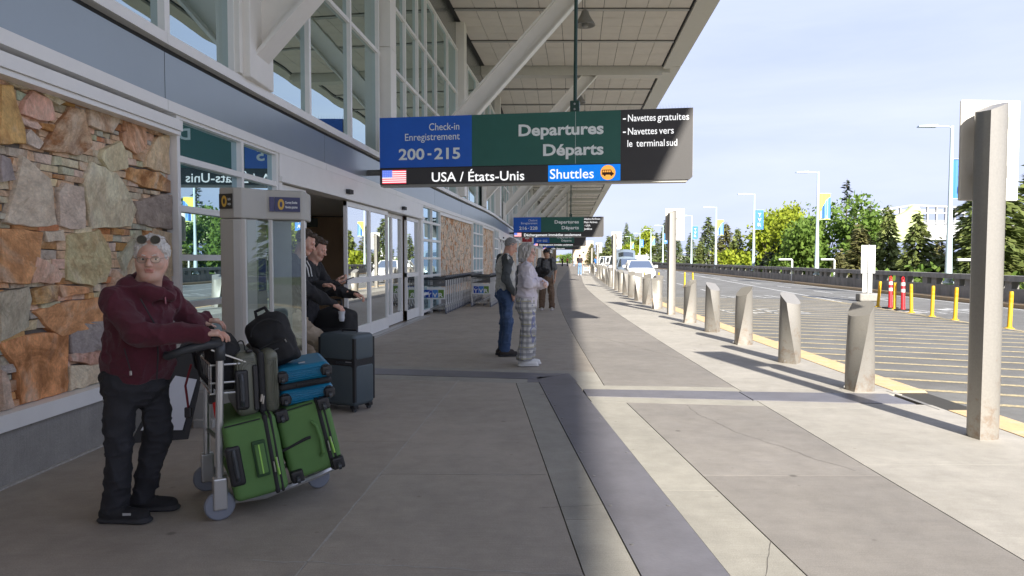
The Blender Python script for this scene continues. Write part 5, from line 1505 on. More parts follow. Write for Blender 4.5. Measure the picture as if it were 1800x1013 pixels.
    if door:
        dm = MB(); dm.hexa([(-hw-.02, ws+.5, .35), (-hw-.9, ws+.15, .38), (-hw-.9, ws+.22, .38), (-hw-.02, ws+.57, .35), (-hw-.02, ws+.5, 1.0), (-hw-.88, ws+.15, 1.0), (-hw-.88, ws+.22, 1.0), (-hw-.02, ws+.57, 1.0)])
        dm.build('open_door', paint, t, fixn=True)
        MB().tube([(-hw-.05, ws+.53, 1.0), (-hw*.85-.15, ws+.6, Ht-.1), (-hw*.85-.5, ws+.45, Ht-.12), (-hw-.86, ws+.18, 1.0)], .03, 6).build('door_window_frame', paint, t)
    return t
def park(y, off, **k):
    return car(loc=(K(y)+KERB_U1+off, y, RZ+.004), rz=-math.atan(.1), **k)
park(47.5, 1.75, label='nearest white car stopped at the kerb, facing the camera', paint=M_cwhite, Ht=1.50)
park(54.5, 1.45, label='silver-blue car with its white tailgate raised behind the nearest car', paint=M_csilver, Ht=1.62, hatch=True)
park(63, 1.2, label='white off-road car behind the open tailgate', paint=M_cwhite, Ht=1.85, van=True)
park(71, 1.2, label='white car with an open front door beside the fourth pylon', paint=M_cwhite, Ht=1.75, door=True)
park(79, 1.3, label='dark car farther along the kerb, mostly hidden', paint=M_cdark)
park(88, 1.2, label='white car farthest along the kerb before the gateway', paint=M_cwhite, van=True, Ht=1.9)
car(label='white car driving in the far lane beyond the raised tailgate', loc=(12.0, 70, RZ+.004), rz=-.09, paint=M_cwhite)
# ================================================================= signed-distance modeller for soft shapes
class Sdf:
    def __init__(s, lo, hi, h):
        s.lo = np.array(lo, np.float32); s.h = h
        s.n = [int(math.ceil((hi[i]-lo[i])/h)) + 1 for i in range(3)]
        s.ax = [lo[i] + h*np.arange(s.n[i], dtype=np.float32) for i in range(3)]
        s.d = np.full(s.n, 1e3, np.float32); s.lab = np.zeros(s.n, np.uint8)
    def _box(s, lo, hi):
        sl = []
        for i in range(3):
            a = max(0, int((lo[i]-s.lo[i])/s.h)); b = min(s.n[i], int((hi[i]-s.lo[i])/s.h) + 2)
            if b <= a: return None
            sl.append(slice(a, b))
        return tuple(sl)
    def _grid(s, sl):
        return s.ax[0][sl[0]][:, None, None], s.ax[1][sl[1]][None, :, None], s.ax[2][sl[2]][None, None, :]
    def _merge(s, sl, d2, k, lab, mode):
        d1 = s.d[sl]
        if mode == 'add':
            s.lab[sl] = np.where(d2 < d1, lab, s.lab[sl]) if lab is not None else s.lab[sl]
            if k > 0:
                hh = np.clip(.5 + .5*(d2-d1)/k, 0, 1); s.d[sl] = d2*(1-hh) + d1*hh - k*hh*(1-hh)
            else: s.d[sl] = np.minimum(d1, d2)
        elif mode == 'sub':
            if k > 0:
                hh = np.clip(.5 - .5*(d1+d2)/k, 0, 1); s.d[sl] = d1*(1-hh) - d2*hh + k*hh*(1-hh)
            else: s.d[sl] = np.maximum(d1, -d2)
        elif mode == 'lab': s.lab[sl] = np.where(d2 < 0, lab, s.lab[sl])
    def cone(s, a, b, ra, rb=None, k=.02, lab=0, mode='add', flat=None):
        rb = ra if rb is None else rb
        a = np.array(a, np.float32); b = np.array(b, np.float32); m = max(ra, rb) + k + 3*s.h
        sl = s._box(np.minimum(a, b) - m, np.maximum(a, b) + m)
        if sl is None: return s
        X, Y, Z = s._grid(sl); ba = b - a; l2 = float(ba @ ba) + 1e-9
        px, py, pz = X-a[0], Y-a[1], Z-a[2]
        t = np.clip((px*ba[0] + py*ba[1] + pz*ba[2]) / l2, 0, 1)
        qx, qy, qz = px-ba[0]*t, py-ba[1]*t, pz-ba[2]*t
        sc = 1.0
        if flat is not None:
            f = np.array(flat[0], np.float32); f /= np.linalg.norm(f); w = 1/flat[1] - 1
            e = (qx*f[0] + qy*f[1] + qz*f[2]) * w
            qx, qy, qz = qx + f[0]*e, qy + f[1]*e, qz + f[2]*e
            sc = min(1, flat[1])
        d2 = (np.sqrt(qx*qx + qy*qy + qz*qz) - (ra + (rb-ra)*t)) * sc
        s._merge(sl, d2, k, lab, mode); return s
    def ell(s, c, r, k=.02, lab=0, mode='add', rot=None):
        r = np.array(r, np.float32); m = float(r.max()) + k + 3*s.h; c = np.array(c, np.float32)
        sl = s._box(c-m, c+m)
        if sl is None: return s
        X, Y, Z = s._grid(sl); x, y, z = X-c[0], Y-c[1], Z-c[2]
        if rot is not None:
            Rm = np.array(Euler(rot).to_matrix().transposed(), np.float32)
            x, y, z = (Rm[0, 0]*x+Rm[0, 1]*y+Rm[0, 2]*z, Rm[1, 0]*x+Rm[1, 1]*y+Rm[1, 2]*z, Rm[2, 0]*x+Rm[2, 1]*y+Rm[2, 2]*z)
        k0 = np.sqrt((x/r[0])**2 + (y/r[1])**2 + (z/r[2])**2); k1 = np.sqrt((x/r[0]**2)**2 + (y/r[1]**2)**2 + (z/r[2]**2)**2) + 1e-6
        s._merge(sl, k0*(k0-1)/k1, k, lab, mode); return s
    def box(s, c, hx, r=.02, k=.0, lab=0, mode='add', rot=None):
        c = np.array(c, np.float32); hx = np.array(hx, np.float32); m = float(np.linalg.norm(hx)) + k + 3*s.h
        sl = s._box(c-m, c+m)
        if sl is None: return s
        X, Y, Z = s._grid(sl); x, y, z = X-c[0], Y-c[1], Z-c[2]
        if rot is not None:
            Rm = np.array(Euler(rot).to_matrix().transposed(), np.float32)
            x, y, z = (Rm[0, 0]*x+Rm[0, 1]*y+Rm[0, 2]*z, Rm[1, 0]*x+Rm[1, 1]*y+Rm[1, 2]*z, Rm[2, 0]*x+Rm[2, 1]*y+Rm[2, 2]*z)
        qx, qy, qz = np.abs(x)-hx[0]+r, np.abs(y)-hx[1]+r, np.abs(z)-hx[2]+r
        d2 = np.sqrt(np.maximum(qx, 0)**2 + np.maximum(qy, 0)**2 + np.maximum(qz, 0)**2) + np.minimum(np.maximum(qx, np.maximum(qy, qz)), 0) - r
        s._merge(sl, d2, k, lab, mode); return s
    def wrinkle(s, amp, scale, seed=0, stretch=(1, 1, 1), ridge=False):
        g = np.random.default_rng(seed); sh = [max(4, int(s.n[i]*s.h*stretch[i]/scale)+3) for i in range(3)]
        G = g.uniform(-1, 1, sh).astype(np.float32)
        idx = []
        for i in range(3):
            f = (s.ax[i]-s.lo[i])*stretch[i]/scale; j = f.astype(np.int32); w = f-j; w = w*w*(3-2*w); idx.append((j, w.astype(np.float32)))
        near = np.abs(s.d) < amp*3 + 3*s.h
        I, J, Kk = np.nonzero(near)
        (jx, wx), (jy, wy), (jz, wz) = idx
        v = 0
        for a in (0, 1):
            for b in (0, 1):
                for c in (0, 1):
                    v = v + G[jx[I]+a, jy[J]+b, jz[Kk]+c] * (wx[I] if a else 1-wx[I]) * (wy[J] if b else 1-wy[J]) * (wz[Kk] if c else 1-wz[Kk])
        if ridge: v = np.clip(2.2*np.abs(v), 0, 1)**.7 * 1.6 - .8
        s.d[I, J, Kk] += amp*v
        return s
    def cut(s, fn):
        """keep where fn(X,Y,Z) < 0"""
        X, Y, Z = s.ax[0][:, None, None], s.ax[1][None, :, None], s.ax[2][None, None, :]
        s.d = np.maximum(s.d, fn(X, Y, Z).astype(np.float32)); return s
    def label(s, fn, lab):
        X, Y, Z = s.ax[0][:, None, None], s.ax[1][None, :, None], s.ax[2][None, None, :]
        s.lab = np.where(fn(X, Y, Z), lab, s.lab).astype(np.uint8); return s
    def nets(s):
        d = s.d; ins = d < 0; nx, ny, nz = s.n
        c = ins[:-1, :-1, :-1].astype(np.int8)
        cnt = np.zeros((nx-1, ny-1, nz-1), np.int8)
        for a in (0, 1):
            for b in (0, 1):
                for e in (0, 1): cnt += ins[a:nx-1+a, b:ny-1+b, e:nz-1+e]
        I, J, Kk = np.nonzero((cnt > 0) & (cnt < 8))
        idx = np.full((nx-1, ny-1, nz-1), -1, np.int32); idx[I, J, Kk] = np.arange(len(I))
        cor = [(a, b, e) for a in (0, 1) for b in (0, 1) for e in (0, 1)]
        val = [np.clip(d[I+a, J+b, Kk+e], -.05, .05) for a, b, e in cor]
        acc = np.zeros((len(I), 3), np.float32); num = np.zeros(len(I), np.float32)
        for m in range(8):
            for axis in range(3):
                a = cor[m]
                if a[axis]: continue
                bb = list(a); bb[axis] = 1; n_ = cor.index(tuple(bb))
                v0, v1 = val[m], val[n_]; cr_ = (v0 < 0) != (v1 < 0)
                t = np.where(cr_, v0/(v0-v1+1e-12), 0)
                P_ = np.tile(np.array(a, np.float32), (len(I), 1)); P_[:, axis] += t
                acc += P_ * cr_[:, None]; num += cr_
        V = (acc/np.maximum(num, 1)[:, None] + np.stack([I, J, Kk], 1)) * s.h + s.lo
        Fs = []
        for axis in range(3):
            a0 = [slice(None)]*3; a1 = [slice(None)]*3; a0[axis] = slice(0, -1); a1[axis] = slice(1, None)
            x0, x1 = ins[tuple(a0)], ins[tuple(a1)]
            E = np.argwhere(x0 != x1)
            o1, o2 = (axis+1) % 3, (axis+2) % 3
            ok = (E[:, o1] > 0) & (E[:, o2] > 0) & (E[:, o1] < s.n[o1]-1) & (E[:, o2] < s.n[o2]-1); E = E[ok]
            flip = x0[E[:, 0], E[:, 1], E[:, 2]]
            def cell(q1, q2):
                Q = E.copy(); Q[:, o1] -= q1; Q[:, o2] -= q2; return idx[Q[:, 0], Q[:, 1], Q[:, 2]]
            q = np.stack([cell(1, 1), cell(0, 1), cell(0, 0), cell(1, 0)], 1)
            q = np.where(flip[:, None], q, q[:, ::-1]); Fs.append(q)
        Fq = np.concatenate(Fs); Fq = Fq[(Fq >= 0).all(1)]
        lab = s.lab[I, J, Kk]
        return V.astype(np.float32), Fq.astype(np.int32), lab[Fq[:, 0]].astype(np.int32)
def np_mesh(name, parts, mats, parent=None, loc=None, rot=None):
    """parts: list of (V, F, lab); join into one mesh object"""
    Vs, Fs, Ls, o = [], [], [], 0
    for V, F_, L_ in parts: Vs.append(V); Fs.append(F_+o); Ls.append(L_); o += len(V)
    V, F_, L_ = np.concatenate(Vs), np.concatenate(Fs), np.concatenate(Ls)
    me = bpy.data.meshes.new(name); n = len(F_)
    me.vertices.add(len(V)); me.vertices.foreach_set('co', V.reshape(-1).astype(np.float32))
    me.loops.add(n*4); me.loops.foreach_set('vertex_index', F_.reshape(-1))
    me.polygons.add(n); me.polygons.foreach_set('loop_start', np.arange(0, n*4, 4, dtype=np.int32)); me.polygons.foreach_set('loop_total', np.full(n, 4, np.int32))
    if not isinstance(mats, (list, tuple)): mats = [mats]
    for m in mats: me.materials.append(m)
    me.polygons.foreach_set('material_index', np.minimum(L_, len(mats)-1)); me.polygons.foreach_set('use_smooth', np.ones(n, bool))
    me.update(calc_edges=True); me.validate()
    return obj(name, me, parent, loc, rot)
def xfm(part, M):
    V, F_, L_ = part; A = np.array(M, np.float32)
    return V @ A[:3, :3].T + A[:3, 3], (F_ if M.determinant() > 0 else F_[:, ::-1]), L_

# ================================================================= luggage trolleys
M_chrome = mat('trolley_steel', (.55, .55, .54), .32, .75, var=.05); M_wire = mat('trolley_wire', (.62, .62, .60), .3, .6)
M_hblk = mat('trolley_handle', (.045, .05, .055), .45); M_wgrey = mat('trolley_wheel', (.20, .215, .25), .55); M_whub = mat('trolley_hub', (.10, .105, .115), .5)
M_brd = mat('trolley_board', (.74, .74, .72), .45); M_lg1 = mat('logo_blue', (.01, .06, .40), .5); M_lg2 = mat('logo_light_blue', (.06, .22, .58), .5); M_lg3 = mat('logo_green', (.13, .26, .03), .5)
def trolley_wheel(p, x, y, r, name='wheel', w=.034):
    o = MB().lathe([(r*.62, -w/2), (r*.9, -w/2), (r, -w*.25), (r, w*.25), (r*.9, w/2), (r*.62, w/2)], 24, axis='y').build(name, M_wgrey, p, loc=(x, y, r)); autosmooth(o)
    MB().lathe([(.008, -w*.46), (r*.63, -w*.36), (r*.63, w*.36), (.008, w*.46)], 16, axis='y').build('hub', M_whub, o)
    return o
def trolley(label, board=True, logo=True, simple=False, group=None):
    """local frame: x = direction of travel, y = left, handle at x = 0"""
    t = thing('luggage_trolley', label, 'trolley', (0, 0, 0), 0, group)
    hw = .285
    for sy in (-1, 1):
        y = sy*hw
        MB().tube([(0.0, y, .12), (.005, y, .5), (.015, y, .93)], .021 if not simple else .014, 10 if not simple else 6).build('post', M_chrome if not simple else M_brd, t)
        MB().rbox(-.035, .04, y-.032, y+.032, .06, .24, .01).build('wheel_fork', M_chrome, t)
        MB().tube([(.03, y, .095), (.25, y*.9, .085), (.58, y*.55, .13), (.72, y*.40, .16)], .017, 6).build('base_rail', M_chrome if not simple else MATS.get('shaded_rail') or mat('shaded_rail', (.14, .14, .145), .5, .5), t)  # simple: darker steel, shade inside the nested row put into the colour
        MB().tube([(.0, y*.93, .40), (.16, y*.9, .22), (.30, y*.86, .12)], .014, 6).build('brace', M_chrome, t)
        trolley_wheel(t, .0, y - sy*.0 + (sy*.002), .082)
    trolley_wheel(t, .62, .0, .07, 'front_wheel', .03)
    MB().rbox(.58, .66, -.03, .03, .10, .2, .01).build('caster_fork', M_chrome, t)
    pl = MB()
    for k in range(5): pl.tube([(.06+.13*k, -hw*.85+.045*k, .115+.008*k), (.06+.13*k, hw*.85-.045*k, .115+.008*k)], .011, 6)
    pl.build('platform', M_chrome, t)['kind'] = 'stuff'
    h_ = MB(); h_.tube([(.025, -hw, .985), (-.05, -hw, .985), (-.17, -hw*.97, .955), (-.24, -hw*.85, .925), (-.255, 0, .915), (-.24, hw*.85, .925), (-.17, hw*.97, .955), (-.05, hw, .985), (.025, hw, .985)], [.03, .03, .024, .023, .022, .023, .024, .03, .03], 10 if not simple else 6)
    for sy in (-1, 1): h_.tube([(.015, sy*hw, .89), (.015, sy*hw, .985)], .028, 10)
    ho = h_.build('handle', M_hblk, t, smooth=True)
    w = MB(); r_ = .0045; x0, x1 = -.03, .17
    n5 = 5 if not simple else 4
    if not simple:
        for z, dy in ((.70, .0), (.76, .0), (.86, .0)):
            w.tube([(x0, -hw*.9, z), (x1, -hw*.9, z-.0), (x1, hw*.9, z), (x0, hw*.9, z), (x0, -hw*.9, z)], r_*1.25, 6)
        for k in range(7):
            y = -hw*.9 + hw*1.8*k/6; w.tube([(x0, y, .86), (x0, y, .70), (x1, y, .70), (x1, y, .86)], r_, 5)
        w.tube([(x1, -hw*.9, .86), (-.03, -hw, .95)], r_*1.2, 5); w.tube([(x1, hw*.9, .86), (-.03, hw, .95)], r_*1.2, 5)
    else:
        for z in (.74, .86): w.tube([(x0, -hw*.9, z), (x0, hw*.9, z)], r_*1.4, 4)
        for k in range(13):
            y = -hw*.9 + hw*1.8*k/12; w.tube([(x0, y, .92), (x0, y, .72), (x1, y, .72)], r_, 4)
    w.build('wire_basket', M_wire if not simple else mat('shaded_wire', (.20, .20, .20), .45, .6), t)['kind'] = 'stuff'  # simple: wire colour darkened to stand for shade between stacked baskets
    if board:
        b = MB().rbox(-.035, -.015, -hw+.02, hw-.02, .38, .70, .008, 2).build('board', M_brd, t)
        if logo:
            for k, (m, ch) in enumerate(((M_lg1, 'Y'), (M_lg2, 'V'), (M_lg3, 'R'))):
                # seen from behind the handle: left to right is +y to -y
                yc = .155 - k*.155
                q = MB(); q.add([(-.0365, yc+.074, .42), (-.0365, yc-.074, .42), (-.0365, yc-.074, .63), (-.0365, yc+.074, .63)], [(0, 1, 2, 3)]); lo = q.build('logo_square', m, b)
                tx = fit_text('logo_letter', ch, M_brd, b, 0, 0, .125, .115, 0, .03); tx.location = (-.0380, yc+.068, .435); tx.rotation_euler = (0, 0, R(-90))
            MB().tube([(-.037, .20, .55), (-.037, .16, .60), (-.037, .08, .625)], .004, 4).build('logo_swoosh', M_brd, b)
    return t
# nested rows against the wall
rowA = trolley('frontmost luggage trolley of the long nested row by the sliding doors', simple=True, group='nested luggage trolleys by the wall')
rowP = trolley('proto', board=False, logo=False, simple=True, group='nested luggage trolleys by the wall')
def place_row(front, x, y, n, sp, rowname, first_lab):
    hd = R(90) - .085
    for i in range(n):
        if i == 0: o = front
        else: o = rowP if not place_row.used else copy_tree(rowP); place_row.used = True
        yy_ = y + sp*i
        o.location = (x + .085*sp*i, yy_, 0); o.rotation_euler = (0, 0, hd)
        o['label'] = first_lab if i == 0 else '%s trolley behind the front one in the %s' % (ORDN[i-1], rowname)
place_row.used = False
ORDN = ['first', 'second', 'third', 'fourth', 'fifth', 'sixth', 'seventh', 'eighth', 'ninth', 'tenth', 'eleventh', 'twelfth', 'thirteenth', 'fourteenth', 'fifteenth', 'sixteenth', 'seventeenth', 'eighteenth', 'nineteenth', 'twentieth', 'twenty-first', 'twenty-second', 'twenty-third', 'twenty-fourth', 'twenty-fifth', 'twenty-sixth', 'twenty-seventh']
place_row(rowA, -2.02, 18.75, 18, .31, 'long nested row by the sliding doors', 'frontmost luggage trolley of the long nested row by the sliding doors')
rowB = copy_tree(rowA)
place_row(rowB, -.92, 21.3, 8, .31, 'short nested row behind the standing couple', 'frontmost luggage trolley of the short nested row behind the standing couple')

# the loaded trolley
CT = Vector((-1.765, 4.145, 0)); CA = math.atan2(.29, .51)
cart = trolley('loaded luggage trolley held by the person in the burgundy fleece', board=False, logo=False)
cart.location = CT; cart.rotation_euler = (0, 0, CA)

# ================================================================= suitcases
M_green = mat('green_fabric', (.10, .21, .06), .75, var=.10, vscale=5, bump=.15, bscale=220); M_greend = mat('dark_green_fabric', (.03, .075, .028), .8, var=.1, bump=.15, bscale=220)
M_blk = mat('black_plastic', (.018, .018, .02), .45); M_zip = mat('black_zip', (.02, .02, .021), .7, bump=.2, bscale=300); M_lime = mat('lime_trim', (.35, .65, .12), .6)
M_olive = mat('olive_shell', (.135, .14, .105), .42, var=.04); M_teal = mat('blue_shell', (.005, .165, .30), .38, var=.04); M_slate = mat('slate_shell', (.068, .092, .105), .45, var=.05)
M_bfab = mat('black_fabric', (.014, .014, .015), .85, var=.15, vscale=20, bump=.25, bscale=150); M_metal = mat('zip_metal', (.5, .5, .5), .3, .9)
def case_root(name, label, center, roll, yaw, pitch=0, group=None):
    t = thing(name, label, 'suitcase', center, 0, group)
    t.rotation_euler = (Matrix.Rotation(yaw, 3, 'Z') @ Matrix.Rotation(pitch, 3, 'X') @ Matrix.Rotation(roll, 3, 'Y')).to_euler()
    return t
def spinner(p, x, y, z, ax, s_=1.0):
    """corner spinner wheel; the wheel stands off along -y"""
    o = MB().rbox(x-.036*s_, x+.036*s_, y-.022, y+.03, z-.036*s_, z+.036*s_, .012).build('wheel_housing', M_blk, p)
    MB().lathe([(.012, -.010), (.021*s_, -.008), (.021*s_, .008), (.012, .010)], 12, axis='x').build('spinner_wheel', M_hblk, o, loc=(x, y-.038, z-.012))
    return o
def soft_case(label, center, roll, yaw, D, L_, W, end):
    t = case_root('green_suitcase', label, center, roll, yaw)
    g = Sdf((-D/2-.05, -.05, -W/2-.05), (D/2+.05, L_+.05, W/2+.05), .009)
    g.box((0, L_/2, 0), (D/2, L_/2, W/2), .035); g.ell((-.0, L_/2, 0), (D/2+.022, L_*.40, W*.40), k=.06); g.wrinkle(.004, .09, 3)
    np_mesh('body', [g.nets()], M_green, t)
    z0 = MB().rbox(D*.24, D*.24+.028, -.006, L_+.006, -W/2-.006, W/2+.006, .012, 2); z0.build('zip_gusset', M_zip, t)
    MB().rbox(D*.24+.034, D*.24+.052, -.003, L_+.003, -W/2-.003, W/2+.003, .009, 2).build('zip_gusset', M_zip, t)
    MB().tube([(-D/2+.012, -.001, W/2-.012), (D*.2, -.001, W/2-.01)], .004, 5).build('piping', M_zip, t)
    if end == 'handle':
        o = MB().rbox(-D/2-.006, -D/2+.075, -.012, .03, -.13, .10, .018).build('handle_housing', M_blk, t)
        MB().tube([(-D/2+.035, -.010, -.095), (-D/2+.035, -.026, -.07), (-D/2+.035, -.026, .05), (-D/2+.035, -.010, .075)], .012, 8).build('pull_handle', M_hblk, o)
        gh = MB().rbox(-.012, .062, -.016, .004, -.11, .10, .014).build('grab_handle', M_greend, t)
        MB().rbox(.0, .052, -.024, -.012, -.09, .08, .008).build('handle_wrap', M_green, gh); MB().box(.021, .028, -.0265, -.022, -.088, .078).build('lime_stripe', M_lime, gh)
    else:
        for sx in (-1, 1):
            for sz in (-1, 1):
                MB().rbox(sx*(D/2-.03)-.034, sx*(D/2-.03)+.034, -.012, .04, sz*(W/2-.03)-.034, sz*(W/2-.03)+.034, .014).build('corner_guard', M_blk, t)
                spinner(t, sx*(D/2-.035), -.012, sz*(W/2-.03), 0)
        MB().tube([(-D/2-.012, .006, -.02), (-.02, -.006, .012), (.005, -.005, .012)], .009, 6).build('side_strap', M_zip, t)
        MB().tube([(D*.12, -.004, -.115), (D*.17, -.022, -.09), (D*.18, -.026, 0), (D*.16, -.022, .07), (D*.10, -.004, .10)], .010, 8).build('grab_handle', M_green, t)
    for k in range(2): MB().tube([(D*.30+.02*k, -.012, -.04+.02*k), (D*.30+.02*k, -.014, -.10+.02*k)], .004, 5).build('zip_pull', M_metal, t)
    MB().tube([(D*.36, -.01, -.02), (D*.37, -.014, -.12)], .006, 5).build('lime_tag', M_lime, t)
    return t
fw = Vector((math.cos(CA), math.sin(CA), 0)); aw = Vector((-math.sin(CA), math.cos(CA), 0))
def at_px(px, py, y):
    a = (px-900)/FOC; b = (506.5-py)/FOC; dy = math.cos(PITCH)+b*math.sin(PITCH); dz = -math.sin(PITCH)+b*math.cos(PITCH)
    return Vector((a/dy*y, y, CAM_H + dz/dy*y))
soft_case('green fabric suitcase nearer the handle, black telescopic grip facing out', at_px(450, 806, 3.93), R(-9), CA-R(4), .29, .62, .45, 'handle')
soft_case('green fabric suitcase with four spinner wheels facing out, under the blue case', at_px(545, 772, 4.13), R(-13), CA-R(6), .31, .66, .43, 'wheels')
def ribbed(t, x0, x1, z0, z1, y, n, m, horizontal=False):
    for k in range(n):
        f = (k+.5)/n
        if horizontal: z = z0+(z1-z0)*f; MB().rbox(x0, x1, y-.004, y+.006, z-.0035, z+.0035, .003, 1).build('rib', m, t)
        else: x = x0+(x1-x0)*f; MB().rbox(x-.0035, x+.0035, y-.004, y+.006, z0, z1, .003, 1).build('rib', m, t)
# olive case standing on the first green one
oc = case_root('olive_suitcase', 'olive hard-shell cabin suitcase on top of the green case by the handle', at_px(452, 675, 4.02), R(-2), CA-R(2))
b = MB().rbox(-.115, .014, 0, .50, -.185, .185, .045, 4).build('front_shell', M_olive, oc); autosmooth(b, 50)
b = MB().rbox(.040, .125, 0, .50, -.185, .185, .045, 4).build('back_shell', M_olive, oc); autosmooth(b, 50)
MB().rbox(.006, .048, .004, .496, -.181, .181, .04, 3).build('zip_band', M_zip, oc)
for k in range(4):
    i = .012*k
    MB().tube([(-.10+i, -.002, -.15+i), (-.10+i, -.002, .13-i), (-.075+i, -.002, .155-i), (-.006, -.002, .155-i)], .0035, 5).build('rib', M_olive, oc)
    MB().tube([(.058, -.002, .14-i), (.108-i*.8, -.002, .14-i), (.108-i*.8, -.002, -.14+i), (.058, -.002, -.14+i)], .0035, 5).build('rib', M_olive, oc)
hh_ = MB().rbox(-.118, -.045, -.014, .03, -.14, .09, .018).build('handle_housing', M_blk, oc)
MB().tube([(-.085, -.012, -.11), (-.085, -.034, -.08), (-.085, -.034, .03), (-.085, -.012, .06)], .014, 8).build('pull_handle', M_hblk, hh_)
MB().rbox(-.022, .006, -.012, .02, -.15, .11, .008).build('grab_handle', M_blk, oc)
MB().tube([(.022, -.012, -.06), (.012, -.018, -.10)], .006, 6).build('zip_pull', M_metal, oc); MB().tube([(.030, -.012, -.07), (.022, -.018, -.115)], .006, 6).build('zip_pull', M_metal, oc)
MB().rbox(-.05, -.015, -.006, .05, .182, .20, .008).build('top_handle', M_blk, oc)
# blue case lying flat on the second green one
bc = case_root('blue_suitcase', 'blue ribbed hard-shell cabin suitcase lying flat under the black backpack', at_px(538, 676, 4.16), R(-7), CA-R(8))
b = MB().rbox(-.155, .155, 0, .48, .016, .115, .04, 4).build('upper_shell', M_teal, bc); autosmooth(b, 50)
b = MB().rbox(-.155, .155, 0, .48, -.115, -.012, .04, 4).build('lower_shell', M_teal, bc); autosmooth(b, 50)
MB().rbox(-.151, .151, .004, .476, -.018, .022, .016, 2).build('zip_band', M_zip, bc)
ribbed(bc, -.10, .10, .035, .10, -.001, 6, M_teal, True); ribbed(bc, -.10, .10, -.10, -.028, -.001, 6, M_teal, True)
for sx in (-1, 1):
    for sz in (-1, 1):
        MB().lathe([(.0, 0), (.034, .004), (.036, .02)], 14, axis='y', c=(sx*.125, -.012, sz*.066)).build('wheel_cup', M_blk, bc); spinner(bc, sx*.125, -.012, sz*.066, 0, .8)
MB().tube([(-.05, -.008, .003), (.06, -.012, .006)], .008, 6).build('grab_handle', M_blk, bc)
MB().rbox(-.02, .02, .10, .13, .113, .119, .002).build('badge', M_metal, bc)
# backpack slumped on top
def backpack(label, loc, rot, w, d, h_, col=M_bfab, name='backpack'):
    t = thing(name, label, 'backpack', loc); t.rotation_euler = rot
    g = Sdf((-w/2-.08, -d/2-.12, -.08), (w/2+.08, d/2+.12, h_+.12), .010)
    g.box((0, 0, h_*.45), (w/2, d/2, h_*.45), .07); g.ell((0, 0, h_*.78), (w*.46, d*.48, h_*.26), k=.05); g.box((0, -d*.5, h_*.26), (w*.38, d*.20, h_*.22), .05, k=.03); g.box((0, -d*.46, h_*.66), (w*.36, d*.14, h_*.13), .04, k=.03)
    g.wrinkle(.012, .08, 9); g.wrinkle(.005, .03, 4)
    np_mesh('body', [g.nets()], col, t)
    MB().tube([(-.04, d*.3, h_*.99), (-.03, d*.32, h_+.05), (.03, d*.32, h_+.05), (.04, d*.3, h_*.99)], .011, 8).build('top_loop', col, t)
    for sx in (-1, 1): MB().tube([(sx*w*.2, d*.45, h_*.95), (sx*w*.28, d*.85, h_*.7), (sx*w*.32, d*.75, h_*.35), (sx*w*.36, d*.4, h_*.08)], .022, 8, flat=.4).build('shoulder_strap', col, t)
    MB().tube([(w*.40*math.cos(a), -d*.50-.01-.02*math.sin(a), h_*.62+h_*.24*math.sin(a)) for a in np.linspace(.2, 2.9, 12)], .004, 5).build('zip', M_zip, t)
    MB().tube([(-w*.34, -d*.70, h_*.40), (0, -d*.735, h_*.42), (w*.34, -d*.70, h_*.40)], .005, 5).build('zip', M_zip, t)
    MB().rbox(-w*.05, w*.10, -d*.80, -d*.70, h_*.27, h_*.29, .004, 1).build('badge', mat('badge_grey', (.12, .12, .12), .5), t)
    MB().tube([(w*.30, -d*.62, h_*.40), (w*.31, -d*.66, h_*.33)], .004, 5).build('zip_pull', M_metal, t)
    return t
backpack('black backpack slumped over the blue and olive suitcases', at_px(500, 642, 4.28) + Vector((0, 0, .0)), (R(-12), R(-24), CA-R(15)), .245, .165, .33)
bag = backpack('black bag sitting in the wire basket of the loaded trolley', CT + fw*.06 + Vector((0, 0, .70)), (0, R(-4), CA+R(90)), .40, .17, .30, name='shoulder_bag')
rst = thing('luggage_straps', 'red luggage straps with buckles hanging from the trolley basket', 'strap', CT + fw*(-.03) - aw*.17 + Vector((0, 0, .66)))
M_redst = mat('red_webbing', (.45, .012, .012), .6); M_redp = mat('red_buckle', (.60, .02, .015), .35)
MB().tube([(-.09, -.02, .20), (-.12, -.03, .08), (-.105, -.03, -.05)], .014, 6, flat=.3).build('strap', mat('dark_red_webbing', (.14, .01, .015), .7), rst)
MB().rbox(-.125, -.085, -.045, -.02, -.10, -.04, .008).build('buckle', M_blk, rst)
MB().tube([(.03, -.035, .12), (.035, -.04, .02)], .014, 6, flat=.3).build('strap', M_blk, rst); MB().rbox(.018, .058, -.055, -.025, -.02, .03, .008).build('buckle', M_blk, rst)
b = MB().rbox(.035, .07, -.056, -.03, -.11, -.012, .008).build('buckle', M_redp, rst); b.rotation_euler = (0, R(-8), 0)
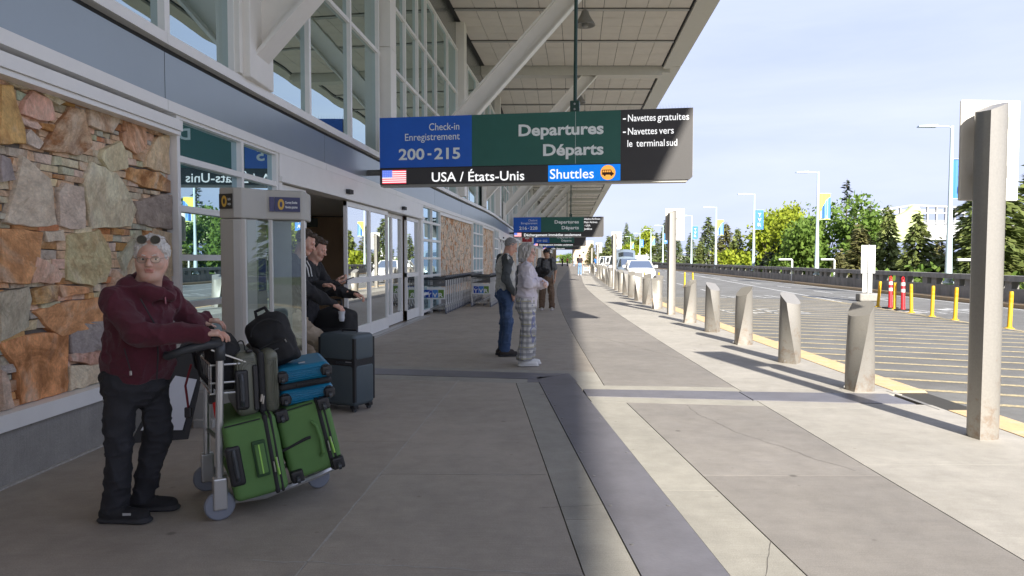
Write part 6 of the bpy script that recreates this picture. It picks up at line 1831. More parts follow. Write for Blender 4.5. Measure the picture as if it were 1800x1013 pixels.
# slate suitcase on the floor
sc_ = case_root('slate_suitcase', 'large slate-grey hard-shell suitcase standing on the floor behind the trolley', at_px(605, 718, 6.72) + Vector((0, .12, .0)), 0, R(-28)); sc_.location.z = 0
for (z0, z1, nm) in ((.055, .47, 'lower_shell'), (.474, .74, 'upper_shell')):
    b = MB().rbox(-.225, .225, -.15, .15, z0, z1, .05 if False else .045, 4).build(nm, M_slate, sc_); autosmooth(b, 50)
MB().box(-.222, .222, -.147, .147, .10, .70).build('core', M_zip, sc_)
MB().rbox(.0, .19, -.156, -.146, .455, .48, .004).build('latch', mat('latch_grey', (.03, .035, .04), .4), sc_); MB().rbox(.12, .19, -.158, -.15, .476, .484, .002).build('latch_trim', M_metal, sc_)
MB().box(-.2265, -.2235, -.012, -.004, .10, .70).build('seam', M_metal, sc_)
for sx in (-1, 1):
    for sy in (-1, 1):
        MB().lathe([(.014, -.012), (.027, -.011), (.027, .011), (.014, .012)], 12, axis='x').build('spinner_wheel', M_hblk, sc_, loc=(sx*.18, sy*.105, .028)); MB().rbox(sx*.18-.03, sx*.18+.03, sy*.105-.03, sy*.105+.03, .03, .07, .01).build('wheel_housing', M_blk, sc_)
MB().tube([(-.09, .05, .735), (-.09, .05, .76), (.09, .05, .76), (.09, .05, .735)], .012, 8).build('top_handle', M_blk, sc_)
# tall black soft case of the two men
bk = case_root('black_suitcase', 'tall black soft suitcase held upright beside the open sliding door', (-1.93, 7.78, 0), 0, R(-20))
g = Sdf((-.3, -.25, 0), (.3, .25, 1.05), .012); g.box((0, 0, .47), (.22, .14, .42), .06); g.box((0.02, -.15, .40), (.17, .06, .30), .05, k=.03); g.ell((0, 0, .80), (.19, .12, .14), k=.04); g.wrinkle(.008, .09, 5)
np_mesh('body', [g.nets()], M_bfab, bk)
MB().tube([(.15, -.16, .25), (.17, -.13, .60), (.12, -.10, .85)], .006, 6).build('piping', M_metal, bk)
MB().tube([(-.06, .02, .90), (-.06, .02, 1.0), (.06, .02, 1.0), (.06, .02, .90)], .014, 8).build('pull_handle', M_blk, bk)
MB().rbox(.09, .12, -.215, -.20, .14, .165, .003).build('badge', M_brd, bk)

# ================================================================= courtesy phone kiosk by the window
M_kio = mat('kiosk_grey', (.42, .41, .375), .5, .1, var=.05, vscale=3); M_kiof = mat('kiosk_frame', (.62, .61, .58), .4); M_frost = mat('frosted_back', (.30, .295, .275), .35, .3, var=.25, vscale=2.2)
ko = thing('phone_kiosk', 'grey courtesy-shuttle phone kiosk with glass sides beside the window', 'kiosk', (-2.56, 6.25, 0))
KT = 2.07
def kx(name, m, poly, z0, z1, bev=.01): 
    o = MB().prism(poly, z0, z1).build(name, m, ko, fixn=True)
    if bev: bevel(o, bev)
    return o
kx('left_pillar', M_kio, [(0, .0), (.13, -.035), (.19, -.02), (.29, .10), (.29, .13), (.20, .10), (.20, .62), (0, .62)], 0, 1.80)
kx('header', M_kio, [(-.004, .0), (.14, -.045), (.21, -.03), (.34, .17), (.64, .275), (.655, .30), (.60, .70), (-.004, .72)], 1.803, KT, .012)
for (x, y, z0) in ((.21, .0, .40), (.375, .20, .55), (.64, .30, .50)):
    kx('corner_post', M_kiof, [(x-.018, y-.018), (x+.018, y-.018), (x+.018, y+.018), (x-.018, y+.018)], z0, 1.80, .004)
def kpane(p, q, z0, z1, m, nm='pane'):
    d = Vector((q[0]-p[0], q[1]-p[1])).normalized(); nn = Vector((-d.y, d.x))*.004
    return MB().hexa([(p[0]-nn.x, p[1]-nn.y, z0), (q[0]-nn.x, q[1]-nn.y, z0), (q[0]+nn.x, q[1]+nn.y, z0), (p[0]+nn.x, p[1]+nn.y, z0), (p[0]-nn.x, p[1]-nn.y, z1), (q[0]-nn.x, q[1]-nn.y, z1), (q[0]+nn.x, q[1]+nn.y, z1), (p[0]+nn.x, p[1]+nn.y, z1)]).build(nm, m, ko, fixn=True)
kpane((.228, .02), (.365, .185), .42, 1.79, M_gl_cl); kpane((.392, .208), (.625, .295), .62, 1.79, M_gl_cl)
kpane((.205, .62), (.42, .66), .35, 1.80, M_frost, 'back_panel')
MB().box(.37, .655, .285, .315, .555, .60).build('bottom_rail', M_kiof, ko).rotation_euler = (0, 0, 0)
kx('foot_post', M_kiof, [(.61, .285), (.665, .285), (.665, .345), (.61, .345)], 0, .55, .004)
kx('shelf', M_blk, [(.20, .30), (.45, .34), (.45, .62), (.20, .62)], .40, .44, .004)
MB().rbox(.215, .225, .30, .50, 1.15, 1.45, .004).build('handset_panel', mat('phone_blue', (.03, .05, .18), .5), ko)
M_kblk = mat('kiosk_sign_black', (.03, .028, .025), .5); M_kblu = mat('kiosk_sign_blue', (.045, .05, .13), .5); M_kyel = mat('kiosk_icon', (.62, .38, .06), .5)
def ksign(origin, dirv, w, h_, m, stripe):
    yaw = math.atan2(dirv[1], dirv[0]); s_ = MB().box(0, w, -.006, .0, 0, h_).build('sign_plate', m, ko, loc=origin, rot=(0, 0, yaw))
    if stripe: MB().box(-.045, -.004, -.006, 0, 0, h_).build('sign_stripe', mat('sign_stripe', (.07, .07, .16), .5), s_)
    MB().add([(.055+.028*math.cos(a), -.008, h_/2+.05*math.sin(a)*h_/.13) for a in np.linspace(0, 2*math.pi, 17)[:-1]], [tuple(range(16))]).build('phone_emblem', M_kyel, s_)
    MB().add([(.055+.012*math.cos(a), -.009, h_/2+.026*math.sin(a)*h_/.13) for a in np.linspace(0, 2*math.pi, 13)[:-1]], [tuple(range(12))]).build('phone_emblem_core', m, s_)
    tw_ = w-.10
    fit_text('lettering', 'Courtesy Shuttles', M_letter, s_, .092, h_*.56, tw_*.86, h_*.17, -.008, .012); fit_text('lettering', 'Navettes gratuites', M_letter, s_, .092, h_*.24, tw_*.88, h_*.17, -.008, .012)
dv = Vector((.14+.004, -.045)).normalized()
ksign((.004, -.012, 1.885), dv, .135, .13, M_kblk, False)
dv = Vector((.32, .11)).normalized()
ksign((.42, .186, 1.875), dv, .22, .13, M_kblu, True)
# low grey box and a leaning black board beside the kiosk
gb = thing('utility_box', 'low grey metal box on the floor left of the kiosk', 'box', (-2.93, 6.1, 0))
MB().rbox(.02, .36, 0, .35, 0, .30, .008).build('cabinet', M_kio, gb); MB().rbox(.20, .37, -.07, -.004, 0, .07, .006).build('step', M_kio, gb); MB().box(.03, .35, .01, .34, .296, .32).build('lid', M_kio, gb)
lb = thing('leaning_board', 'black-framed folding sign board with a white face leaning behind the person', 'board', (-2.80, 5.62, 0), R(18)); 
MB().hexa([(-.22, -.02, 0), (.20, -.02, 0), (.20, .015, 0), (-.22, .015, 0), (.16, .22, .80), (.36, .22, .80), (.36, .25, .80), (.16, .25, .80)]).build('frame', M_blk, lb, fixn=True)
MB().hexa([(-.14, -.034, .10), (.16, -.034, .08), (.16, -.022, .08), (-.14, -.022, .10), (.10, .09, .50), (.26, .09, .46), (.26, .102, .46), (.10, .102, .50)]).build('face', mat('board_face', (.60, .62, .66), .5), lb, fixn=True)
# ================================================================= people
def skin_mat(name, c):
    m = mat(name, c, .5, var=.06, vscale=30, col2=(c[0]*1.02, c[1]*.84, c[2]*.80), c2scale=14)
    b = m.node_tree.nodes['Principled BSDF']; b.inputs['Subsurface Weight'].default_value = .12; b.inputs['Subsurface Radius'].default_value = (.02, .008, .004); b.inputs['Subsurface Scale'].default_value = .4
    return m
M_eye = mat('eye_white', (.62, .60, .57), .25); M_iris = mat('iris', (.03, .025, .02), .2)
M_gmetal = mat('glasses_wire', (.30, .24, .20), .35, .7); M_lensd = glass_mat('dark_lens', (.01, .01, .012), (.6, .65, .7), .12); M_lensc = glass_mat('clear_lens', (.1, .1, .1), (.9, .9, .9), .03, clear=.98, edge=.2)

def head_parts(vox=.0035, jaw=1.0, nose=1.0, old=False, neck_to=(0, -.05, -.21), neck_r=.056, mouth=0.0):
    s = Sdf((-.12, -.15, -.27), (.12, .15, .15), vox)
    s.ell((0, -.014, .036), (.0735, .094, .086), k=.0)
    s.ell((0, .024, -.034), (.061*jaw, .066, .080), k=.03)
    for sx in (-1, 1):
        s.cone((sx*.054*jaw, .0, -.035), (sx*.024*jaw, .056, -.092), .022*jaw, .018*jaw, k=.03)
        s.ell((sx*.038*jaw, .064, -.026), (.024*jaw, .02, .026), k=.02)
    s.ell((0, .064, -.096), (.024*jaw, .020, .018), k=.022)
    s.cone((0, -.018, -.06), neck_to, neck_r, neck_r*1.08, k=.03)
    if old: s.ell((0, .030, -.108), (.042*jaw, .042, .022), k=.03); s.cone((0, .02, -.10), (0, -.01, -.17), .030, .042, k=.03)
    s.cone((-.036, .078, .020), (.036, .078, .020), .011, k=.014)
    for sx in (-1, 1):
        s.ell((sx*.032, .100, .000), (.017, .018, .0125), k=.010, mode='sub')
        s.cone((sx*.020, .0765, .0105), (sx*.044, .0725, .0085), .0055, k=.003)       # lids
        s.cone((sx*.021, .0765, -.0085), (sx*.043, .073, -.0075), .0048, k=.003)
        s.ell((sx*.011*nose, .100, -.031), (.008*nose, .010, .008), k=.006)
        s.ell((sx*(.074), -.012, -.006), (.0095, .019, .031), k=.006, rot=(0, 0, sx*-.35))
    s.cone((0, .086, .010), (0, .107*1.0, -.026), .0065*nose, .0118*nose, k=.010)
    s.cone((-.019, .083, -.0585), (-.004, .0895, -.0565), .0045, .0055, k=.004, lab=1); s.cone((.019, .083, -.0585), (.004, .0895, -.0565), .0045, .0055, k=.004, lab=1)
    s.cone((-.016, .083, -.066), (.016, .083, -.066), .0058, k=.004, lab=1)
    s.cone((-.020, .0905, -.0618), (.020, .0905, -.0618), .0022, k=.003, mode='sub')
    if old:
        for sx in (-1, 1): s.cone((sx*.024, .098, -.028), (sx*.034, .088, -.062), .003, k=.006, mode='sub')
    return s.nets()
def hand_parts(side, curl=(20, 30, 25), spread=1.0, vox=.0035, thumb_close=0.0):
    """right hand palm down: fingers +x, thumb on +y (side=1) ; left hand mirrored (side=-1)"""
    s = Sdf((-.09, -.09, -.11), (.22, .09, .06), vox)
    s.box((.047, 0, 0), (.046, .040, .0135), .013); s.ell((.03, 0, .004), (.045, .037, .015), k=.01)
    s.cone((-.08, 0, 0), (.012, 0, 0), .027, .025, k=.02, flat=((0, 0, 1), .72))
    for i, (y, L_, r_) in enumerate(((.029, .072, .0092), (.0100, .080, .0095), (-.0100, .074, .0090), (-.0285, .058, .0080))):
        p = Vector((.086 - .004*abs(i-1), y, -.001)); a = 0; ya = y*1.6*spread
        for j, f in enumerate((.45, .31, .24)):
            a += R(curl[j] * (1 + .08*i)); q = p + Vector((math.cos(a)*math.cos(ya), math.cos(a)*math.sin(ya), -math.sin(a))) * L_*f
            s.cone(p, q, r_*(1-.10*j), r_*(.92-.10*j), k=.003); p = q
        s.ell((.086 - .004*abs(i-1), y, .006), (.011, .008, .008), k=.006)
    p = Vector((.012, .030, -.006)); q = Vector((.045, .060-.02*thumb_close, -.018)); r1 = Vector((.078, .066-.035*thumb_close, -.026)); r2 = Vector((.098, .060-.04*thumb_close, -.034))
    s.cone(p, q, .016, .012, k=.012); s.cone(q, r1, .0115, .0100, k=.004); s.cone(r1, r2, .0100, .0082, k=.004)
    V, F_, L_ = s.nets()
    if side < 0: V = V * np.array([1, -1, 1], np.float32); F_ = F_[:, ::-1]
    return V, F_, L_
def frame(p, fwd, up):
    """matrix with x = fwd, z ~ up"""
    x = Vector(fwd).normalized(); z = Vector(up); y = z.cross(x).normalized(); z = x.cross(y)
    return Matrix(((x.x, y.x, z.x, p[0]), (x.y, y.y, z.y, p[1]), (x.z, y.z, z.z, p[2]), (0, 0, 0, 1)))
HAND_C = {}
def hand_at(side, wrist, fwd, up, curl=(20, 30, 25), vox=.0045, **k):
    key = (side, curl, vox, tuple(k.items()))
    if key not in HAND_C: HAND_C[key] = hand_parts(side, curl, vox=vox, **k)
    return xfm(HAND_C[key], frame(wrist, fwd, up))
def bounds(*groups, pad=.16):
    P_ = np.array([q for g_ in groups for q in g_]); return tuple(P_.min(0)-pad), tuple(P_.max(0)+pad)
V3 = lambda *a: Vector(a)
def person(label, loc, rz, J, cfg, group=None):
    t = thing('person', label, 'person', loc, rz, group)
    k_ = cfg.get('scale', 1.0); vox = cfg.get('vox', .009)
    J = {k: Vector(v) for k, v in J.items()}
    fd = Vector(cfg.get('facing', (0, 1, 0))).normalized()
    # --- head
    hr = cfg.get('head_rot', (0, 0, 0)); hs = cfg.get('head_scale', 1.0)
    MH = Matrix.Translation(J['head']) @ Matrix.Rotation(hr[0], 4, 'Z') @ Matrix.Rotation(-hr[1], 4, 'X') @ Matrix.Rotation(hr[2], 4, 'Y') @ Matrix.Scale(hs, 4)
    nl = MH.inverted() @ (J['neck'] + Vector((0, 0, -.03)))
    nl = Vector((max(-.06, min(.06, nl.x)), max(-.14, min(.04, nl.y)), max(-.235, min(-.16, nl.z))))
    parts = [xfm(head_parts(cfg.get('hvox', .005), neck_to=tuple(nl), **cfg.get('face', {})), MH)]
    # --- slim core under the clothes, so that the figure is whole
    core = Sdf(*bounds(J.values()), .022)
    core.cone(J['pelvis'], J['chest'], .10, .09, k=.04); core.cone(J['chest'], J['neck'], .07, .045, k=.04)
    for sd in 'RL':
        core.cone(J['sh'+sd], J['el'+sd], .040, .034, k=.03); core.cone(J['el'+sd], J['wr'+sd], .034, .027, k=.02); core.cone(J['chest'], J['sh'+sd], .06, .04, k=.03)
        core.cone(J['hip'+sd], J['kn'+sd], .065, .045, k=.03); core.cone(J['kn'+sd], J['an'+sd], .045, .032, k=.02)
    parts.append(core.nets())
    for hnd in cfg.get('hands', []): parts.append(hand_at(*hnd[:4], **(hnd[4] if len(hnd) > 4 else {})))
    if cfg.get('bare_arms'):
        ar = Sdf(*bounds([J['elR'], J['wrR'], J['elL'], J['wrL'], J['shR'], J['shL']], pad=.1), .009)
        for sd in 'RL':
            ar.cone(J['sh'+sd], J['el'+sd], .046, .038, k=.02); ar.cone(J['el'+sd], J['wr'+sd], .040, .026, k=.02)
        parts.append(ar.nets())
    sk = cfg['skin']; lip = mat(sk.name+'_lip', tuple(c_*f for c_, f in zip(cfg['skin_col'], (.85, .55, .55))), .45)
    body = np_mesh('body', parts, [sk, lip], t)
    # eyes and brows
    for sx in (-1, 1):
        e = MB().lathe([(.0, -.0128), (.008, -.010), (.012, -.004), (.0128, 0), (.012, .004), (.008, .010), (0, .0128)], 12).build('eye', M_eye, t, smooth=True); e.matrix_local = MH @ Matrix.Translation((sx*.0315, .0690, .0008))
        i_ = MB().lathe([(.0, .0), (.0055, .0), (.005, .0012), (0, .0018)], 12, axis='y').build('iris', M_iris, e, loc=(cfg.get('gaze', 0)*.004, .0118, 0))
        bw = MB().tube([(sx*.016, .089, .020), (sx*.030, .0885, .0245), (sx*.046, .079, .020)], [.0035, .0042, .002], 6, flat=.7).build('eyebrow', cfg['brow'], t); bw.matrix_local = MH
    # --- hair
    if cfg.get('hair'):
        hf, hm = cfg['hair']; s = Sdf((-.15, -.17, -.28), (.15, .16, .19), cfg.get('hairvox', .005)); hf(s)
        np_mesh('hair', [s.nets()], hm, t).matrix_local = MH
    # --- trousers
    b = cfg['bottom']; s = Sdf(*bounds([J['pelvis'], J['hipR'], J['hipL'], J['knR'], J['knL'], J['anR'], J['anL']], pad=.24), vox)
    wz = b.get('waist', J['pelvis'].z + .10)
    hip = b.get('hip', .155)
    s.cone(J['pelvis'] + V3(0, 0, .06), J['pelvis'] + V3(0, 0, -.06), hip, hip*1.03, k=.05, flat=(fd, b.get('depth', .78)))
    for sd in 'RL':
        r0, r1, r2 = b.get('r', (.088, .068, .058))
        s.cone(J['hip'+sd], J['kn'+sd], r0, r1, k=.03); s.cone(J['kn'+sd], J['an'+sd], r1, r2, k=.03)
        s.ell(J['hip'+sd] - fd*.05 + V3(0, 0, -.01), (.085, .085, .10), k=.05)
    hemz = b.get('hem', .05)
    s.wrinkle(b.get('wr', .007), .11, 5, (1, 1, .8), ridge=True); s.wrinkle(b.get('wr', .007)*.6, .055, 6, (.8, .8, 1.5), ridge=True)
    if b.get('bunch', False):
        for sd in 'RL':
            for q in range(3): z_ = J['an'+sd].z + .03 + q*.045; c_ = J['an'+sd].lerp(J['kn'+sd], (z_-J['an'+sd].z)/max(.1, J['kn'+sd].z-J['an'+sd].z)); s.cone(c_ + V3(-.05, 0, .008), c_ + V3(.05, .0, -.008), .035, .035, k=.02, flat=((0, 0, 1), .35)); 
    s.cut(lambda X, Y, Z: np.maximum(Z - wz, hemz - Z) + 0*X + 0*Y)
    if 'label' in b: s.label(b['label'], 1)
    np_mesh('trousers', [s.nets()], b['mats'], t)
    # --- top
    a = cfg['top']; s = Sdf(*bounds([J['pelvis'], J['chest'], J['neck'], J['shR'], J['shL'], J['elR'], J['elL'], J['wrR'], J['wrL']], pad=.27), vox)
    hz = a.get('hem', J['pelvis'].z - .04); w0, w1 = a.get('w', (.165, .17)); dp = a.get('depth', .68)
    lo_ = Vector((J['pelvis'].x, J['pelvis'].y, hz + .10))
    s.cone(lo_, J['chest'], w0, w1, k=.03, flat=(fd, dp))
    for e in a.get('ell', []): s.ell(*e, k=.06)
    s.cut(lambda X, Y, Z: hz - Z + 0*X + 0*Y)
    if a.get('band'): s.cone((lo_.x, lo_.y, hz+.03), (lo_.x, lo_.y, hz+.04), w0*.97, w0*.97, k=.02, flat=(fd, dp)); s.cut(lambda X, Y, Z: hz - Z + 0*X + 0*Y)
    s.cone(J['chest'] + V3(0, 0, .02), J['neck'] - V3(0, 0, .02), w1*.72, .062, k=.06, flat=(fd, .75))
    ra, rb, rc = a.get('arm', (.068, .058, .045))
    for sd in 'RL':
        s.cone(J['chest'] + V3(0, 0, .06), J['sh'+sd], .085, ra*1.02, k=.05, lab=0, flat=(fd, .8))
        if a.get('sleeve', 'long') == 'long':
            s.cone(J['sh'+sd], J['el'+sd], ra, rb, k=.035, lab=1); s.cone(J['el'+sd], J['wr'+sd], rb, rc, k=.02, lab=1)
            if a.get('cuff'): d_ = (J['wr'+sd]-J['el'+sd]).normalized(); s.cone(J['wr'+sd]-d_*.035, J['wr'+sd]-d_*.012, rc*.98, rc*.95, k=.01, lab=1)
        else:
            m_ = J['sh'+sd].lerp(J['el'+sd], .72); s.cone(J['sh'+sd], m_, ra, ra*.98, k=.035, lab=0)
    if a.get('collar'):
        for (p, q, r1_, r2_) in a['collar']: s.cone(p, q, r1_, r2_, k=.02, lab=0)
    s.wrinkle(a.get('wr', .010), .12, 15, (1, 1, .9), ridge=True); s.wrinkle(a.get('wr', .010)*.55, .06, 16, (1.2, .8, 1), ridge=True)
    if a.get('neckhole', True): s.cone(J['neck'] + V3(0, 0, .10), J['neck'] + V3(0, .0, -.01), a.get('nh', .07), a.get('nh', .07)*.92, k=.01, mode='sub')
    np_mesh(a.get('name', 'sweater'), [s.nets()], a['mats'], t)
    # --- shoes
    h_ = cfg['shoes']
    for sd in 'RL':
        an = J['an'+sd]; toe = Vector(h_.get('dir'+sd, fd)).normalized(); L_ = h_.get('len', .27); g_ = h_.get('grow', 1.0)
        hl = Vector((an.x, an.y, 0)) - toe*L_*.30; tp = hl + toe*L_
        s = Sdf(*bounds([hl, tp, an + V3(0, 0, .06)], pad=.09), .006)
        s.cone(hl + toe*.035 + V3(0, 0, .048), hl + toe*.10 + V3(0, 0, .055), .038*g_, .042*g_, k=.02); s.cone(hl + toe*.10 + V3(0, 0, .052), tp - toe*.055 + V3(0, 0, .036), .043*g_, .043*g_, k=.02, flat=((0, 0, 1), .82))
        s.cone(an + V3(0, 0, h_.get('top', .02)), hl + toe*.07 + V3(0, 0, .055), .044*g_, .042*g_, k=.03)
        s.cone(hl + toe*.03 + V3(0, 0, .014), tp - toe*.045 + V3(0, 0, .014), .043*g_, .046*g_, k=.004, lab=1, flat=((0, 0, 1), .36))
        s.cone(tp - toe*.045 + V3(0, 0, .014), tp - toe*.05 + V3(0, 0, .014), .045*g_, k=.004, lab=1, flat=((0, 0, 1), .36))
        s.cut(lambda X, Y, Z: .002 - Z + 0*X + 0*Y); s.label(lambda X, Y, Z: (Z < h_.get('sole', .028)) & (X > -99) & (Y > -99), 1)
        sh_ = np_mesh('shoe', [s.nets()], h_['mats'], t)
        if h_.get('laces'):
            lc = MB(); sd_ = toe.cross(V3(0, 0, 1))
            for q in range(4):
                c_ = hl + toe*(.115 + .022*q) + V3(0, 0, .098 - .010*q); lc.tube([c_ - sd_*.022, c_ + V3(0, 0, .006), c_ + sd_*.022], .004, 5)
            lc.build('laces', h_['laces'], sh_)
    return t, MH
def glasses(t, MH, wire, lens, name='glasses', z=.002, y=.092, w=.024, hgt=.019, up=None, tilt=0.0):
    o = bpy.data.objects.new(name, None)
    g_ = MB()
    for sx in (-1, 1):
        ring = [(sx*.033 + w*math.cos(a)*abs(math.cos(a))**-.15 if abs(math.cos(a)) > .01 else sx*.033, y - .004*abs(math.cos(a)), z - .004 + hgt*math.sin(a)) for a in np.linspace(0, 2*math.pi, 17)]
        g_.tube(ring, .0014, 5); g_.tube([(sx*(.033+w), y-.004, z+.004), (sx*.077, y-.02, z+.006), (sx*.080, .0, z+.004), (sx*.078, -.02, z-.008)], .0013, 5)
    g_.tube([(-.011, y, z+.002), (0, y+.004, z+.004), (.011, y, z+.002)], .0015, 5)
    fr = g_.build(name, wire, t); fr.matrix_local = MH @ (up or Matrix.Identity(4))
    for sx in (-1, 1):
        l = MB(); l.add([(sx*.033 + w*.96*math.cos(a), y-.002, z-.004 + hgt*.96*math.sin(a)) for a in np.linspace(0, 2*math.pi, 17)[:-1]], [tuple(range(16))]); l.build('lens', lens, fr)
    return fr

# hair shapes, in head coordinates
def hair_front(s):
    s.ell((0, -.022, .040), (.089, .101, .095), k=0); s.wrinkle(.009, .02, 3, (1.6, .7, .8)); s.wrinkle(.004, .010, 4)
    s.cut(lambda X, Y, Z: np.minimum(np.maximum(Y - .075 + .0*Z, 0) + (Y - .066 - .25*(Z-.08)), 9))
    s.cut(lambda X, Y, Z: np.where(Z < .078, Y - (.016 + .72*(Z+.0)), -1) + 0*X)
    s.cut(lambda X, Y, Z: -.075 - Z + np.where(Y > -.02, .045, 0) + 0*X)
def hair_short(s):
    s.ell((0, -.022, .044), (.080, .096, .092), k=0); s.ell((0, .055, .098), (.048, .024, .022), k=.03); s.wrinkle(.009, .018, 8)
    s.cut(lambda X, Y, Z: np.where(Z < .070, Y - (.008 + .2*Z), -1) + 0*X)
    s.cut(lambda X, Y, Z: -.070 - Z + np.where(Y > -.035, .055, 0) + 0*X)
def hair_crop(s):
    s.ell((0, -.022, .042), (.0785, .095, .089), k=0); s.wrinkle(.006, .016, 8); s.wrinkle(.003, .009, 9)
    s.cut(lambda X, Y, Z: np.where(Z < .115, Y - (.004 + .50*Z), -1) + 0*X)
    s.cut(lambda X, Y, Z: -.070 - Z + np.where(Y > -.03, .055, 0) + 0*X)
def hair_bob(s):
    s.ell((0, -.022, .040), (.092, .108, .100), k=0); s.cone((0, -.075, .02), (0, -.075, -.105), .088, .080, k=.04, flat=((0, 1, 0), .7))
    for sx in (-1, 1): s.cone((sx*.070, -.01, .03), (sx*.078, -.012, -.105), .036, .030, k=.03, flat=((1, 0, 0), .7)); s.cone((sx*.045, .062, .080), (sx*.080, .03, -.03), .026, .020, k=.03)
    s.wrinkle(.008, .03, 2, (1.8, 1.8, .35)); s.wrinkle(.004, .012, 7, (1.5, 1.5, .4))
    s.cut(lambda X, Y, Z: np.where((Z < .066) & (np.abs(X) < .066), Y - (.03 + 0*Z), -1))
    s.cut(lambda X, Y, Z: -.125 - Z + 0*X + 0*Y)
def hair_mop(s):
    s.ell((0, -.02, .050), (.098, .110, .098), k=0)
    g_ = random.Random(4)
    for i in range(26):
        a = g_.uniform(0, 6.28); e = g_.uniform(.1, 1.4); s.ell((.085*math.cos(a)*math.cos(e), -.01+.095*math.sin(a)*math.cos(e), .05+.088*math.sin(e)), (.024,)*3, k=.012)
    s.ell((.03, .085, .075), (.04, .025, .025), k=.02); s.ell((-.035, .08, .075), (.035, .025, .028), k=.02); s.wrinkle(.008, .02, 3)
    s.cut(lambda X, Y, Z: np.where((Z < .052) & (np.abs(X) < .07), Y - .012, -1))
    s.cut(lambda X, Y, Z: -.06 - Z + 0*X + 0*Y)
def hair_long(s):
    hair_bob(s); 

# ---- the person in the burgundy fleece
SKP = (.60, .39, .30); M_skp = skin_mat('pink_skin', SKP)
M_white_hair = mat('white_hair', (.62, .60, .56), .7, var=.2, vscale=60, bump=.4, bscale=120)
M_fleece = mat('burgundy_fleece', (.082, .012, .022), .95, var=.16, vscale=60, bump=.35, bscale=260, sheen=.12)
M_fleece_d = mat('burgundy_fleece_sleeve', (.125, .018, .034), .95, var=.16, vscale=60, bump=.35, bscale=260, sheen=.12)
M_jeanb = mat('black_jeans', (.022, .022, .026), .85, var=.25, vscale=9, bump=.25, bscale=240, col2=(.05, .05, .056), c2scale=5, c2lo=.55, c2hi=.8)
M_shoeb = mat('black_knit', (.016, .016, .018), .85, bump=.3, bscale=300, var=.2, vscale=60); M_soleb = mat('black_sole', (.035, .035, .038), .8)
Jf = dict(pelvis=(0, .03, .83), chest=(.0, .055, 1.13), neck=(.015, .09, 1.315), head=(.03, .135, 1.452), shR=(.165, -.005, 1.215), shL=(-.155, .13, 1.225), elR=(.235, .165, 1.055), wrR=(.115, .445, 1.045), elL=(-.30, .215, 1.06), wrL=(-.40, .235, 1.075),
          hipR=(.08, -.02, .80), hipL=(-.08, .065, .80), knR=(.09, -.035, .43), knL=(-.075, .10, .45), anR=(.085, -.065, .095), anL=(-.09, -.005, .095))
pf, MHf = person('older person in burgundy fleece and black jeans holding the loaded trolley', (-2.12, 3.95, 0), R(-90), Jf, dict(
    skin=M_skp, skin_col=SKP, facing=(.42, .9, 0), head_rot=(R(-72), R(4), R(0)), hvox=.0032, vox=.007, head_scale=1.0, face=dict(jaw=1.07, nose=1.10, old=True, neck_r=.062), brow=M_white_hair, gaze=-.5,
    hair=(hair_front, M_white_hair), hairvox=.004,
    hands=[(1, (.115, .435, 1.048), (-.25, 1, -.02), (.1, .05, 1), dict(curl=(12, 30, 28), vox=.0032)), (-1, (-.395, .225, 1.075), (-.05, 1, -.06), (-.05, 0, 1), dict(curl=(14, 30, 26), vox=.0032))],
    bottom=dict(mats=[M_jeanb], hip=.158, depth=.88, r=(.092, .074, .066), hem=.045, wr=.009, waist=.90),
    top=dict(name='fleece_jacket', mats=[M_fleece, M_fleece], hem=.775, w=(.190, .172), depth=.92, arm=(.076, .066, .050), wr=.010, cuff=True, nh=.075, ell=[((.02, .08, .95), (.16, .16, .16)), ((-.02, .0, 1.12), (.16, .14, .14))],
             collar=[((.075, .03, 1.31), (-.055, .02, 1.345), .050, .045), ((-.06, .03, 1.345), (-.085, .13, 1.325), .045, .042), ((.09, .04, 1.30), (.10, .155, 1.265), .048, .042), ((-.085, .135, 1.325), (.0, .22, 1.25), .040, .034), ((.10, .15, 1.27), (.04, .225, 1.245), .040, .034)]),
    shoes=dict(mats=[M_shoeb, M_soleb], len=.285, grow=1.08, dirR=(.05, 1, 0), dirL=(-.12, 1, 0), laces=M_blk)))
glasses(pf, MHf, M_gmetal, M_lensc, y=.098, w=.0235, hgt=.0165)
sg = thing('sunglasses', 'round dark sunglasses pushed up on the white-haired head', 'sunglasses', (0, 0, 0))
sgm = glasses(sg, Matrix.Identity(4), M_gmetal, M_lensd, 'frame', z=0, y=.088, w=.025, hgt=.023)
wm = Matrix.Translation((-2.12, 3.95, 0)) @ Matrix.Rotation(R(-90), 4, 'Z') @ MHf @ Matrix.Translation((0, -.006, .092)) @ Matrix.Rotation(R(12), 4, 'X')
sg.location = wm.to_translation(); sg.rotation_euler = wm.to_euler()
zp = MB().tube([(.215, .165, 1.24), (.185, .225, 1.10), (.18, .235, .95), (.16, .215, .80)], .004, 5).build('zip', M_zip, pf)
MB().tube([(.235, .085, .98), (.225, .11, .86)], .003, 5).build('pocket_zip', M_zip, pf); MB().rbox(.222, .232, .105, .118, .835, .86, .003, 1).build('zip_pull', M_metal, pf)
MB().tube([(.07, .225, 1.245), (.085, .235, 1.205)], .004, 5).build('collar_zip_pull', mat('zip_pull_pink', (.35, .12, .14), .5), pf)
MB().box(.132, .134, .0, .045, .052, .066).build('shoe_logo', mat('shoe_logo', (.45, .45, .44), .5), pf)
MB().tube([(-.36, .02, 1.21), (-.39, .14, 1.12), (-.36, .26, 1.03)], .05, 8, flat=.5).build('bag_strap', M_bfab, pf) if False else None

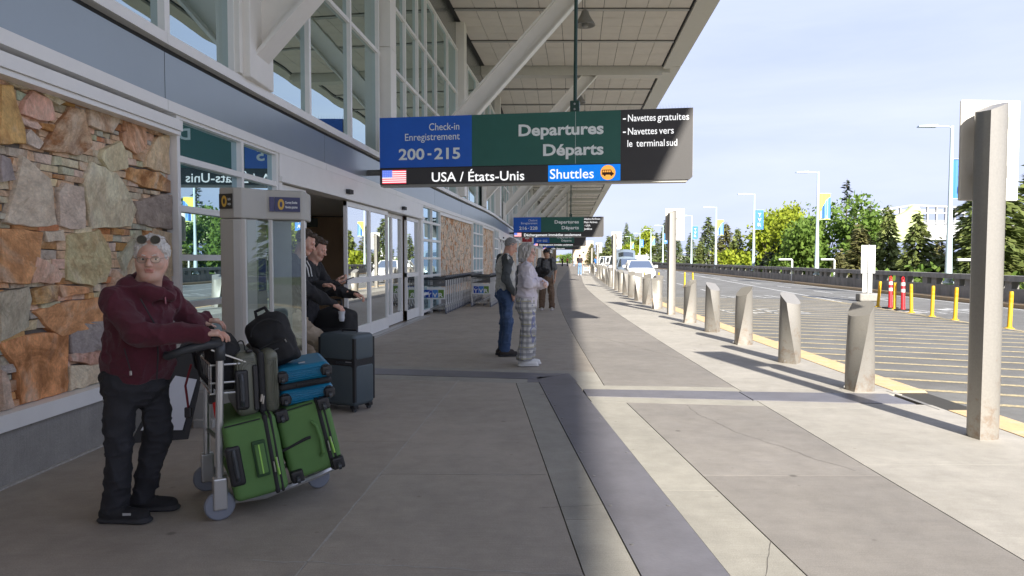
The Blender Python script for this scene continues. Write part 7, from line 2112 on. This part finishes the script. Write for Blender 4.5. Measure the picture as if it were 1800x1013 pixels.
# ---- standing couple
SKM = (.56, .34, .255); M_skm = skin_mat('tan_skin', SKM); SKW = (.62, .42, .34); M_skw = skin_mat('fair_skin', SKW)
M_grey_hair = mat('grey_hair', (.24, .235, .225), .75, var=.4, vscale=70, bump=.4, bscale=120); M_silver_hair = mat('silver_hair', (.42, .40, .375), .6, var=.3, vscale=40, bump=.4, bscale=90, stretch=(1, 1, .3))
M_charc = mat('charcoal_sleeve', (.075, .083, .085), .9, var=.12, bump=.2, bscale=200); M_cream = mat('cream_jersey', (.50, .49, .45), .9, var=.06, bump=.2, bscale=200)
M_denim = mat('blue_denim', (.045, .085, .18), .85, var=.2, vscale=10, bump=.25, bscale=240, col2=(.09, .14, .25), c2scale=4, c2lo=.5, c2hi=.75); M_boot = mat('brown_boot', (.035, .028, .024), .7, var=.3, vscale=30)
M_lav = mat('pale_lilac_sweater', (.62, .58, .63), .95, var=.05, bump=.3, bscale=200)
H1 = 1.0
def std(h, **o):
    f = h/1.75
    J = dict(pelvis=(0, 0, .95), chest=(0, .0, 1.27), neck=(0, -.01, 1.475), head=(0, .035, 1.625), shR=(.175, -.01, 1.41), shL=(-.175, -.01, 1.41), elR=(.215, -.04, 1.12), wrR=(.215, .05, .87), elL=(-.215, -.04, 1.12), wrL=(-.215, .05, .87),
             hipR=(.085, 0, .91), hipL=(-.085, 0, .91), knR=(.095, .015, .50), knL=(-.095, .015, .50), anR=(.10, -.03, .09), anL=(-.10, -.03, .09))
    J = {k: tuple(c*f for c in v) for k, v in J.items()}
    J.update(o); return J
Jm = std(1.78, head=(0, .085, 1.63), neck=(0, .015, 1.485), elR=(.25, -.06, 1.16), wrR=(.215, .075, .935), elL=(-.24, -.02, 1.15), wrL=(-.20, .10, .95))
pm_, MHm = person('tall grey-haired man in a cream shirt with charcoal sleeves and blue jeans, looking down', (-.10, 10.62, 0), R(-76), Jm, dict(
    skin=M_skm, skin_col=SKM, head_rot=(R(-8), R(28), 0), face=dict(jaw=1.06), brow=M_grey_hair, hair=(hair_crop, M_grey_hair),
    hands=[(1, (.212, .075, .94), (-.1, .25, -1), (1, 0, .1), dict(curl=(18, 25, 20), vox=.006)), (-1, (-.20, .10, .95), (.1, .3, -1), (-1, 0, .1), dict(curl=(18, 25, 20), vox=.006))],
    bottom=dict(mats=[M_denim], hip=.165, r=(.10, .080, .068), wr=.010, hem=.07), top=dict(name='raglan_shirt', mats=[M_cream, M_charc], hem=.89, w=(.185, .20), depth=.74, arm=(.084, .068, .046), cuff=True, wr=.012, ell=[((0, .08, 1.08), (.15, .13, .14))]),
    shoes=dict(mats=[M_boot, M_soleb], len=.30, grow=1.12, top=.06, laces=M_metal, dirL=(-.15, 1, 0), dirR=(.1, 1, 0))))
glasses(pm_, MHm, M_gmetal, M_lensc)
def plaid():
    m, nt, b = _nodes('plaid_cotton'); L = nt.links.new
    t = nt.nodes.new('ShaderNodeTexCoord'); sp = nt.nodes.new('ShaderNodeSeparateXYZ'); L(t.outputs['Object'], sp.inputs[0])
    ad = nt.nodes.new('ShaderNodeMath'); ad.operation = 'ADD'; L(sp.outputs[0], ad.inputs[0]); L(sp.outputs[1], ad.inputs[1])
    def wave(src, f, th, ph=0.):
        m1 = nt.nodes.new('ShaderNodeMath'); m1.operation = 'MULTIPLY_ADD'; m1.inputs[1].default_value = f; m1.inputs[2].default_value = ph; L(src, m1.inputs[0])
        m2 = nt.nodes.new('ShaderNodeMath'); m2.operation = 'FRACT'; L(m1.outputs[0], m2.inputs[0])
        m3 = nt.nodes.new('ShaderNodeMath'); m3.operation = 'LESS_THAN'; m3.inputs[1].default_value = th; L(m2.outputs[0], m3.inputs[0]); return m3.outputs[0]
    def mixc(f, a, c):
        x = nt.nodes.new('ShaderNodeMix'); x.data_type = 'RGBA'
        k = nt.nodes.new('ShaderNodeMath'); k.operation = 'MULTIPLY'; k.inputs[1].default_value = f[1]; L(f[0], k.inputs[0]); L(k.outputs[0], x.inputs[0])
        if hasattr(a, 'links'): L(a, x.inputs[6])
        else: x.inputs[6].default_value = (*a, 1)
        x.inputs[7].default_value = (*c, 1); return x.outputs[2]
    c = mixc((wave(sp.outputs[2], 13, .5), .75), (.58, .57, .55), (.17, .175, .19)); c = mixc((wave(ad.outputs[0], 12, .45), .55), c, (.10, .105, .12))
    c = mixc((wave(sp.outputs[2], 75, .5), .45), c, (.55, .54, .52)); c = mixc((wave(sp.outputs[2], 6.5, .10, .3), .8), c, (.40, .38, .24)); c = mixc((wave(ad.outputs[0], 6, .08, .6), .8), c, (.14, .16, .30))
    L(c, b.inputs['Base Color']); b.inputs['Roughness'].default_value = .9; return m
Jw = std(1.64, head=(0, .03, 1.525), neck=(0, -.015, 1.385), elR=(.225, .0, 1.11), wrR=(.02, .20, 1.13), elL=(-.215, .05, 1.10), wrL=(.03, .24, 1.10), knR=(.085, .02, .47), knL=(-.085, .05, .47), anR=(.085, -.03, .12), anL=(-.085, .03, .12))
pw_, MHw = person('grey-haired woman in a pale lilac sweater and plaid wide trousers, arms crossed', (.19, 9.62, 0), R(-84), Jw, dict(
    skin=M_skw, skin_col=SKW, head_rot=(R(-30), R(2), 0), face=dict(jaw=.97), brow=M_grey_hair, hair=(hair_bob, M_silver_hair), hands=[(1, (.03, .19, 1.13), (-1, .25, .0), (0, 1, .3), dict(curl=(15, 20, 20), vox=.006)), (-1, (.02, .25, 1.10), (1, .1, .0), (0, 1, .3), dict(curl=(20, 25, 20), vox=.006))],
    bottom=dict(mats=[plaid()], hip=.165, depth=.85, r=(.105, .105, .110), hem=.085, wr=.010, bunch=False), top=dict(name='sweater', mats=[M_lav, M_lav], hem=.80, w=(.175, .175), depth=.85, arm=(.085, .080, .058), cuff=True, band=True, wr=.014),
    shoes=dict(mats=[mat('white_leather', (.74, .73, .71), .5), mat('white_sole', (.68, .67, .65), .6)], len=.275, grow=1.05, dirR=(.06, 1, 0), dirL=(-.1, 1, 0))))
glasses(pw_, MHw, mat('brown_frame', (.10, .05, .035), .4), M_lensc, hgt=.017)
MB().tube([(.06, -.12, 1.355), (.10, -.135, 1.15), (.05, -.14, .95)], .012, 6, flat=.3).build('shoulder_strap', M_hblk, pw_)

# ---- young man with headphones
SKY = (.50, .32, .215); M_sky2 = skin_mat('warm_skin', SKY); M_blackhair = mat('black_hair', (.012, .011, .011), .5, bump=.4, bscale=80)
M_greytee = mat('grey_tee', (.13, .135, .14), .95, var=.1); M_brownp = mat('brown_trousers', (.16, .105, .07), .9, var=.12, bump=.2, bscale=150)
Jy = std(1.72, head=(.0, .03, 1.585), elR=(.25, .04, 1.13), wrR=(.12, .24, 1.08), elL=(-.25, -.06, 1.12), wrL=(-.23, .04, .88), knR=(.12, .03, .5), knL=(-.13, .02, .5), anR=(.14, -.02, .09), anL=(-.15, -.02, .09))
py_, MHy = person('young man with curly black hair, grey T-shirt and brown trousers, facing the camera', (.98, 20.1, 0), R(176), Jy, dict(
    skin=M_sky2, skin_col=SKY, head_rot=(0, R(10), R(4)), brow=M_blackhair, hair=(hair_mop, M_blackhair), bare_arms=True, hands=[(1, (.12, .24, 1.08), (-1, .3, 0), (0, .5, 1), dict(vox=.006)), (-1, (-.23, .05, .87), (0, .2, -1), (-1, 0, 0), dict(vox=.006))],
    bottom=dict(mats=[M_brownp], hip=.165, r=(.10, .092, .088), wr=.012, hem=.05), top=dict(name='t_shirt', mats=[M_greytee], hem=.88, w=(.185, .185), depth=.72, arm=(.085, .08, .05), sleeve='short', wr=.014),
    shoes=dict(mats=[mat('cream_shoe', (.45, .42, .37), .7), M_lav], len=.28)))
MB().tube([(.085, .06, 1.44), (.10, -.03, 1.45), (0, -.09, 1.46), (-.10, -.03, 1.45), (-.085, .06, 1.44)], .014, 8).build('headphone_band', M_blk, py_)
for sx in (-1, 1): MB().lathe([(.015, -.016), (.036, -.012), (.036, .012), (.015, .016)], 14, axis='x').build('headphone_cup', M_blk, py_, loc=(sx*.075, .085, 1.43), rot=(0, 0, sx*.6))
for sx in (-1, 1): MB().tube([(sx*.115, -.10, 1.43), (sx*.125, .06, 1.44), (sx*.13, .135, 1.30), (sx*.15, .10, 1.12)], .026, 8, flat=.35).build('backpack_strap', M_bfab, py_)
jk = thing('folded_jacket', 'black puffy jacket draped over the arm of the young man in grey', 'jacket', (.98, 20.1, 0), R(176))
s = Sdf((-.15, .0, .60), (.42, .45, 1.28), .012); s.cone((-.02, .24, 1.10), (.26, .19, 1.13), .085, .09, k=.03); s.cone((.22, .22, 1.12), (.30, .20, .95), .09, .08, k=.05); s.cone((.24, .22, 1.0), (.22, .20, .76), .09, .11, k=.05, flat=((0, 1, 0), .55)); s.cone((.02, .26, 1.08), (.10, .26, .98), .07, .06, k=.04); s.wrinkle(.022, .07, 5); s.wrinkle(.01, .035, 6)
np_mesh('cloth', [s.nets()], M_bfab, jk)

# ---- two men behind the kiosk
M_hood = mat('black_hoodie', (.022, .022, .024), .92, var=.15, bump=.3, bscale=180); M_beige = mat('beige_chinos', (.40, .32, .235), .9, var=.1, bump=.2, bscale=180); M_brownhair = mat('brown_hair', (.055, .035, .022), .6, bump=.4, bscale=80)
SKA = (.62, .38, .29); M_ska = skin_mat('rosy_skin', SKA)
Ja = std(1.80, head=(0, .12, 1.615), neck=(0, .05, 1.485), shR=(.185, .03, 1.40), shL=(-.18, .02, 1.41), elR=(.225, .17, 1.15), wrR=(.13, .43, 1.0), elL=(-.22, .05, 1.13), wrL=(-.16, .26, 1.17), hipR=(.095, .0, .86), hipL=(-.095, -.03, .87), knR=(.15, .34, .58), knL=(-.10, .10, .50), anR=(.14, .30, .09), anL=(-.10, -.03, .09), pelvis=(0, -.03, .90))
pa_, MHa = person('man in a black hooded jacket and beige trousers looking down, beside the kiosk', (-2.20, 7.18, 0), R(-90), Ja, dict(
    skin=M_ska, skin_col=SKA, head_rot=(R(-2), R(24), 0), brow=M_brownhair, hair=(hair_short, M_brownhair), hvox=.0045, hands=[(1, (.13, .43, 1.0), (.05, 1, -.55), (.2, .5, 1), dict(curl=(25, 35, 30), vox=.005)), (-1, (-.16, .26, 1.17), (.2, 1, .1), (-.3, 0, 1), dict(curl=(25, 35, 30), vox=.005))],
    bottom=dict(mats=[M_beige], hip=.165, r=(.105, .085, .075), wr=.012), top=dict(name='hooded_jacket', mats=[M_hood, M_hood], hem=.84, w=(.18, .19), depth=.76, arm=(.085, .072, .05), wr=.014, collar=[((.09, -.06, 1.47), (-.09, -.06, 1.47), .055, .055), ((.10, -.03, 1.47), (.09, .08, 1.43), .04, .03), ((-.10, -.03, 1.47), (-.09, .08, 1.43), .04, .03)]),
    shoes=dict(mats=[M_shoeb, M_brd], len=.29)))
for sx in (-1, 1): MB().tube([(sx*.05, .115, 1.43), (sx*.055, .15, 1.36), (sx*.05, .165, 1.27)], .006, 6).build('hood_cord', M_brd, pa_)
MB().tube([(.215, -.07, 1.36), (.225, -.10, 1.18), (.20, -.10, 1.02)], .014, 6, flat=.3).build('bag_strap', mat('grey_strap', (.16, .16, .15), .8), pa_)
cup = thing('plastic_cup', 'crumpled clear plastic cup held by the man in the hooded jacket', 'cup', (-2.20+.51, 7.18-.14, .83))
MB().lathe([(.022, 0), (.030, .03), (.028, .06), (.036, .10), (.034, .10), (.026, .06), (.028, .03), (.0, .004)], 14).build('cup', mat('cup_plastic', (.55, .57, .6), .15), cup)
Jb = std(1.76, head=(0, .13, 1.555), neck=(0, .07, 1.44), shR=(.18, .04, 1.37), shL=(-.18, .03, 1.37), elR=(.23, .15, 1.12), wrR=(.10, .36, 1.19), elL=(-.21, .20, 1.10), wrL=(-.12, .50, 1.06))
pb_, MHb = person('man in black looking at a phone, half hidden behind the man in the hooded jacket', (-2.235, 7.72, 0), R(-92), Jb, dict(
    skin=M_ska, skin_col=SKA, head_rot=(R(-10), R(22), 0), brow=M_brownhair, hair=(hair_short, M_brownhair), hands=[(1, (.10, .36, 1.19), (-.1, 1, .25), (.4, -.3, -1), dict(curl=(35, 40, 30), vox=.005)), (-1, (-.12, .50, 1.06), (.1, 1, -.25), (-.2, .3, 1), dict(curl=(25, 40, 35), vox=.005))],
    bottom=dict(mats=[M_jeanb], hip=.165), top=dict(name='black_jacket', mats=[M_hood, M_hood], hem=.84, w=(.18, .19), depth=.74, arm=(.082, .07, .048), wr=.012), shoes=dict(mats=[M_shoeb, M_soleb])))
ph = thing('phone', 'grey smartphone held by the man in black beside the open door', 'phone', (-2.235+.47, 7.72-.10, 1.225)); ph.rotation_euler = (0, R(-22), R(20))
MB().rbox(-.075, .075, -.036, .036, -.004, .004, .004, 2).build('case', mat('phone_case', (.22, .23, .25), .3, .5), ph); MB().box(-.07, .07, -.032, .032, .0042, .0048).build('screen', mat('phone_screen', (.3, .33, .38), .1), ph)

# ---- far people
def simple_person(label, loc, rz, h, topm, botm, hairm, hairf=hair_short, skin=M_skm, **kw):
    f = h/1.75; J = std(h, **kw)
    return person(label, loc, rz, J, dict(skin=skin, skin_col=SKM, brow=hairm, hair=(hairf, hairm), hvox=.012, hairvox=.012, vox=.02, hands=[(1, J['wrR'], (0, .1, -1), (1, 0, 0), dict(vox=.01)), (-1, J['wrL'], (0, .1, -1), (-1, 0, 0), dict(vox=.01))],
        bottom=dict(mats=[botm], hip=.165*f, r=(.095, .075, .07), wr=.01), top=dict(mats=[topm], hem=.90*f, w=(.175*f, .185*f), arm=(.075, .065, .05), sleeve='short', wr=.01), bare_arms=True, shoes=dict(mats=[M_lav, M_lav])), group='distant travellers')
M_blackt = mat('black_tee', (.03, .022, .025), .9); M_lightj = mat('light_jeans', (.16, .26, .40), .9, var=.1); M_wtop = mat('white_top', (.68, .66, .64), .9); M_redt = mat('red_top', (.42, .03, .05), .9); M_bluet = mat('blue_top', (.05, .2, .6), .9)
simple_person('distant man in a black T-shirt and light jeans seen from behind by the kerb', (5.9, 62, 0), R(-6), 1.82, M_blackt, M_lightj, M_brownhair)
simple_person('distant long-haired woman in a white top left on the walkway', (4.9, 86, 0), R(30), 1.68, M_wtop, M_redt, M_brownhair, hair_bob)
simple_person('distant figure in a red top near the gateway', (10.5, 135, 0), R(60), 1.7, M_redt, M_jeanb, M_blackhair)
simple_person('distant figure in dark clothes near the gateway', (9.2, 130, 0), R(-60), 1.75, M_blackt, M_jeanb, M_blackhair)
simple_person('distant figure in a white top near the gateway', (12.2, 140, 0), R(120), 1.7, M_wtop, M_lightj, M_blackhair)
simple_person('distant person in a blue top behind the trolley at the kerb', (8.3, 70, 0), R(150), 1.7, M_bluet, M_jeanb, M_brownhair)
farT = copy_tree(rowA); farT.location = (7.1, 58.5, 0); farT.rotation_euler = (0, 0, R(84)); farT['label'] = 'distant luggage trolley beside the man in the black T-shirt'; farT['group'] = 'trolleys at the far kerb'
farU = copy_tree(rowA); farU.location = (6.7, 64, 0); farU.rotation_euler = (0, 0, R(88)); farU['label'] = 'distant luggage trolley behind the first far one at the kerb'; farU['group'] = 'trolleys at the far kerb'
farS = case_root('red_suitcase', 'small dark red suitcase standing beside the distant trolley', (7.75, 59.5, 0), 0, .3); MB().rbox(-.2, .2, -.13, .13, .05, .68, .04).build('shell', mat('dark_red_shell', (.18, .02, .04), .5), farS); MB().tube([(-.1, 0, .68), (-.1, 0, .95), (.1, 0, .95), (.1, 0, .68)], .012, 6).build('handle', M_blk, farS)
